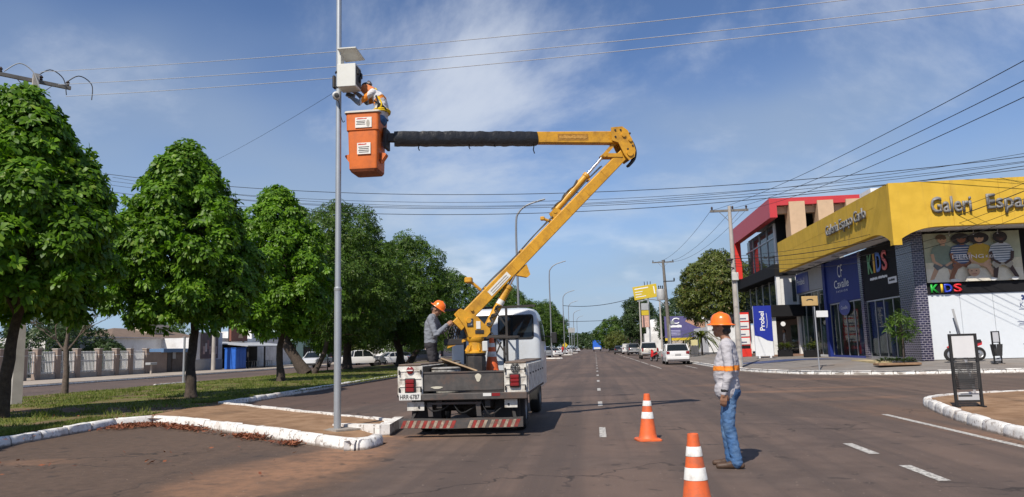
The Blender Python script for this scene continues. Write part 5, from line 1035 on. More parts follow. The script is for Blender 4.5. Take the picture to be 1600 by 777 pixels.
def tiles():
    t = NT('mosaic_tiles', .25, .6); mp = t.N.new('ShaderNodeMapping'); mp.inputs['Scale'].default_value = (1, 1, 1); sp_ = t.N.new('ShaderNodeSeparateXYZ'); t.L.new(t.pos, sp_.inputs[0]); cb = t.N.new('ShaderNodeCombineXYZ'); t.L.new(t.op('ADD', sp_.outputs[0], sp_.outputs[1]), cb.inputs[0]); t.L.new(sp_.outputs[2], cb.inputs[1])
    br = t.N.new('ShaderNodeTexBrick'); br.offset = .5; br.inputs['Scale'].default_value = 1; br.inputs['Brick Width'].default_value = .20; br.inputs['Row Height'].default_value = .10; br.inputs['Mortar Size'].default_value = .012
    br.inputs['Color1'].default_value = (.018, .018, .04, 1); br.inputs['Color2'].default_value = (.035, .032, .075, 1); br.inputs['Mortar'].default_value = (.26, .24, .28, 1); t.L.new(cb.outputs[0], br.inputs['Vector']); return t.done(br.outputs[0])
TILES = tiles()
ZF = .45
gal = thing('yellow_gallery', 'corner shopping gallery with wide yellow fascia and dark mosaic pillar', 'building', (0, 0, 0))
def B(name, c, d, m, parent=None, rot=None, ch=0., label=None, smooth=35): b = MB(); b.box(c, d, rot, ch); return b.build(name, m, parent or gal, smooth, label=label)
def quadbox(x0, x1, y0, y1, z0, z1): return ((x0+x1)/2, (y0+y1)/2, (z0+z1)/2), (x1-x0, y1-y0, z1-z0)
def BQ(name, x0, x1, y0, y1, z0, z1, m, parent=None, ch=0., label=None): c, d = quadbox(x0, x1, y0, y1, z0, z1); return B(name, c, d, m, parent, None, ch, label)
# fascia: long yellow band on two sides with an arched drop at the corner
def fascia():
    b = MB(); pts = []                    # side towards the avenue, plane x = 12.7
    arc = [(34.9-2.4*a, 6.07-.72*a**2.4) for a in np.linspace(0, 1, 9)]
    poly = [(51.9, 8.15), (51.9, 6.12)]+[(y, z) for y, z in arc]+[(32.5, 8.02)]
    M = Matrix(((0, 0, 1, 12.7), (1, 0, 0, 0), (0, 1, 0, 0), (0, 0, 0, 1))); b.prism(poly, .35, M)
    arc2 = [(14.7-1.995*a, 6.07-.71*a**2.4) for a in np.linspace(1, 0, 9)]
    poly2 = [(12.705, 8.016)]+[(x, z) for x, z in arc2]+[(30, 6.07), (30, 8.016)]
    M2 = Matrix(((1, 0, 0, 0), (0, 0, 1, 32.498), (0, 1, 0, 0), (0, 0, 0, 1))); b.prism(poly2, .35, M2); return b.build('fascia', YELW, gal, 20)
fs = fascia()
b = MB()
for x in np.arange(15.2, 30, 1.9): b.box((x, 32.497, 7.03), (.012, .006, 1.96))
for y in np.arange(35.4, 51, 2.1): b.box((12.699, y, 7.08), (.006, .012, 1.9))
b.box((12.699, 43.0, 7.3), (.006, 17.5, .008))
b.build('panel_joint', mat('joint_ochre', (.40, .23, .02), .8), fs)
BQ('roof_slab', 12.95, 30, 32.8, 51.8, 7.75, 7.9, GREYW); b = MB(); b.add([(13.0, 32.8, 6.13), (30, 32.8, 6.13), (30, 34.6, 6.13), (14.2, 34.6, 6.13), (14.2, 51.8, 6.20), (13.0, 51.8, 6.20)], [(0, 1, 2, 3), (0, 3, 4, 5)]); b.build('soffit', WHITEW, gal, 0)
for y in (41.5, 43, 46.2, 47.6, 50): B('soffit_lamp', (13.6, y, 6.10), (.35, .18, .05), ALU)
# "Galeria Espaco" lettering: two words on the street side, three on the avenue side
text(gal, 'lettering', 'Galeri', CHROME_L, (14.30, 32.44, 6.62), (1, 0, 0), (0, 0, 1), .70, 1.62, .06, .02); text(gal, 'lettering', 'Espaço', CHROME_L, (16.52, 32.44, 6.50), (1, 0, 0), (0, 0, 1), .84, 2.2, .06, .02)
text(gal, 'lettering', 'Galeria Espaço Carlo', CHROME_L, (12.64, 41.0, 6.80), (0, -1, 0), (0, 0, 1), .72, 5.9, .06, .015)
b = MB(); b.tube([(14.2, 32.42, 6.8), (19, 32.42, 6.8)], .012, 5); b.tube([(14.2, 32.42, 7.15), (19, 32.42, 7.15)], .012, 5)
# corner pillar
BQ('corner_pillar', 14.12, 14.62, 34.3, 36.05, ZF, 6.12, TILES, None, .01)
BQ('shop_wall', 14.45, 14.7, 36.05, 54, 5.9, 6.14, BLACKP)
# upper sign panels on the avenue side (x = 14.2)
def panel(name, y0, y1, z0, z1, m, label=None): return BQ(name, 14.2, 14.42, y0, y1, z0, z1, m, None, .015, label)
pk = panel('sign_panel', 36.10, 40.75, 3.45, 6.11, BLACKP, 'black sign panel with coloured letters'); pc = panel('sign_panel', 41.2, 46.9, 3.62, 6.11, NAVY, 'navy sign panel with white monogram'); pp = panel('sign_panel', 47.4, 53.6, 4.70, 6.11, GREYW, 'pale sign panel with blue logo flag')
for ch_, c, y in (('K', (.16, .42, .22), 39.75), ('I', (.72, .42, .06), 38.98), ('D', (.10, .22, .62), 38.62), ('S', (.75, .16, .16), 37.86)): text(pk, 'letter', ch_, mat('letter_'+ch_, c, .5, var=.05), (14.165, y, 4.75), (0, -1, 0), (0, 0, 1), .98, .64 if ch_ != 'I' else .2, .03, .02)
scribble(pk, 'tagline', WHITE_L, (14.194, 39.7, 4.40), (0, -1, 0), (0, 0, 1), .16, 1.0, .006, 1); scribble(pk, 'tagline', WHITE_L, (14.194, 38.6, 4.40), (0, -1, 0), (0, 0, 1), .16, 1.15, .006, 2); BQ('small_sign', 14.17, 14.2, 36.35, 37.35, 4.06, 4.36, WHITE_L, pk); scribble(pk, 'small_print', INK, (14.166, 37.22, 4.16), (0, -1, 0), (0, 0, 1), .12, .68, .002, 3)
text(pc, 'monogram', 'CF', WHITE_L, (14.185, 44.65, 5.02), (0, -1, 0), (0, 0, 1), .72, .85, .012, -.005); text(pc, 'shop_name', 'Cavalle', WHITE_L, (14.185, 45.4, 4.42), (0, -1, 0), (0, 0, 1), .48, 2.5, .012, .005); text(pc, 'tagline', 'F A S H I O N', WHITE_L, (14.185, 45.1, 4.17), (0, -1, 0), (0, 0, 1), .12, 1.9, .008)
bl = BQ('logo_flag', 14.165, 14.2, 50.6, 53.55, 4.72, 6.0, BLUEP, pp); text(pp, 'shop_name', 'Probel', WHITE_L, (14.15, 53.3, 5.25), (0, -1, 0), (0, 0, 1), .42, 1.9, .008, .01)
# ground floor shop fronts: deep rooms behind glass, mullions, goods
def shop(y0, y1, ztop, seed, tint, label):
    g = random.Random(seed); e = bpy.data.objects.new('shop_front', None); COL.objects.link(e); e.parent = gal; e['label'] = label
    BQ('back_wall', 18.2, 18.3, y0, y1, ZF, ztop, DARK_IN, e); BQ('side_wall', 14.5, 18.2, y0-.05, y0+.05, ZF, ztop, DARK_IN, e); BQ('side_wall', 14.5, 18.2, y1-.05, y1+.05, ZF, ztop, DARK_IN, e); BQ('shop_floor', 14.4, 18.2, y0, y1, ZF+.01, ZF+.04, mat('shop_floor', (.28, .27, .25), .4), e); BQ('shop_ceiling', 14.4, 18.2, y0, y1, ztop-.06, ztop, DARK_IN, e)
    n = 4; w = (y1-y0)/n
    for i in range(n): BQ('pane', 14.30, 14.315, y0+i*w+.03, y0+(i+1)*w-.03, ZF+.12, ztop-.05, GLASS, e)
    for i in range(n+1): BQ('mullion', 14.27, 14.34, y0+i*w-.03, y0+i*w+.03, ZF+.02, ztop, ALU, e)
    BQ('sill', 14.24, 14.36, y0, y1, ZF, ZF+.12, tint, e); BQ('transom', 14.26, 14.34, y0, y1, ztop-.06, ztop+.01, ALU, e)
    for i in range(9):
        y = g.uniform(y0+.3, y1-.3); z = ZF+.1; h = g.uniform(.7, 1.7); c = g.choice([(.5, .05, .05), (.6, .5, .1), (.1, .15, .5), (.6, .6, .58), (.1, .35, .12), (.5, .25, .3), (.55, .5, .45)])
        b = MB(); x = g.uniform(14.7, 16.2); b.box((x, y, z+h/2), (.25, g.uniform(.3, .7), h), g.uniform(-.3, .3), .04); b.box((x, y, z+h+.12), (.16, .18, .22), 0, .05); b.build('display', mat('goods%d%d' % (seed, i), c, .7, var=.25, vs=4), e)
    return e
shop(36.15, 40.7, 3.42, 1, ALU, 'glazed shop front under the black sign panel'); shop(41.3, 46.8, 3.6, 2, BLUEP, 'blue framed shop front under the navy sign panel'); shop(47.5, 53.5, 4.66, 3, WHITEW, 'tall shop front under the pale sign panel')
BQ('divider_pillar', 14.15, 14.62, 40.78, 41.18, ZF, 6.1, TILES); BQ('divider_pillar', 14.1, 14.62, 46.92, 47.38, ZF, 6.1, NAVY); BQ('divider_pillar', 14.15, 14.6, 53.6, 54.0, ZF, 6.1, WHITEW)
b = MB(); b.prism([(44.05+.95*math.cos(a), 3.28+.45*math.sin(a)) for a in np.linspace(0, 2*PI, 25)[:-1]], .03, Matrix(((0, 0, 1, 14.20), (1, 0, 0, 0), (0, 1, 0, 0), (0, 0, 0, 1)))); ob = b.build('oval_sign', BLUEP, gal); text(ob, 'shop_name', 'Cavalle', WHITE_L, (14.19, 44.6, 3.18), (0, -1, 0), (0, 0, 1), .2, 1.1, .002)
# street side wall
BQ('rear_wall', 29.8, 30, 34.5, 54, ZF, 7.7, GREYW); BQ('street_wall', 14.63, 30, 34.62, 34.9, ZF, 6.13, BLACKP)
pz = 3.32
for i in range(11):
    x0 = 14.66+i*1.36; BQ('wall_panel', x0+.008, x0+1.352, 34.50, 34.62, ZF+.02, pz, mat('white_hoarding', (.66, .70, .74), .4, var=.03), None, .006)
kb = BQ('black_band', 14.64, 30, 34.44, 34.62, pz+.02, 3.80, BLACKP)
for ch_, c, x, w in (('K', (.02, .42, .05), 14.80, .34), ('I', (.75, .5, .03), 15.22, .09), ('D', (.03, .06, .55), 15.36, .34), ('S', (.70, .02, .03), 15.76, .34)): text(kb, 'letter', ch_, mat('band_letter_'+ch_, c, .45, var=.03), (x, 34.40, pz+.07), (1, 0, 0), (0, 0, 1), .37, w, .04, .025)
# hoarding print: crossed mark, coloured word, lines of small print
hp = bpy.data.objects.new('hoarding_print', None); COL.objects.link(hp); hp.parent = gal; PRN = mat('print_navy', (.03, .05, .16), .5, var=0); y_ = 34.494
for s in (-1, 1): b = MB(); b.bar((18.72-s*.16, y_, 2.98), (18.72+s*.16, y_, 3.16), .09, .004, (0, 1, 0)); b.build('crossed_mark', PRN, hp)
for ch_, c, x, w in (('K', (.03, .05, .16), 18.46, .15), ('I', (.03, .3, .08), 18.64, .04), ('D', (.03, .05, .16), 18.72, .15), ('S', (.6, .03, .05), 18.91, .14)): text(hp, 'letter', ch_, mat('small_letter_'+ch_, c, .5, var=0), (x, y_, 2.66), (1, 0, 0), (0, 0, 1), .19, w, .002)
for z, w in ((2.56, .7), (2.02, .95), (1.95, .8), (1.88, .9)): B('print_line', (18.75, y_, z), (w, .004, .022), PRN, hp)
for z in (1.06, .88, .72): B('print_line', (18.95, y_, z), (.75, .004, .03), PRN, hp); B('print_dot', (18.45, y_, z), (.06, .004, .06), PRN, hp)
# advertising poster with seated children (flat print)
def poster():
    x0, x1, z0, z1, y = 14.70, 18.72, 3.84, 6.02, 34.42; pst = BQ('poster', x0, x1, y, y+.06, z0, z1, mat('poster_ground', (.42, .45, .31), .5, var=.25, vs=1.0), None, 0, 'wide advertising print of four seated children')
    W_, H_ = x1-x0, z1-z0; lay = [0]
    def shape(pts, m, nm='print_shape'):
        lay[0] += 1; yy = y-.0025-.0022*lay[0]; b = MB(); b.add([(x0+u_*W_, yy, z0+v_*H_) for u_, v_ in pts], [list(range(len(pts)))]); return b.build(nm, m, pst, 0)
    def ell(cx, cy, rx, ry, n=20, a0=0, a1=2*PI): return [(cx+rx*math.cos(a), cy+ry*math.sin(a)) for a in np.linspace(a0, a1, n+1)[:-1]]
    def pm(n, c): return mat('print_'+n, c, .5, var=.12, vs=5)
    LS = [shape]
    def limb(p, q, w0, w1, m): 
        dx, dy = (q[0]-p[0])*W_, (q[1]-p[1])*H_; L = math.hypot(dx, dy); nx, ny = -dy/L/W_, dx/L/H_; LS[0]([(p[0]+nx*w0, p[1]+ny*w0), (q[0]+nx*w1, q[1]+ny*w1), (q[0]-nx*w1, q[1]-ny*w1), (p[0]-nx*w0, p[1]-ny*w0)], m)
    shape([(0, 0), (1, 0), (1, .46), (0, .40)], pm('floor', (.66, .61, .44))); shape([(0, .0), (1, .0), (1, .25), (0, .28)], pm('seat', (.74, .69, .54)))
    sk1, sk2, sk3 = pm('skin_light', (.55, .34, .21)), pm('skin_mid', (.26, .105, .05)), pm('skin_deep', (.055, .026, .018)); hairm = pm('hair', (.02, .014, .012))
    kids = [(.19, sk1, pm('sage', (.20, .26, .20)), None, pm('grey_short', (.13, .14, .14)), 0, pm('fair_hair', (.12, .075, .035))), (.385, sk2, pm('navy_tee', (.05, .09, .2)), pm('stripe_white', (.66, .66, .66)), sk2, .055, hairm), (.565, sk1, pm('mustard', (.50, .33, .02)), None, sk1, .06, hairm), (.78, sk3, pm('white_tee', (.55, .58, .60)), pm('stripe_ink', (.05, .09, .14)), pm('stone_short', (.40, .36, .28)), .01, hairm)]
    shape0 = shape; KX = [0]
    def shape(pts, m, nm='print_shape'): return shape0([((u_-KX[0])*1.32+KX[0], v_) for u_, v_ in pts], m, nm)
    LS[0] = shape
    for cx, sk, tee, stp, sh, afro, hr in kids:
        KX[0] = cx
        lg = 1 if cx > .5 else -1
        for s in (-1, 1): limb((cx+s*.045, .34), (cx+s*.085-.02*lg*-1, .05), .085, .06, sk); shape(ell(cx+s*.085, .03, .028, .03), pm('shoe', (.7, .7, .68)))
        shape([(cx-.085, .33), (cx-.06, .44), (cx+.06, .44), (cx+.085, .33), (cx+.055, .24), (cx, .31), (cx-.055, .24)], sh)
        shape([(cx-.065, .36), (cx-.10, .56), (cx-.075, .71), (cx-.02, .76), (cx+.03, .76), (cx+.075, .71), (cx+.10, .56), (cx+.065, .36)], tee)
        if stp:
            for k in range(7): v = .39+.048*k; hw = .064+.022*min(1, k/3.)-(.01 if k == 6 else 0); shape([(cx-hw, v), (cx+hw, v+.006), (cx+hw, v+.022), (cx-hw, v+.016)], stp)
        for s in (-1, 1): limb((cx+s*.085, .58), (cx+s*.075, .42), .055, .05, sk); limb((cx+s*.075, .42), (cx+s*.015, .33), .05, .04, sk)
        limb((cx+.005, .74), (cx+.008, .82), .07, .06, sk)
        if afro: shape(ell(cx+.0, .87, .052+afro*.5, .115), hr)
        shape(ell(cx+.004, .865, .036, .082), sk)
        shape(ell(cx-.004, .90, .043, .078, 14, -.35, PI+.55), hr)
        for s in (-1, 1): shape(ell(cx+.006+s*.014, .868, .0045, .009, 8), hairm)
        shape([(cx-.008, .818), (cx+.02, .818), (cx+.016, .826), (cx-.004, .826)], pm('lip', (.36, .12, .09)))
    KX[0] = .475
    shape([(.40, 0), (.42, .09), (.47, .12), (.53, .11), (.59, .05), (.60, 0)], pm('cream_top', (.66, .62, .52))); shape(ell(.475, .20, .045, .11), sk1); shape(ell(.475, .27, .052, .075, 14, -.1, PI+.1), pm('cap', (.50, .48, .37))); shape([(.42, .25), (.53, .25), (.535, .275), (.415, .275)], pm('cap_peak', (.42, .40, .3)))
    for s in (-1, 1): shape(ell(.475+s*.018, .205, .006, .010, 8), hairm)
    shape([(.455, .135), (.498, .135), (.49, .15), (.462, .15)], pm('lip', (.36, .12, .09)))
    lay[0] += 1; yy = y-.003-.0022*lay[0]; text(pst, 'shop_name', 'HERING', WHITE_L, (x0+.265*W_, yy, z0+.455*H_), (1, 0, 0), (0, 0, 1), .17, 1.30, .001); text(pst, 'shop_name', 'KIDS', WHITE_L, (x0+.61*W_, yy, z0+.46*H_), (1, 0, 0), (0, 0, 1), .12, .40, .001)
    for x in np.linspace(x0, x1, 5)[1:-1]: b = MB(); b.box((x, yy-.02, z1-.14), (.05, .12, .03)); b.tube([(x, yy-.02, z1-.14), (x, yy-.10, z1+.05)], .012, 5); b.build('picture_lamp', ALU, pst)
    BQ('poster_frame', x0-.06, x1+.06, y+.02, y+.10, z1, z1+.06, BLACKP, pst); BQ('poster_frame', x1, x1+.06, y+.02, y+.10, z0, z1, BLACKP, pst)
poster()
BQ('roof_tank_room', 17.9, 19.9, 48.6, 50.6, 7.9, 11.0, WHITEW)

# ---- red and black office building behind the gallery
off = thing('red_office', 'two storey office with red frame, cream fins and black bands', 'building', (0, 0, 0))
def O(name, x0, x1, y0, y1, z0, z1, m, parent=None, ch=0.): c, d = quadbox(x0, x1, y0, y1, z0, z1); return B(name, c, d, m, parent or off, None, ch)
xa, ya, yb, zt = 12.45, 52.3, 66.5, 11.35
O('red_frame', xa, xa+.5, ya, yb, zt-1.35, zt, RED_P); O('red_frame', xa, xa+.5, yb-.9, yb, 6.9, zt-1.35, RED_BR); O('red_frame', xa+.5, 20.5, ya+.05, ya+.5, zt-.50, zt, RED_P); O('roof', xa+.5, 30, ya+1.0, yb, zt-.3, zt-.1, GREYW)
for x in (13.75, 15.65, 17.55, 19.45): O('cream_fin', x, x+1.05, ya-.12, ya+1.2, 7.9, zt-.30, CREAM); O('fin_soffit', x-.85, x, ya+.56, ya+1.0, zt-1.0, zt-.52, CREAM)
O('dark_recess', 13.4, 30, ya+2.4, ya+2.6, 7.9, zt-.3, BLACKP); O('recess_ceiling', xa+.5, 30, ya+.9, ya+2.4, zt-.9, zt-.8, BLACKP)
# recessed glazed upper floor
O('upper_core', 13.6, 18, ya+3.2, yb-.9, 6.9, zt-1.2, GREYW)
for i in range(4): y0 = ya+3.0+i*2.5; O('upper_window', 13.42, 13.5, y0+.05, y0+2.4, 7.05, 9.0, GLASS2); O('upper_window', 13.42, 13.5, y0+.05, y0+2.4, 9.1, 9.95, GLASS2); O('mullion', 13.36, 13.52, y0-.05, y0+.05, 6.9, 10.0, ALU)
O('transom', 13.36, 13.52, ya+3, yb-.9, 9.0, 9.1, ALU); O('corner_post', 13.3, 13.75, ya+2.65, ya+3.05, 6.9, 10.0, WHITEW); O('louvre_wall', 13.75, 18, ya+2.7, ya+2.9, 6.9, 10, GREYW)
for z in np.arange(7.1, 10, .32): O('louvre', 13.76, 16, ya+2.62, ya+2.7, z, z+.1, WHITEW)
O('black_band', 12.75, 17.5, ya+1.2, yb+3.2, 6.05, 6.88, BLACKP, None, .02)
O('lower_core', 13.9, 18, ya+2.2, yb+3, 3.9, 6.05, GREYW)
for i in range(6): y0 = ya+2.4+i*2.4; O('lower_window', 13.72, 13.8, y0+.05, y0+2.3, 4.15, 5.95, GLASS2); O('mullion', 13.68, 13.82, y0-.05, y0+.05, 4.0, 6.05, WHITEW)
O('white_wall', 13.0, 15.6, ya+1.4, ya+1.6, 4.0, 6.05, WHITEW); O('corner_post', 12.85, 13.1, ya+1.3, ya+1.7, 3.9, 6.05, WHITEW); O('side_window', 13.9, 15.4, ya+1.32, ya+1.38, 4.2, 5.9, GLASS2)
bb = O('entrance_canopy', 11.9, 17.6, ya+.35, yb+3.5, 3.15, 3.95, BLACKP, None, .02); scribble(bb, 'office_name', mat('dull_letters', (.05, .05, .055), .5), (11.893, 67.0, 3.35), (0, -1, 0), (0, 0, 1), .4, 4.2, .008, 5)
for x, y in ((12.2, ya+.6), (12.2, ya+4.6), (12.2, ya+9), (14.3, ya+.6)): O('white_column', x, x+.26, y, y+.26, ZF, 3.15, WHITEW)
O('entrance_wall', 15.4, 15.6, ya+.6, yb+3, ZF, 3.15, mat('entrance_wood', (.10, .055, .04), .6, var=.3)); O('door', 15.34, 15.4, ya+2.5, ya+4.3, ZF, 2.7, GLASS); O('door', 15.34, 15.4, ya+6, ya+8.3, ZF, 2.7, GLASS)
O('entrance_step', 11.9, 15.4, ya+.5, yb+3, ZF-.1, ZF+.12, mat('terracotta_step', (.22, .13, .09), .8, var=.15)); O('north_block', 15.6, 22, ya+2, yb+3, .2, 6.05, GREYW)
b = MB(); b.prism([(12.9+.16*math.cos(a), 2.65+.16*math.sin(a)) for a in np.linspace(0, 2*PI, 17)[:-1]], .04, Matrix(((1, 0, 0, 0), (0, 0, 1, ya+.5), (0, 1, 0, 0), (0, 0, 0, 1)))); b.build('round_sign', WHITE_L, off)
# people in the entrance
def far_person(label, loc, rz, c1, c2, s=1., group=None, sk=(.25, .14, .09)):
    J = dict(pelvis=(0, 0, .93), waist=(0, 0, 1.05), chest=(0, 0, 1.28), neck=(0, 0, 1.46), head=(.02, 0, 1.62), shL=(0, .18, 1.40), shR=(0, -.18, 1.40), elL=(.02, .24, 1.13), elR=(.02, -.24, 1.13), wrL=(.12, .22, .92), wrR=(.10, -.22, .90), hipL=(0, .088, .9), hipR=(0, -.088, .9), knL=(.06, .1, .5), knR=(-.02, -.1, .5), anL=(.02, .11, .085), anR=(-.08, -.11, .085), toeL=(.25, .12, .03), toeR=(.15, -.12, .03))
    P = body(J, 'shirt', 'trouser'); head(P, J['head'], (1, 0, 0), (0, 0, 1)); hand(P, J['wrL'], (.2, 0, -1), (0, -1, 0), .5, 1); hand(P, J['wrR'], (.2, 0, -1), (0, 1, 0), .5, -1)
    k = '%.2f%.2f%.2f' % c1; k2 = '%.2f%.2f%.2f' % c2
    t = figure('person', label, loc, rz, P, dict(shirt=cloth('top'+k, c1), trouser=cloth('leg'+k2, c2), skin=SKIN, hair=HAIR, shoe=BLACK), .02, .006, None, 2); return t
far_person('person in teal top standing in the office entrance beside the white totem', (12.9, 55.6, .57), 2.5, (.03, .20, .22), (.08, .07, .06)); far_person('person in pale clothes standing in the office entrance', (13.7, 55.9, .57), 2.9, (.5, .5, .48), (.45, .43, .4))

# ---- signs and furniture on the right pavement
t = thing('blue_totem', 'tall blue and white totem sign with vertical white word', 'sign', (10.72, 49.0, .43), .0)
b = MB(); b.box((0, .09, 1.72), (1.12, .18, 3.2), 0, .02); b.box((-.35, .09, .06), (.1, .3, .12)); b.box((.35, .09, .06), (.1, .3, .12)); b.build('totem_body', mat('totem_white', (.70, .72, .75), .4, var=.03), t)
b = MB(); b.prism([(-.56, 3.33), (-.56, 1.45), (-.2, 1.36), (.2, 1.12), (.56, 1.05), (.56, 3.33)], .01, Matrix(((1, 0, 0, 0), (0, 0, -1, -.002), (0, 1, 0, 0), (0, 0, 0, 1)))); b.build('blue_field', mat('totem_blue', (.015, .03, .30), .4, var=.04), t); text(t, 'shop_name', 'Probel', WHITE_L, (.10, -.016, 1.75), (0, 0, 1), (-1, 0, 0), .30, 1.22, .002, .02)
b = MB(); b.tube(smooth_path([(.22, -.016, 1.9), (.27, -.016, 2.3), (.24, -.016, 2.85)], 5), .014, 5); b.build('swash', WHITE_L, t)
t = thing('directory_sign', 'red framed directory sign with stacked white name boards', 'sign', (10.55, 54.8, .45)); b = MB(); b.box((0, .1, .28), (1.05, .24, .56), 0, .01); b.box((0, .12, 1.7), (1.02, .10, 2.9), 0, .01); b.build('sign_frame', RED_BR, t)
for i, z in enumerate((2.78, 2.22, 1.66, 1.10)): b = MB(); b.box((0, .055, z), (.94, .03, .46), 0, .006); p = b.build('name_board', mat('board_white', (.68, .68, .67), .5, var=.04), t); b = MB(); b.box((.1*(i % 2)-.05, .037, z-.08), (.7-.1*i, .005, .10)); b.build('print_line', mat('board_print', (.12, .13, .2), .6), p)
b = MB(); b.box((0, .055, .68), (.94, .03, .24)); b.build('name_board', BLACKP, t)
t = thing('street_name_post', 'slim post with tan plate and white street plate by the kerb', 'sign', (9.55, 33.5, .17)); b = MB(); b.cyl((0, 0, 0), (0, 0, 2.75), .03, n=10); b.build('post', ALU, t); b = MB(); b.box((-.18, -.03, 3.0), (.68, .03, .42), 0, .01); p = b.build('tan_plate', mat('tan_plate', (.45, .30, .12), .6, var=.08), t); b = MB(); b.tube([(-.18+.13*math.cos(a), -.05, 3.02+.05*math.sin(a)) for a in np.linspace(0, PI, 9)], .022, 5); b.build('emblem', INK, p)
b = MB(); b.box((.30, 0, 2.42), (.56, .02, .28), .3, .005); b.build('street_plate', WHITE_L, t)
def litter_frame(label, loc, rz, s, paper=True):
    t = thing('litter_stand', label, 'litter bin', loc, rz, None, s); b = MB()
    for x in (-.225, .225): b.bar((x, 0, 0), (x, 0, 1.40), .055, .045)
    b.bar((-.225, 0, 1.38), (.225, 0, 1.38), .03, .04); b.bar((-.225, 0, .92), (.225, 0, .92), .03, .03); b.bar((-.225, 0, .12), (.225, 0, .12), .03, .04)
    for x in (-.225, .225): b.bar((x, -.14, .02), (x, .16, .02), .05, .03)
    b.build('stand', BLACK, t)
    b = MB(); b.box((0, -.005, 1.15), (.395, .015, .42), 0, .004); b.build('notice_board', mat('board_pale', (.62, .62, .63), .4, var=.04), t)
    # mesh basket
    bk_ = MB(); gm = mat('basket_mesh', (.05, .05, .052), .6)
    for i in range(19): x = -.185+i*.37/18; bk_.bar((x*.9, -.10, .36), (x, -.15, .84), .009, .009); bk_.bar((x*.9, .10, .36), (x, .15, .84), .009, .009)
    for z in np.linspace(.36, .84, 14):
        q = (z-.36)/.48; yy = .10+.05*q; xx = .168+.017*q
        for s_ in (-1, 1): bk_.bar((-xx, s_*yy, z), (xx, s_*yy, z), .008, .008); bk_.bar((s_*xx, -yy, z), (s_*xx, yy, z), .008, .008)
    bk_.build('wire_basket', gm, t); b = MB(); b.box((0, 0, .35), (.32, .2, .02)); b.build('basket_floor', gm, t)
    b = MB(); b.box((0, -.01, .20), (.37, .015, .13), 0, .004); lb_ = b.build('label_board', mat('board_grey', (.42, .43, .45), .4, var=.08), t); b = MB(); b.box((-.06, -.019, .22), (.24, .004, .03)); b.build('print_line', INK, lb_); return t
litter_frame('black litter bin stand with pale notice board on the bare corner ground', (6.93, 15.0, .13), -.08, .98); litter_frame('small black litter bin stand on the far pavement beside the white hoarding', (16.3, 32.5, .30), .5, .95)
t = thing('leaning_sign', 'grey traffic sign seen edge-on, leaning behind the litter stand', 'sign', (8.42, 18.0, .13), -.43); b = MB(); b.bar((.05, 0, 0), (-.22, 0, 1.75), .05, .05); b.build('post', ALU, t); b = MB(); b.bar((-.10, .0, 1.10), (-.22, .0, 1.95), .30, .05); b.build('sign_plate', GREYW, t)
t = thing('pavement_board', 'black framed pavement board with yellow notice behind the white hatchback', 'sign', (9.0, 69.5, .28)); b = MB()
for x in (-.36, .36): b.bar((x, 0, 0), (x, 0, 1.65), .06, .05)
b.bar((-.36, 0, 1.62), (.36, 0, 1.62), .05, .05); b.bar((-.36, 0, .2), (.36, 0, .2), .05, .05); b.build('stand', BLACK, t); b = MB(); b.box((0, 0, 1.3), (.62, .02, .5)); b.build('notice', mat('notice_yellow', (.55, .5, .25), .6), t); b = MB(); b.box((0, 0, .65), (.62, .02, .7)); b.build('dark_board', mat('dark_board', (.08, .08, .085), .6), t)
for (x, y), lab in (((13.2, 47.6), 'dark planter with upright leaves at the tall shop front'), ((12.6, 51.6), 'dark planter with leafy plant beside the office entrance')):
    t = thing('planter', lab, 'planter', (x, y, ZF)); b = MB(); b.box((0, 0, .22), (.9, .45, .44), 0, .03); b.build('tub', BLACKP, t); g = np.random.default_rng(int(y)); P = np.stack([g.uniform(-.35, .35, 26), g.uniform(-.15, .15, 26), g.uniform(.45, .8, 26)], 1); V, F = leaf_cloud(P, np.tile([0., 0., 1.], (26, 1)), 6, .45, .08, .3, 3, False); link('leaves', fastmesh('leaves', V, F), LEAF_C, t)
    b = MB()
    for i in range(6): b.tube([(P[i][0]*.6, P[i][1]*.6, .4), tuple(P[i])], .012, 5)
    b.build('stems', BARK, t)
# ============================================================ left side of the far carriageway
PIL = mat('pillar_brown', (.30, .23, .19), .85, var=.15, vs=3, dirt=(.16, .12, .1), damt=.5); RAIL = mat('rail_white', (.66, .66, .65), .5, var=.05); PLINTH = mat('plinth', (.42, .37, .33), .9, var=.15, vs=2, dirt=(.22, .17, .13), damt=.5); LWALL = mat('left_white_wall', (.70, .70, .70), .85, var=.08, vs=1.2, dirt=(.40, .37, .34), dsc=.8, damt=.6); ROOFT = mat('roof_tan', (.17, .12, .088), .9, var=.2, vs=2)
XF = -40.0; fen = thing('railing_fence', 'white bar fence between brown pillars along the far pavement', 'fence', (XF, 0, .19))
ys = [44.0, 46.3, 48.4, 49.7, 51.7, 53.85, 56.4, 58.6, 60.5, 62.8]
pmesh = MB(); pmesh.box((0, 0, 1.08), (.42, .42, 2.16), 0, .015); pm_ = pmesh.mesh('pillar'); cmesh = MB(); cmesh.box((0, 0, 2.20), (.50, .50, .08), 0, .015); cm_ = cmesh.mesh('pillar_cap'); rmesh = MB(); rmesh.box((0, 0, 1.72), (.45, .45, .035), 0, .01); rm_ = rmesh.mesh('pillar_band')
bmesh_ = MB(); bmesh_.box((0, 0, 1.22), (.035, .05, 1.62), 0); bar_me = bmesh_.mesh('bar', 0)
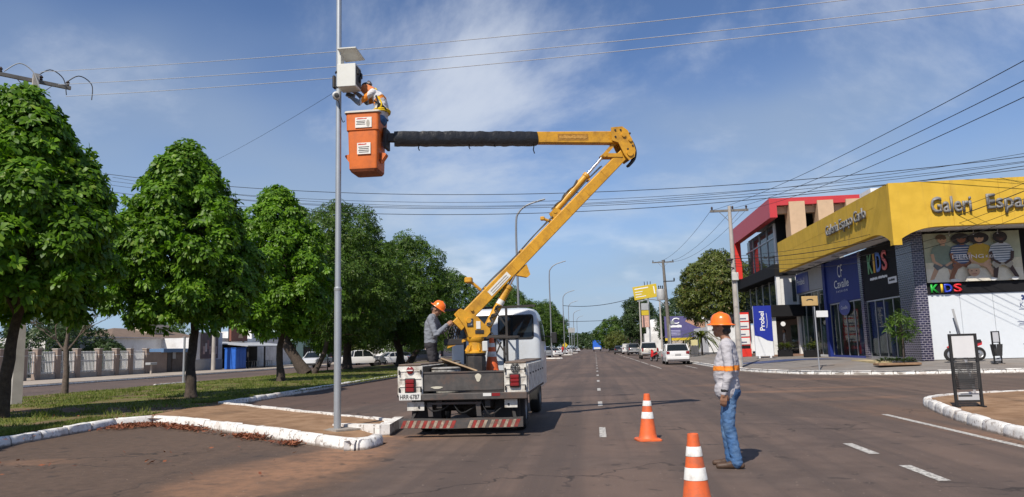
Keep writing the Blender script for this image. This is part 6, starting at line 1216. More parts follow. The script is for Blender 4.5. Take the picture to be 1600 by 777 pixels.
for i, y in enumerate(ys):
    p = link('pillar', pm_, PIL, fen, loc=(0, y, 0)); link('pillar_cap', cm_, PLINTH, p); link('pillar_band', rm_, RAIL, p)
    if i == len(ys)-1: break
    y1 = ys[i+1]; gate = (y1-y) < 1.5; z0 = .14 if gate else .42
    if not gate: b = MB(); b.box((0, (y+y1)/2, .20), (.22, y1-y-.42, .40), 0, .01); b.build('plinth', PLINTH, fen)
    for z in (.50, 1.30, 1.96): b = MB(); b.box((0, (y+y1)/2, z), (.05, y1-y-.42, .05)); b.build('rail', RAIL, fen)
    n = max(4, int((y1-y-.42)/.155))
    for k in range(n): link('bar', bar_me, RAIL, fen, loc=(0, y+.21+(k+.5)*(y1-y-.42)/n, 0))
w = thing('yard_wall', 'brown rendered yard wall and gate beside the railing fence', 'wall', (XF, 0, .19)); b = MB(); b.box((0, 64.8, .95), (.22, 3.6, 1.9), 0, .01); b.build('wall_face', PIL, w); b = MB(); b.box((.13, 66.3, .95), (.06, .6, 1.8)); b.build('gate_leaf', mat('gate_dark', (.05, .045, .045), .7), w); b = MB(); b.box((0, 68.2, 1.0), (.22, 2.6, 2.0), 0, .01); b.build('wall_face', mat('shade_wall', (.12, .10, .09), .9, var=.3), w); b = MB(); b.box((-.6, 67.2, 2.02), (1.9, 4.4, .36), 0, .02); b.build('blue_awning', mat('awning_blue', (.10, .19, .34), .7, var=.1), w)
b = MB(); b.box((.14, 67.1, 1.55), (.05, .5, .6)); b.build('meter_cabinet', GREYW, w)
t = thing('letter_box', 'small grey letter box on a post before the brown wall', 'letter box', (-38.5, 61.3, .19)); b = MB(); b.cyl((0, 0, 0), (0, 0, .75), .09, n=8); b.build('post', PLINTH, t); b = MB(); b.box((0, 0, .86), (.5, 1.0, .22), 0, .03); b.build('box', GREYW, t)
t = thing('sign_post', 'slim grey sign post at the white kerb tip on the grass', 'post', (-22.35, 38.6, .13)); b = MB(); b.cyl((0, 0, 0), (0, 0, 2.45), .06, n=10); b.box((0, 0, 2.47), (.16, .16, .03)); b.build('post', ALU, t); b = MB(); b.lathe([(.10, 0), (.10, .03), (.06, .05)], 10); b.build('foot', ALU, t)
h = thing('white_house', 'long white walled house with tan hipped roof behind the fence', 'house', (0, 0, 0)); BQ('wall', -52, -46, 58, 84, .1, 3.6, LWALL, h); BQ('wall', -45.9, -43, 76, 84, .1, 2.75, LWALL, h)
b = MB(); b.add([(-53, 66, 3.55), (-45.7, 66, 3.55), (-45.7, 84.4, 3.65), (-53, 84.4, 3.65), (-49.5, 72, 4.75), (-49.5, 81, 4.75)], [(0, 1, 4), (1, 2, 5, 4), (2, 3, 5), (3, 0, 4, 5), (3, 2, 1, 0)]); b.build('roof', ROOFT, h, 0); BQ('chimney_block', -49.6, -47.6, 75, 79, 4.2, 5.2, mat('cream_block', (.5, .42, .34), .8), h)
BQ('cornice', -46, -45.85, 58, 84, 3.5, 3.68, LWALL, h)
t = thing('poster_wall', 'grey plastered wall carrying a faded picture poster', 'wall', (0, 0, 0)); BQ('wall', -39.6, -39.2, 69.6, 75, .15, 4.0, LWALL, t); BQ('base_band', -39.2, -39.14, 69.6, 75, .2, 1.25, mat('dado', (.38, .38, .37), .8, var=.1), t)
pst_ = BQ('poster_sheet', -39.18, -39.12, 70.6, 74.0, 1.35, 3.9, mat('poster_brown', (.12, .085, .08), .6, var=.4, vs=2), t)
for i in range(7): BQ('print_patch', -39.115+.002*i, -39.11+.002*i, 71+.4*i, 71.35+.4*i, 1.8+.25*(i % 3), 2.6+.3*(i % 3), mat('patch%d' % (i % 3), [(.42, .3, .27), (.5, .45, .44), (.3, .16, .14)][i % 3], .6, var=.3, vs=5), pst_)
def up_pole(label, loc, h, r0=.13, wood=False, arm=1.9, arm_rz=0., rec=False, lean=(0, 0), mm=None):
    t = thing('utility_pole', label, 'utility pole', loc, arm_rz); b = MB()
    if rec: b.loft([[(-.15, -.11, 0), (.15, -.11, 0), (.15, .11, 0), (-.15, .11, 0)], [(-.09, -.07, h), (.09, -.07, h), (.09, .07, h), (-.09, .07, h)]])
    else: b.tube([(0, 0, 0), (lean[0]*.5, lean[1]*.5, h*.5), (lean[0], lean[1], h)], [r0*1.3, r0*1.1, r0*.75], 12)
    b.build('pole', mm or mat('pole_concrete', (.40, .37, .34), .85, var=.12, vs=2, dirt=(.24, .21, .18), damt=.5), t)
    if arm:
        b = MB(); b.bar((-arm/2+lean[0], .12+lean[1], h-.22), (arm/2+lean[0], .12+lean[1], h-.22), .10, .12); b.bar((lean[0]-.55, .10+lean[1], h-.25), (lean[0], .08+lean[1], h-.85), .04, .02); b.bar((lean[0]+.55, .10+lean[1], h-.25), (lean[0], .08+lean[1], h-.85), .04, .02); a = b.build('cross_arm', mat('arm_grey', (.16, .15, .14), .85, var=.2), t)
        for x in (-arm/2+.1, 0.18, arm/2-.1): b = MB(); b.lathe([(.02, 0), (.06, .04), (.035, .08), (.07, .12), (.03, .18), (.005, .2)], 10, Matrix.Translation((x+lean[0], .12+lean[1], h-.16))); b.build('insulator', mat('insulator', (.06, .045, .045), .3), a)
    return t
up_pole('pale concrete pole on the left pavement beside the blue kiosk', (-38, 71, .2), 7.0, .16, arm=0)
t = thing('blue_kiosk', 'bright blue metal kiosk on the far left pavement', 'kiosk', (-37.2, 74.0, .2)); b = MB(); b.box((0, 0, 1.05), (1.2, 2.3, 2.1), 0, .03); b.build('body', mat('kiosk_blue', (.02, .12, .52), .5, var=.12, vs=2), t)
for y in (-.74, 0, .74): b = MB(); b.box((.61, y, 1.05), (.03, .70, 1.95), 0, .008); b.build('panel', MATS['kiosk_blue'], t)
b = MB(); b.box((0, 0, 2.14), (1.3, 2.4, .07)); b.build('roof', MATS['kiosk_blue'], t)
t = thing('awning_shop', 'low shop with wide sloping pale awning and dark open front', 'shop', (0, 0, 0)); BQ('wall', -46, -42, 75, 96, .1, 3.6, LWALL, t); b = MB(); b.add([(-42, 75.5, 3.2), (-36.6, 75.5, 2.6), (-36.6, 89, 2.6), (-42, 89, 3.2), (-42, 75.5, 3.1), (-36.6, 75.5, 2.5), (-36.6, 89, 2.5), (-42, 89, 3.1)], [(0, 1, 2, 3), (7, 6, 5, 4), (1, 5, 6, 2), (0, 4, 5, 1), (2, 6, 7, 3)]); b.build('awning', mat('awning_grey', (.42, .43, .44), .5, var=.1), t, 0)
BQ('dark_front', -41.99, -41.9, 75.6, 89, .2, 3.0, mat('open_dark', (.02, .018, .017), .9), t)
for y in (76, 80, 84, 88.6): BQ('awning_post', -36.9, -36.75, y, y+.12, .2, 2.55, STEEL_DARK, t)
for k, y in enumerate((77.5, 79.3, 82.0, 85.5)):
    t2 = thing('plastic_table', ['white plastic table under the awning nearest the blue kiosk', 'white plastic table second from the blue kiosk', 'white plastic table third from the blue kiosk', 'white plastic table farthest from the blue kiosk'][k], 'table', (-38.8, y, .19)); b = MB(); b.box((0, 0, .72), (.8, .8, .04), 0, .01); b.build('top', PLATE_W, t2)
    for x, yy in ((-.3, -.3), (.3, -.3), (-.3, .3), (.3, .3)): b = MB(); b.bar((x, yy, 0), (x*.8, yy*.8, .7), .06, .06); b.build('leg', PLATE_W, t2)
t = thing('brown_sign', 'brown shop sign board with pale emblem on a parapet', 'sign', (-41.2, 82.6, 0)); b = MB(); b.box((0, 0, 4.1), (.25, 4.0, 1.7), 0, .02); b.build('board', mat('sign_brown', (.20, .07, .045), .6, var=.15), t); b = MB(); b.prism([(-.6, 3.6), (.6, 3.6), (.3, 4.1), (0, 4.6), (-.3, 4.1)], .03, Matrix(((0, 0, 1, .125), (1, 0, 0, .2), (0, 1, 0, 0), (0, 0, 0, 1)))); b.build('emblem', CREAM, t); b = MB(); b.box((-.3, 0, 5.3), (.3, 4.2, .75)); b.build('parapet', GREYW, t)
for y in (-1.7, 1.7): b = MB(); b.box((-.25, y, 2.6), (.2, .2, 5.0)); b.build('stay', STEEL_DARK, t)
t = thing('white_shop', 'white box shaped shop with blue lettered sign', 'shop', (0, 0, 0)); BQ('wall', -50, -42.2, 88, 100, .1, 4.6, LWALL, t); s_ = BQ('sign_strip', -42.2, -42.1, 92, 99, 3.2, 4.5, mat('sign_grey', (.55, .57, .6), .6), t)
for k in range(2): b = MB(); b.box((-42.08, 95.4, 3.55+.5*k), (.02, 5.4-.8*k, .22)); b.build('letter_strip', mat('blue_ink', (.10, .14, .34), .6, var=.6, vs=6), s_)
t = thing('pale_green_shop', 'pale green shop with white upper wall beyond the leaning trunk', 'shop', (0, 0, 0)); BQ('wall', -50, -42, 101, 122, .1, 3.6, mat('pale_green', (.36, .52, .44), .8, var=.08), t); BQ('upper_wall', -49, -42.3, 102, 121, 3.6, 5.2, mat('mint', (.50, .66, .60), .8, var=.06), t)
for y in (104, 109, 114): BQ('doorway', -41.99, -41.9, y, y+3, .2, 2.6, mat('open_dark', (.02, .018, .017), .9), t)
t = thing('orange_sign', 'orange shop sign hanging beyond the sapling', 'sign', (-34.6, 100, 0)); b = MB(); b.box((0, 0, 3.5), (2.2, .15, 1.9), .35, .02); b.build('board', mat('sign_orange', (.50, .20, .03), .6, var=.2, vs=4), t); b = MB(); b.cyl((0, .15, .15), (0, .15, 3.2), .08); b.build('post', STEEL_DARK, t)
t = thing('far_white_building', 'white far building showing under the mango crowns', 'building', (0, 0, 0)); BQ('wall', -46, -37, 140, 160, .1, 4.4, LWALL, t); BQ('wall', -46, -36, 163, 190, .1, 5.2, mat('far_pink', (.52, .40, .36), .8), t)
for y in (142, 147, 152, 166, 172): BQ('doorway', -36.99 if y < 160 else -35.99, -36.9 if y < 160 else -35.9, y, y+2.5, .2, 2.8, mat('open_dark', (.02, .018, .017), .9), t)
# ============================================================ lamp posts, poles, wires, vehicles
GALV = mat('galvanised', (.42, .44, .46), .45, metal=.55, var=.08, vs=3)
t = thing('lamp_post', 'tall grey steel lamp post standing at the tip of the bare finger of ground', 'lamp post', (-4.69, 13.23, .10)); b = MB(); b.tube([(0, 0, -.05), (0, 0, 2.55)], [.066, .064], 18); b.build('lower_pole', GALV, t); b = MB(); b.tube([(0, 0, 2.52), (0, 0, 9.6)], [.055, .050], 18); b.tube(smooth_path([(0, 0, 9.5), (.05, 0, 10.4), (.6, 0, 11.2), (1.9, 0, 11.5)], 5), [.05-.001*i for i in range(16)], 12); b.build('upper_pole', GALV, t)
b = MB(); b.lathe([(.064, 2.5), (.07, 2.52), (.07, 2.56), (.055, 2.58)], 18, cap=False); b.build('joint_collar', GALV, t); b = MB(); b.box((2.1, 0, 11.52), (.6, .25, .09), 0, .03); b.build('lamp_head', GREYW, t)
b = MB(); b.prism([(-.55, -.1), (.1, -.35), (.45, -.05), (.05, .35), (-.4, .3)], .03, None, -.01); b.build('footing', K_OLD, t)
# cabinet and camera on the post
CAB_W = mat('cabinet_paint', (.62, .62, .58), .45, var=.05, dirt=(.45, .43, .38), damt=.3); c = thing('control_cabinet', 'open pale metal cabinet clamped to the lamp post above the bucket', 'cabinet', (-4.69, 13.23, 6.42))
b = MB(); b.box((.24, -.10, .24), (.36, .34, .45), 0, .008); b.build('box', CAB_W, c); b = MB(); b.box((.425, -.10, .24), (.012, .28, .36)); b.build('open_side', mat('cabinet_inside', (.06, .06, .062), .7), c)
for y, z in ((-.18, .32), (-.08, .2), (.0, .3)): b = MB(); b.box((.445, y, z), (.04, .07, .11), 0, .01); b.build('device', BLACK, c)
b = MB(); b.box((.075, -.08, .60), (.06, .20, .30), 0, .006); b.build('hinge_plate', CAB_W, c); b = MB(); b.add([(.06, -.26, .79), (.42, -.26, .79), (.50, .06, .66), (.10, .10, .66), (.06, -.26, .77), (.42, -.26, .77), (.50, .06, .64), (.10, .10, .64)], [(0, 1, 2, 3), (7, 6, 5, 4), (0, 4, 5, 1), (1, 5, 6, 2), (2, 6, 7, 3), (3, 7, 4, 0)]); b.build('lid', CAB_W, c, 0)
b = MB()
for z in (.10, .40): b.lathe([(.068, z-.015), (.074, z), (.068, z+.015)], 14, cap=False)
b.box((-.09, .02, .22), (.06, .12, .26), 0, .02); b.build('clamp', STEEL_DARK, c)
c = thing('surveillance_camera', 'small white surveillance camera on the lamp post below the cabinet', 'camera', (-4.69, 13.23, 6.22)); b = MB(); b.tube([(-.02, -.06, .1), (.0, -.14, .10), (.03, -.20, .07)], [.07, .075, .06], 12); b.build('housing', PLATE_W, c); b = MB(); b.lathe([(.04, 0), (.042, .03), (.02, .035)], 14, Matrix.Translation((.04, -.20, .07)) @ Matrix.Rotation(PI/2*1.05, 4, 'X')); b.build('lens', BLACK, c); b = MB(); b.tube(smooth_path([(.02, -.05, .02), (.06, -.06, -.25), (.10, -.05, -.40), (.14, -.05, -.38)], 5), .008, 5); b.build('cable', BLACK, c)
c = thing('hand_tool', 'small grey device held by the worker beside the camera', 'tool', (-4.50, 13.36, 6.33)); b = MB(); b.box((0, 0, .07), (.18, .05, .09), Matrix.Rotation(.4, 4, 'Y'), .008); b.build('case', GREYW, c); b = MB(); b.box((0, -.028, .07), (.15, .006, .07), Matrix.Rotation(.4, 4, 'Y')); b.build('face', mat('cabinet_inside', (.06, .06, .062), .7), c)
# slim lamp posts up the avenue
GALV_D = mat('weathered_galvanised', (.24, .25, .27), .55, metal=.4, var=.08, vs=3)
def lamp(label, loc, h=12.2, s=1., arm=1.9, rz=0.):
    t = thing('lamp_post', label, 'lamp post', loc, rz, 'slim lamp posts along the median', s); b = MB(); b.tube(smooth_path([(0, 0, 0), (0, 0, h*.5), (0, 0, h-1.6), (.25, 0, h-.55), (.95, 0, h), (arm, 0, h+.28)], 5), [.095-.0014*i for i in range(26)], 10); b.build('pole', GALV_D, t); b = MB(); b.box((arm+.15, 0, h+.33), (.55, .22, .10), Matrix.Rotation(-.2, 4, 'Y'), .03); b.build('lamp_head', GREYW, t); return t
LAB = ['slim grey lamp post rising behind the truck cab under the boom', 'slim grey lamp post just right of the truck cab', 'third slim lamp post beyond the truck, by the parked cars', 'fourth slim lamp post beyond the truck', 'fifth slim lamp post beyond the truck', 'farthest slim lamp post beyond the truck']
for i, (x, y, h_) in enumerate(((-5.7, 56.3, 12.4), (-5.8, 100, 12.6), (-5.9, 145, 12.0), (-6.0, 178, 12.0), (-6.1, 222, 12), (-6.1, 265, 12))): lamp(LAB[i], (x, y, .12), h_)
# utility poles
lp = up_pole('tall concrete utility pole at the left edge behind the first tree', (-18.75, 22.5, .1), 11.2, .17, arm=2.2, arm_rz=.9, rec=True)
for k in range(3): b = MB(); b.tube(smooth_path([(-.9+.9*k, .12, 11.1), (-.5+.9*k, .0, 11.45), (-.1+.9*k, -.1, 11.2), (.1+.8*k, -.2, 10.6)], 5), .018, 6); b.build('jumper_cable', GREYW if k == 0 else BLACK, lp)
rp = up_pole('pale concrete utility pole with grey meter box left of the red office', (7.45, 40.0, .16), 8.55, .12, arm=2.0); b = MB(); b.box((.02, -.17, 4.75), (.34, .2, .42), 0, .02); b.build('meter_box', mat('meter_grey', (.50, .50, .47), .6), rp); b = MB(); b.tube([(.10, -.13, 4.6), (.10, -.15, 2.0), (.10, -.15, .1)], .03, 6); b.build('conduit', GALV, rp); b = MB(); b.tube([(0, -.12, 5.7), (-.3, -.2, 5.6), (-.35, -.2, 5.3), (0, -.14, 5.2)], .03, 6); b.box((-.22, -.16, 5.65), (.3, .12, .12), 0, .03); b.build('cable_splice', BLACK, rp)
tp_ = up_pole('dark utility pole carrying a transformer over the parked cars', (7.9, 80, .15), 10.3, .17, arm=2.3, lean=(-.30, 0), mm=mat('pole_dark', (.16, .145, .13), .9, var=.2)); b = MB(); b.lathe([(.05, 6.0), (.42, 6.05), (.45, 6.2), (.45, 7.1), (.38, 7.2), (.05, 7.25)], 16, Matrix.Translation((-.70, .1, 0))); b.box((-.3, .1, 6.6), (.5, .1, .12)); b.build('transformer', mat('transformer_grey', (.38, .39, .40), .6), tp_)
for k in range(3): b = MB(); b.lathe([(.05, 7.2), (.09, 7.3), (.04, 7.4), (.08, 7.5), (.02, 7.6)], 8, Matrix.Translation((-.9+.2*k, .1, 0))); b.build('bushing', BLACK, tp_)
b = MB(); b.tube(smooth_path([(-.1, 0, 5.2), (-.9, -.3, 5.9), (-1.9, -.6, 6.1), (-2.9, -.9, 5.95)], 4), .05, 7); b.build('bracket_arm', GALV, tp_); b = MB(); b.box((-3.0, -.95, 5.93), (.6, .2, .1), 0, .03); b.build('lamp_head', GREYW, tp_); b = MB(); b.box((.0, -.22, 1.8), (.1, .15, 3.2)); b.box((.3, -.2, 3.6), (.4, .3, .4), 0, .03); b.build('conduit', GALV, tp_)
b = MB(); b.box((.2, -.1, 8.0), (1.2, .1, .1)); b.lathe([(.06, 8.05), (.09, 8.2), (.05, 8.35)], 8, Matrix.Translation((.75, -.1, 0))); b.build('cutout', BLACK, tp_)
for i, (x, y, h_, lab) in enumerate(((6.6, 108, 7.6, 'thin pale pole left of the yellow tilted sign, nearer one'), (6.2, 132, 7.2, 'thin pale pole left of the yellow tilted sign, farther one'), (8.6, 98, 8.2, 'thin pale pole between the tilted sign and the transformer pole'))): up_pole(lab, (x, y, .15), h_, .11, arm=0)
# wires
WIRE_W = mat('bare_aluminium_wire', (.62, .62, .62), .4, metal=.3, var=0); WIRE_B = mat('black_cable', (.012, .012, .013), .6, var=0)
def wire(label, a, c, sag, r_=.011, m=None, grp='power and telephone wires', n=28):
    a = Vector(a); c = Vector(c); pts = [a.lerp(c, i/n)-Vector((0, 0, sag*4*(i/n)*(1-i/n))) for i in range(n+1)]; b = MB(); b.tube(pts, r_, 4); o = b.build('overhead_wire', m or WIRE_B, None, 60); return tag(o, label, 'wire', grp)
wire('topmost of the three pale wires crossing the sky', (-18.6, 22.5, 11.36), (11.5, 15.8, 9.0), .28, .010, WIRE_W); wire('middle one of the three pale wires crossing the sky', (-17.9, 22.5, 10.86), (11.5, 15.8, 8.62), .28, .010, WIRE_W); wire('lowest of the three pale wires crossing the sky', (-17.6, 22.5, 10.42), (11.5, 15.8, 8.45), .28, .010, WIRE_W)
wire('thin guy wire running from the lamp post camera down to the left', (-4.75, 13.23, 6.45), (-30, 46, 13.3),   .5, .0042)
for k, (za, zb) in enumerate(((12.45, 8.75), (12.1, 8.55), (11.9, 8.5), (11.55, 8.35))): wire(['uppermost dark cable of the middle bundle', 'second dark cable of the middle bundle', 'third dark cable of the middle bundle', 'lowest dark cable of the middle bundle'][k], (-28.6-k*.2, 40, za), (18.2, 31.9-.05*k, zb), 1.45+.12*k, .015 if k in (0, 3) else .010)
wire('single low sagging cable ending at the yellow fascia', (-24, 45, 11.75), (18.2, 32.0, 8.25), 1.15, .013); wire('thin cable sagging just under the middle bundle', (-28, 40, 12.2), (18.2, 31.9, 8.9), 2.0, .010)
for k, (x, z, x2, z2) in enumerate(((6.6, 8.55, 6.95, 5.75), (7.65, 8.6, 6.90, 5.42), (8.35, 8.5, 6.87, 5.15))): wire(['left wire of the three running from the meter pole to the upper right', 'centre wire of the three running from the meter pole to the upper right', 'right wire of the three running from the meter pole to the upper right'][k], (x, 40.1, z), (x2+.05, 11.6, z2), .25, .008)
for k, x in enumerate((-.95, .18, .95)): wire(['left span wire between the two right-hand poles', 'centre span wire between the two right-hand poles', 'right span wire between the two right-hand poles'][k], (7.45+x, 40.1, 8.55), (7.6+x, 80, 10.25), .7, .012)
for k in range(5): wire(['uppermost telephone cable sagging across the yellow fascia', 'second telephone cable sagging across the yellow fascia', 'third telephone cable sagging across the yellow fascia', 'fourth telephone cable sagging across the yellow fascia', 'lowest telephone cable sagging across the yellow fascia'][k], (7.5, 39.9, 6.0-.13*k), (18.6, 29.5, 8.0-.28*k), .75+.1*k, .017 if k == 1 else .010)
wire('telephone cable crossing the avenue far away, higher one', (-5.9, 145, 9.6), (7.4, 132, 9.9), .7, .05); wire('telephone cable crossing the avenue far away, lower one', (-11, 165, 7.2), (9, 165, 7.2), .1, .05)
for k in range(2): wire(['upper wire over the tan roofed house', 'lower wire over the tan roofed house'][k], (-44, 46, 6.6-.5*k), (-38, 71, 6.9-.35*k), .35, .02)
# ---- billboards
t = thing('tilted_yellow_sign', 'tilted yellow sign board on a tall post far up the right side', 'sign', (8.0, 110, .15)); b = MB(); b.cyl((0, 0, 0), (0, 0, 9.6), .14, .11, 10); b.build('post', GREYW, t)
YB = mat('sign_yellow', (.55, .40, .02), .55, var=.08); M = Matrix.Rotation(-.13, 4, 'Y'); M.translation = (-.35, -.2, 9.05); b = MB(); b._boxM(M, (3.5, .16, 1.95), .02); bo = b.build('board', YB, t)
for k, w_ in enumerate((2.0, 1.1, .9, 1.5)): b = MB(); M2 = M.copy(); M2.translation = M @ Vector((-1.5+w_/2, -.09, .62-.36*k-(.1 if k else 0))); b._boxM(M2, (w_, .01, .16 if k == 0 else .1)); b.build('print_line', WHITE_L, bo)
b = MB(); M2 = M.copy(); M2.translation = M @ Vector((1.3, -.09, .1)); b._boxM(M2, (.16, .01, 1.1)); b.build('print_line', WHITE_L, bo)
b = MB()
for x in (-.4, 0, .4): b.tube([(x, 0, 9.9), (x*1.1, 0, 10.6)], .05, 5)
b.build('top_spikes', STEEL_DARK, t)
b = MB()
b.box((-.55, -.2, 6.9), (1.05, .2, 1.0), 0, .03); nb = b.build('name_box', GREYW, t); b = MB(); b.box((-.55, -.2, 6.0), (1.05, .2, .7), 0, .02); b.build('name_box', YB, t); b = MB(); b.box((-.55, -.2, 4.75), (1.05, .2, 1.7), 0, .02); b.build('name_box', mat('sign_pinkish', (.55, .33, .26), .6, var=.2), t)
t = thing('billboard', 'purple and yellow billboard with a pointing hand behind the parked cars', 'billboard', (12.3, 104, .2)); b = MB(); b.box((0, 0, 3.45), (5.4, .2, 3.3), 0, .02); bo = b.build('board', mat('bill_purple', (.085, .075, .20), .6, var=.12), t)
def bp(pts, m, k, nm='print_shape'): b = MB(); b.add([(x, -.104-.003*k, z) for x, z in pts], [list(range(len(pts)))]); b.build(nm, m, bo, 0)
bp([(1.2, 1.8), (2.7, 1.8), (2.7, 5.1), (2.0, 5.1), (2.3, 3.6)], YB, 1); bp([(-2.7, 1.8), (2.7, 1.8), (2.7, 2.15), (-2.7, 2.15)], YB, 1); bp([(2.7, 3.4), (1.6, 3.6), (.1, 4.35), (.3, 4.65), (1.4, 4.5), (2.7, 4.6)], mat('print_hand', (.42, .24, .16), .6, var=.15), 2); bp([(.9, 4.6), (2.7, 4.6), (2.7, 5.1), (1.2, 5.1)], WHITE_L, 2)
b = MB(); b.tube([(-1.1+.5*math.cos(a), -.12, 4.45+.35*math.sin(a)) for a in np.linspace(.6, 5.6, 16)], .09, 6); b.build('ring_logo', WHITE_L, bo); scribble(bo, 'shop_name', WHITE_L, (-2.3, -.112, 3.5), (1, 0, 0), (0, 0, 1), .5, 1.9, .003, 6)
for k in range(4): bp([(-2.3, 2.5+.2*k), (-.6, 2.5+.2*k), (-.6, 2.6+.2*k), (-2.3, 2.6+.2*k)], mat('print_lilac', (.35, .34, .5), .6), 2)
for x in (-2.2, 0, 2.2): b = MB(); b.bar((x, .12, 0), (x, .12, 1.85), .12, .12); b.build('leg', STEEL_DARK, t)
t = thing('pale_billboard', 'pale billboard with brown roof picture right of the purple one', 'billboard', (16.4, 104.5, .2)); b = MB(); b.box((0, 0, 3.7), (2.5, .2, 2.4), 0, .02); bo = b.build('board', mat('bill_pale', (.5, .47, .42), .6, var=.15), t); bp([(-1.2, 2.9), (1.2, 2.6), (1.2, 3.9), (-.2, 3.9)], mat('bill_brown', (.13, .10, .09), .6), 1)
for x in (-1, 1): b = MB(); b.bar((x, .12, 0), (x, .12, 2.5), .12, .12); b.build('leg', STEEL_DARK, t)
t = thing('white_tank_building', 'small white domed building beyond the pole signs', 'building', (9.8, 125, .15)); b = MB(); b.box((0, 0, 1.6), (3.4, 3, 3.2)); b.build('wall', LWALL, t); b = MB(); b.lathe([(1.3, 3.2), (1.3, 4.8), (1.0, 5.3), (.4, 5.5), (.02, 5.5)], 16); b.build('tank', LWALL, t)
t = thing('shop_row', 'low row of far shops on the right with pale fascia', 'shop', (0, 0, 0)); BQ('wall', 9.5, 20, 140, 190, .1, 4.2, mat('far_shop', (.38, .33, .28), .8, var=.2), t); BQ('fascia', 9.3, 9.5, 140, 190, 3.0, 3.8, LWALL, t); BQ('wall', 13, 22, 88, 100, .1, 3.4, LWALL, t)
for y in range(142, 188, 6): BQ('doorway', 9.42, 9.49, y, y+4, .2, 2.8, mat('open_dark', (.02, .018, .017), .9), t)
t = thing('road_sign_gantry', 'grey square sign on a post far up the median', 'sign', (-5.2, 170, .12)); b = MB(); b.cyl((0, 0, 0), (0, 0, 5.0), .08, n=8); b.build('post', GALV, t); b = MB(); b.box((0, -.1, 5.2), (1.5, .05, 1.1), 0, .02); b.build('plate', GREYW, t)
t = thing('warning_sign', 'small yellow warning sign by the far parked cars', 'sign', (-6.0, 150, .12)); b = MB(); b.cyl((0, 0, 0), (0, 0, 1.4), .05, n=8); b.build('post', GALV, t); b = MB(); b.box((0, -.06, 1.8), (.8, .03, .8), Matrix.Rotation(PI/4, 4, 'Y'), .02); b.build('plate', YB, t)
t = thing('small_pink_sign', 'small pinkish board on a white stand on the far right pavement', 'sign', (7.9, 185, .15)); b = MB(); b.cyl((0, 0, 0), (0, 0, 2.6), .08, n=8); b.build('post', LWALL, t); b = MB(); b.box((0, -.1, 3.0), (2.2, .1, 1.0), 0, .02); b.build('plate', MATS['sign_pinkish'], t)

# ---- vehicles
CARGLASS = glass('car_glass', (.012, .016, .018), .10); LAMP_W = mat('headlamp', (.6, .6, .6), .15, var=0, coat=.5); PLATE_G = mat('plate_grey', (.35, .35, .35), .5)
KINDS = dict(   # length, width, belt points (y, z) from tail to nose, roof (y0, y1, z), lower edge, wheel y, radius
    hatch=dict(L=3.9, W=1.72, body=[(0, .42), (.0, .78), (.06, .98), (2.75, .98), (3.45, .86), (3.85, .66), (3.9, .42)], cab=[(.10, .97), (.55, 1.46), (.9, 1.50), (1.75, 1.50), (2.05, 1.46), (2.85, .98)], wy=(.62, 3.15), wr=.30, zb=.24),
    sedan=dict(L=4.3, W=1.75, body=[(0, .42), (.02, .85), (.15, .96), (3.1, .96), (3.8, .86), (4.25, .64), (4.3, .42)], cab=[(.55, .95), (1.25, 1.42), (1.6, 1.46), (2.2, 1.46), (2.45, 1.42), (3.2, .96)], wy=(.8, 3.45), wr=.31, zb=.24),
    suv=dict(L=4.4, W=1.82, body=[(0, .5), (.0, .95), (.06, 1.10), (3.2, 1.10), (4.0, 1.02), (4.35, .82), (4.4, .5)], cab=[(.08, 1.09), (.42, 1.62), (.8, 1.68), (2.15, 1.68), (2.45, 1.62), (3.25, 1.10)], wy=(.8, 3.5), wr=.36, zb=.32),
    pickup=dict(L=5.2, W=1.86, body=[(0, .62), (.0, 1.05), (.04, 1.12), (3.95, 1.12), (4.75, 1.08), (5.15, .90), (5.2, .55)], cab=[(1.62, 1.11), (1.78, 1.70), (2.05, 1.78), (3.0, 1.78), (3.25, 1.72), (4.0, 1.12)], wy=(1.05, 4.2), wr=.38, zb=.42),
    van=dict(L=4.4, W=1.8, body=[(0, .5), (.0, 1.0), (.02, 1.10), (3.5, 1.10), (4.1, .98), (4.35, .78), (4.4, .5)], cab=[(.03, 1.09), (.10, 1.75), (.4, 1.86), (2.3, 1.86), (2.65, 1.78), (3.55, 1.10)], wy=(.75, 3.5), wr=.31, zb=.28))
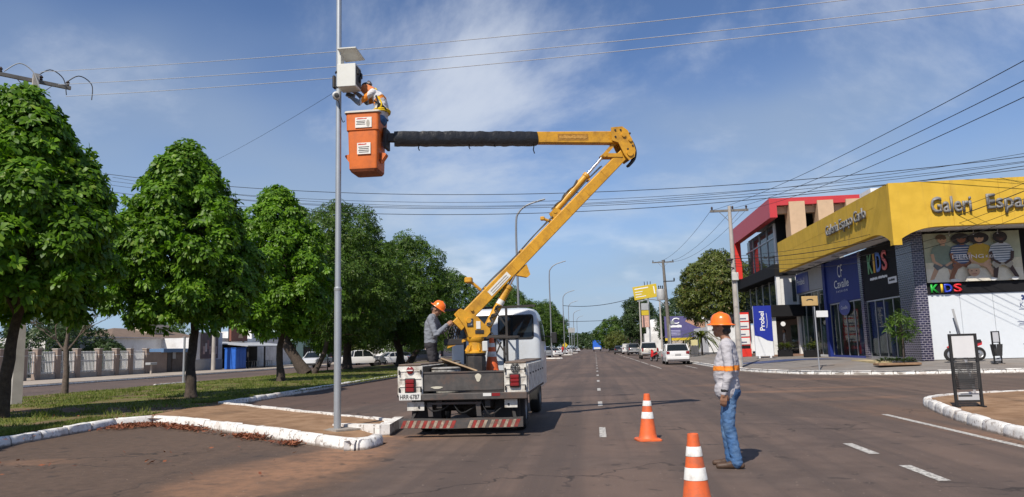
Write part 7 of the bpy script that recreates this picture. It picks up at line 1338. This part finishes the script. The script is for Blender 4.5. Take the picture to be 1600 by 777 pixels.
def car(name, label, loc, rz, kind, col, group='parked cars', cargo=None):
    k = KINDS[kind]; L_, W_ = k['L'], k['W']; cn = 'paint_%.2f_%.2f_%.2f' % col; pm_c = mat(cn, col, .30, var=.04, vs=2, coat=.6); t = thing(name, label, {'pickup': 'pickup', 'van': 'van', 'suv': 'suv'}.get(kind, 'car'), loc, rz, group)
    cy = L_/2; hw = W_/2; prof = [(y-cy, z) for y, z in k['body']]; low = [(y-cy, k['zb']) for y in (L_-.12, .12)]
    ring = lambda g, dz: [(p[0]*(1-g*.055), p[1]-dz*(p[1] > .9)) for p in prof+[(low[0][0], k['zb']), (low[1][0], k['zb'])]]
    b = MB(); secs = []
    for xf, g, dz in ((-1, 1.0, .10), (-.97, .5, .04), (-.86, .1, .0), (-.4, -.2, -.01), (.4, -.2, -.01), (.86, .1, 0), (.97, .5, .04), (1, 1.0, .10)): secs.append([(xf*hw, y, z) for y, z in ring(g, dz)])
    b.loft(secs); bd = b.build('body', pm_c, t, 40)
    cb = k['cab']; b = MB(); tw = lambda z: hw*(.93-.17*max(0, (z-cb[0][1]))/.7)
    secs = [[(s*tw(z)*f, y-cy, z-e) for y, z in cb] for s, f, e in ((-1, 1, .03), (-1, .93, .0), (1, .93, 0), (1, 1, .03))]; b.loft(secs); gh = b.build('greenhouse', CARGLASS, t, 40)
    rt = [p for p in cb if p[1] > cb[2][1]-.09]; b = MB(); secs = [[(s*tw(z)*f, y-cy, z+.014-e) for y, z in rt]+[(s*tw(z)*f, y-cy, z-.05) for y, z in rt[::-1]] for s, f, e in ((-1, 1.015, .035), (-1, .9, 0), (1, .9, 0), (1, 1.015, .035))]; b.loft(secs); b.build('roof', pm_c, t, 40)
    wd = .06 if kind != 'van' else .10
    for s in (-1, 1):
        for (p, q) in ((cb[0], cb[1]), (cb[-2], cb[-1])): b = MB(); b.bar((s*tw(p[1])*1.0, p[0]-cy, p[1]), (s*tw(q[1])*1.0, q[0]-cy, q[1]), wd, .09); b.build('pillar', pm_c, t)
        ym = cb[2][0]*.5+cb[3][0]*.5+.1-cy; b = MB(); b.bar((s*tw(1.0), ym, cb[0][1]), (s*tw(cb[2][1]-.03), ym, cb[2][1]-.03), .03, .09); b.build('pillar', pm_c, t)
    if kind == 'van': b = MB(); [b.box((s*tw(1.45)*1.0, -.95, 1.42), (.03, 1.7, .62)) for s in (-1, 1)]; b.box((0, -cy+.06, 1.45), (W_*.78, .04, .62)); b.build('side_panel', pm_c, t)
    for s in (-1, 1):
        for wy in k['wy']:
            b = MB(); b.lathe([(.02, -.02), (k['wr']*1.16, -.02), (k['wr']*1.16, .02), (.02, .02)], 20, Matrix.Translation((s*(hw-.03), wy-cy, k['wr']+.02)) @ Matrix.Rotation(PI/2, 4, 'Y')); b.build('wheel_arch', BLACK, t); wheel(t, (s*(hw-.09), wy-cy, k['wr']), k['wr'], .20)
        b = MB(); zb = .86 if kind in ('hatch', 'sedan') else .98; b.box((s*(hw-.16), -cy-.0, zb), (.24 if kind != 'pickup' else .16, .07, .2 if kind != 'pickup' else .36), None, .03); b.build('tail_light', RED_LENS, t)
        b = MB(); b.box((s*(hw-.25), cy-.10, zb-.16), (.38, .12, .15), None, .04); b.build('headlight', LAMP_W, t)
        b = MB(); b.box((s*(hw+.08), cb[-1][0]-cy-.25, cb[0][1]+.06), (.18, .10, .13), None, .03); b.build('wing_mirror', pm_c, t)
    b = MB(); b.box((0, -cy-.02, .46 if kind != 'pickup' else .60), (W_*.94, .12, .22 if kind != 'pickup' else .16), None, .04); b.build('rear_bumper', pm_c if kind in ('hatch', 'sedan') else ALU, t); b = MB(); b.box((0, cy-.04, .42), (W_*.92, .14, .26), None, .05); b.build('front_bumper', BLACK, t)
    b = MB(); b.box((0, -cy-.055 if kind == 'pickup' else -cy-.03, .72 if kind in ('hatch', 'sedan') else .78), (.42, .03, .13), None, .005); b.build('number_plate', PLATE_G, t)
    if kind == 'pickup':
        b = MB(); b.box((0, -cy+.82, 1.125), (W_*.82, 1.5, .02)); b.build('load_bed', BLACK, t); b = MB(); b.box((0, -cy-.012, .95), (W_*.60, .02, .26), None, .006); b.build('tailgate', pm_c, t)
    else: b = MB(); z0, z1 = cb[0][1], cb[1][1]; b.add([(-hw*.74, cb[0][0]-cy-.016+.04*.8, z0+.05), (hw*.74, cb[0][0]-cy-.016+.04*.8, z0+.05), (hw*.62, cb[1][0]-cy-.03, z1-.03), (-hw*.62, cb[1][0]-cy-.03, z1-.03)], [(0, 1, 2, 3)]); b.build('rear_window', CARGLASS, t, 0)
    return t
WHT = (.68, .68, .68)
car('hatchback', 'white hatchback parked nearest on the right side of the avenue', (5.95, 57.2, .0), 0, 'hatch', WHT); car('pickup_truck', 'white pickup parked in front of the white hatchback', (5.75, 82.6, 0), 0, 'pickup', (.58, .55, .50)); car('pickup_truck', 'silver grey pickup third in the row on the right', (5.85, 116, 0), 0, 'pickup', (.16, .165, .17)); car('delivery_van', 'white van beyond the silver pickup on the right', (5.6, 134, 0), 0, 'van', WHT); car('parked_car', 'dark car standing behind the white van on the right', (4.3, 137, 0), 0, 'sedan', (.05, .05, .055))
car('pickup_truck', 'white pickup seen side-on beyond the median trunks', (-22.6-2.8, 79, .0), -PI/2+.55, 'pickup', WHT, 'vehicles on the far carriageway'); car('pickup_truck', 'pale pickup facing the camera beside the leaning trunk', (-30.6, 79.5, 0), PI, 'pickup', (.55, .56, .57), 'vehicles on the far carriageway'); car('parked_suv', 'grey blue suv parked on the far carriageway by the lime tree', (-30.8, 92, 0), PI+.2, 'suv', (.20, .24, .30), 'vehicles on the far carriageway')
car('parked_car', 'dark blue car behind the legs of the worker on the truck', (-22.9, 97, 0), PI/2+.5, 'suv', (.02, .024, .04), 'vehicles on the far carriageway'); car('parked_car', 'black car under the mango trees next to the dark blue one', (-27.0, 101, 0), PI/2+.6, 'sedan', (.025, .025, .03), 'vehicles on the far carriageway'); car('parked_car', 'white car half hidden between mango trunks', (-25.2, 90, 0), PI/2+.9, 'sedan', WHT, 'vehicles on the far carriageway'); car('parked_car', 'silver car at the far end under the mango trees', (-27, 118, 0), PI/2+.4, 'sedan', (.4, .41, .42), 'vehicles on the far carriageway')
LB = ['silver car nose-in right of the truck cab', 'white car behind the second slim lamp post', 'dark car third in the left-hand bays beyond the truck', 'white car fourth in the left-hand bays beyond the truck', 'white car fifth in the left-hand bays beyond the truck', 'grey car sixth in the left-hand bays beyond the truck', 'white car seventh in the left-hand bays beyond the truck']
for i, (x, y, c_, kd) in enumerate(((-8.2, 110, (.30, .31, .32), 'suv'), (-7.4, 127, WHT, 'sedan'), (-9.6, 118, (.03, .03, .035), 'sedan'), (-7.6, 160, WHT, 'hatch'), (-7.6, 190, WHT, 'sedan'), (-7.0, 205, (.3, .3, .3), 'hatch'), (-6.6, 235, WHT, 'sedan'))): car('parked_car', LB[i], (x, y, 0), .65, kd, c_, 'cars in the left-hand parking bays')
car('moving_car', 'white car coming far away on the right lane', (4.6, 212, 0), PI, 'sedan', WHT, 'far cars')
t = thing('blue_lorry', 'bright blue box lorry far away in the middle of the avenue', 'lorry', (.6, 235, 0)); b = MB(); b.box((0, 0, 2.1), (2.6, 6.0, 2.9), None, .05); b.build('box_body', mat('lorry_blue', (.02, .12, .55), .5, var=.05), t); b = MB(); b.box((0, -3.02, 1.0), (2.0, .05, .6)); b.build('tail_panel', PLATE_W, t); b = MB(); b.box((0, 4.2, 1.5), (2.3, 1.9, 2.2), None, .2); b.build('cab', MATS['lorry_blue'], t)
for s in (-1, 1):
    for y in (-1.6, 3.9): wheel(t, (s*1.05, y, .5), .5, .28)
# ---- motorcycles
def moto(label, loc, rz, col=(.55, .02, .02)):
    t = thing('motorcycle', label, 'motorcycle', loc, rz, 'small red motorcycles'); pm_c = mat('moto_red', col, .3, var=.04, coat=.5)
    for x in (-.60, .62): wheel(t, (x, 0, .28), .28, .08, 'y', ALU)
    b = MB(); b.tube(smooth_path([(.62, 0, .28), (.52, 0, .62), (.42, 0, .92)], 4), .03, 8); b.tube([(.40, -.30, 1.02), (.42, 0, .95), (.40, .30, 1.02)], .016, 6); b.tube(smooth_path([(-.6, 0, .28), (-.15, 0, .30), (.05, 0, .34)], 4), .04, 6); b.box((.02, 0, .36), (.34, .22, .26), None, .05); b.build('frame', BLACK, t)
    b = MB(); b.loft([[(.50, -.10, .62), (.50, .10, .62), (.44, .10, .95), (.44, -.10, .95)], [(.36, -.16, .42), (.36, .16, .42), (.34, .13, .90), (.34, -.13, .90)], [(.18, -.12, .40), (.18, .12, .40), (.22, .07, .66), (.22, -.07, .66)]]); b.build('leg_shield', pm_c, t, 50)
    b = MB(); b.loft([[(.20, -.07, .45), (.20, .07, .45), (.20, .05, .62), (.20, -.05, .62)], [(-.2, -.12, .50), (-.2, .12, .50), (-.2, .11, .70), (-.2, -.11, .70)], [(-.72, -.08, .66), (-.72, .08, .66), (-.74, .06, .80), (-.74, -.06, .80)]]); b.build('tail_body', pm_c, t, 50)
    b = MB(); b.loft([[(.05, -.08, .68), (.05, .08, .68), (.03, .07, .76), (.03, -.07, .76)], [(-.3, -.13, .70), (-.3, .13, .70), (-.3, .11, .80), (-.3, -.11, .80)], [(-.70, -.10, .78), (-.70, .10, .78), (-.68, .08, .88), (-.68, -.08, .88)]]); b.build('seat', BLACK, t, 50)
    b = MB(); b.tube(smooth_path([(.72, 0, .56), (.62, 0, .60), (.44, 0, .50), (.34, 0, .34)], 4), .05, 6); b.build('front_mudguard', pm_c, t); b = MB(); b.tube([(-.1, -.14, .28), (-.7, -.17, .36)], .05, 8); b.build('exhaust', ALU, t); b = MB(); b.lathe([(.02, 0), (.09, .02), (.10, .08), (.06, .14)], 12, Matrix.Translation((.40, 0, .98)) @ Matrix.Rotation(PI/2, 4, 'Y')); b.build('headlight', pm_c, t)
    for s in (-1, 1): b = MB(); b.tube([(.38, s*.28, 1.02), (.36, s*.30, 1.18)], .008, 5); b.lathe([(.01, -.01), (.05, 0), (.01, .01)], 10, Matrix.Translation((.36, s*.30, 1.22)) @ Matrix.Rotation(PI/2, 4, 'Y')); b.build('mirror', BLACK, t)
    b = MB(); b.tube([(0, .1, .26), (.03, .26, .01)], .014, 5); b.build('side_stand', BLACK, t); return t
moto('small red motorcycle parked in front of the white hoarding', (15.5, 33.45, .43), PI+.12); moto('red motorcycle standing between the hatchback and the pickup', (5.2, 68, .0), PI/2+.3)
far_person('person in red top beside the parked cars far up the left side', (-6.1, 140, .1), 1.0, (.45, .03, .03), (.05, .05, .06))
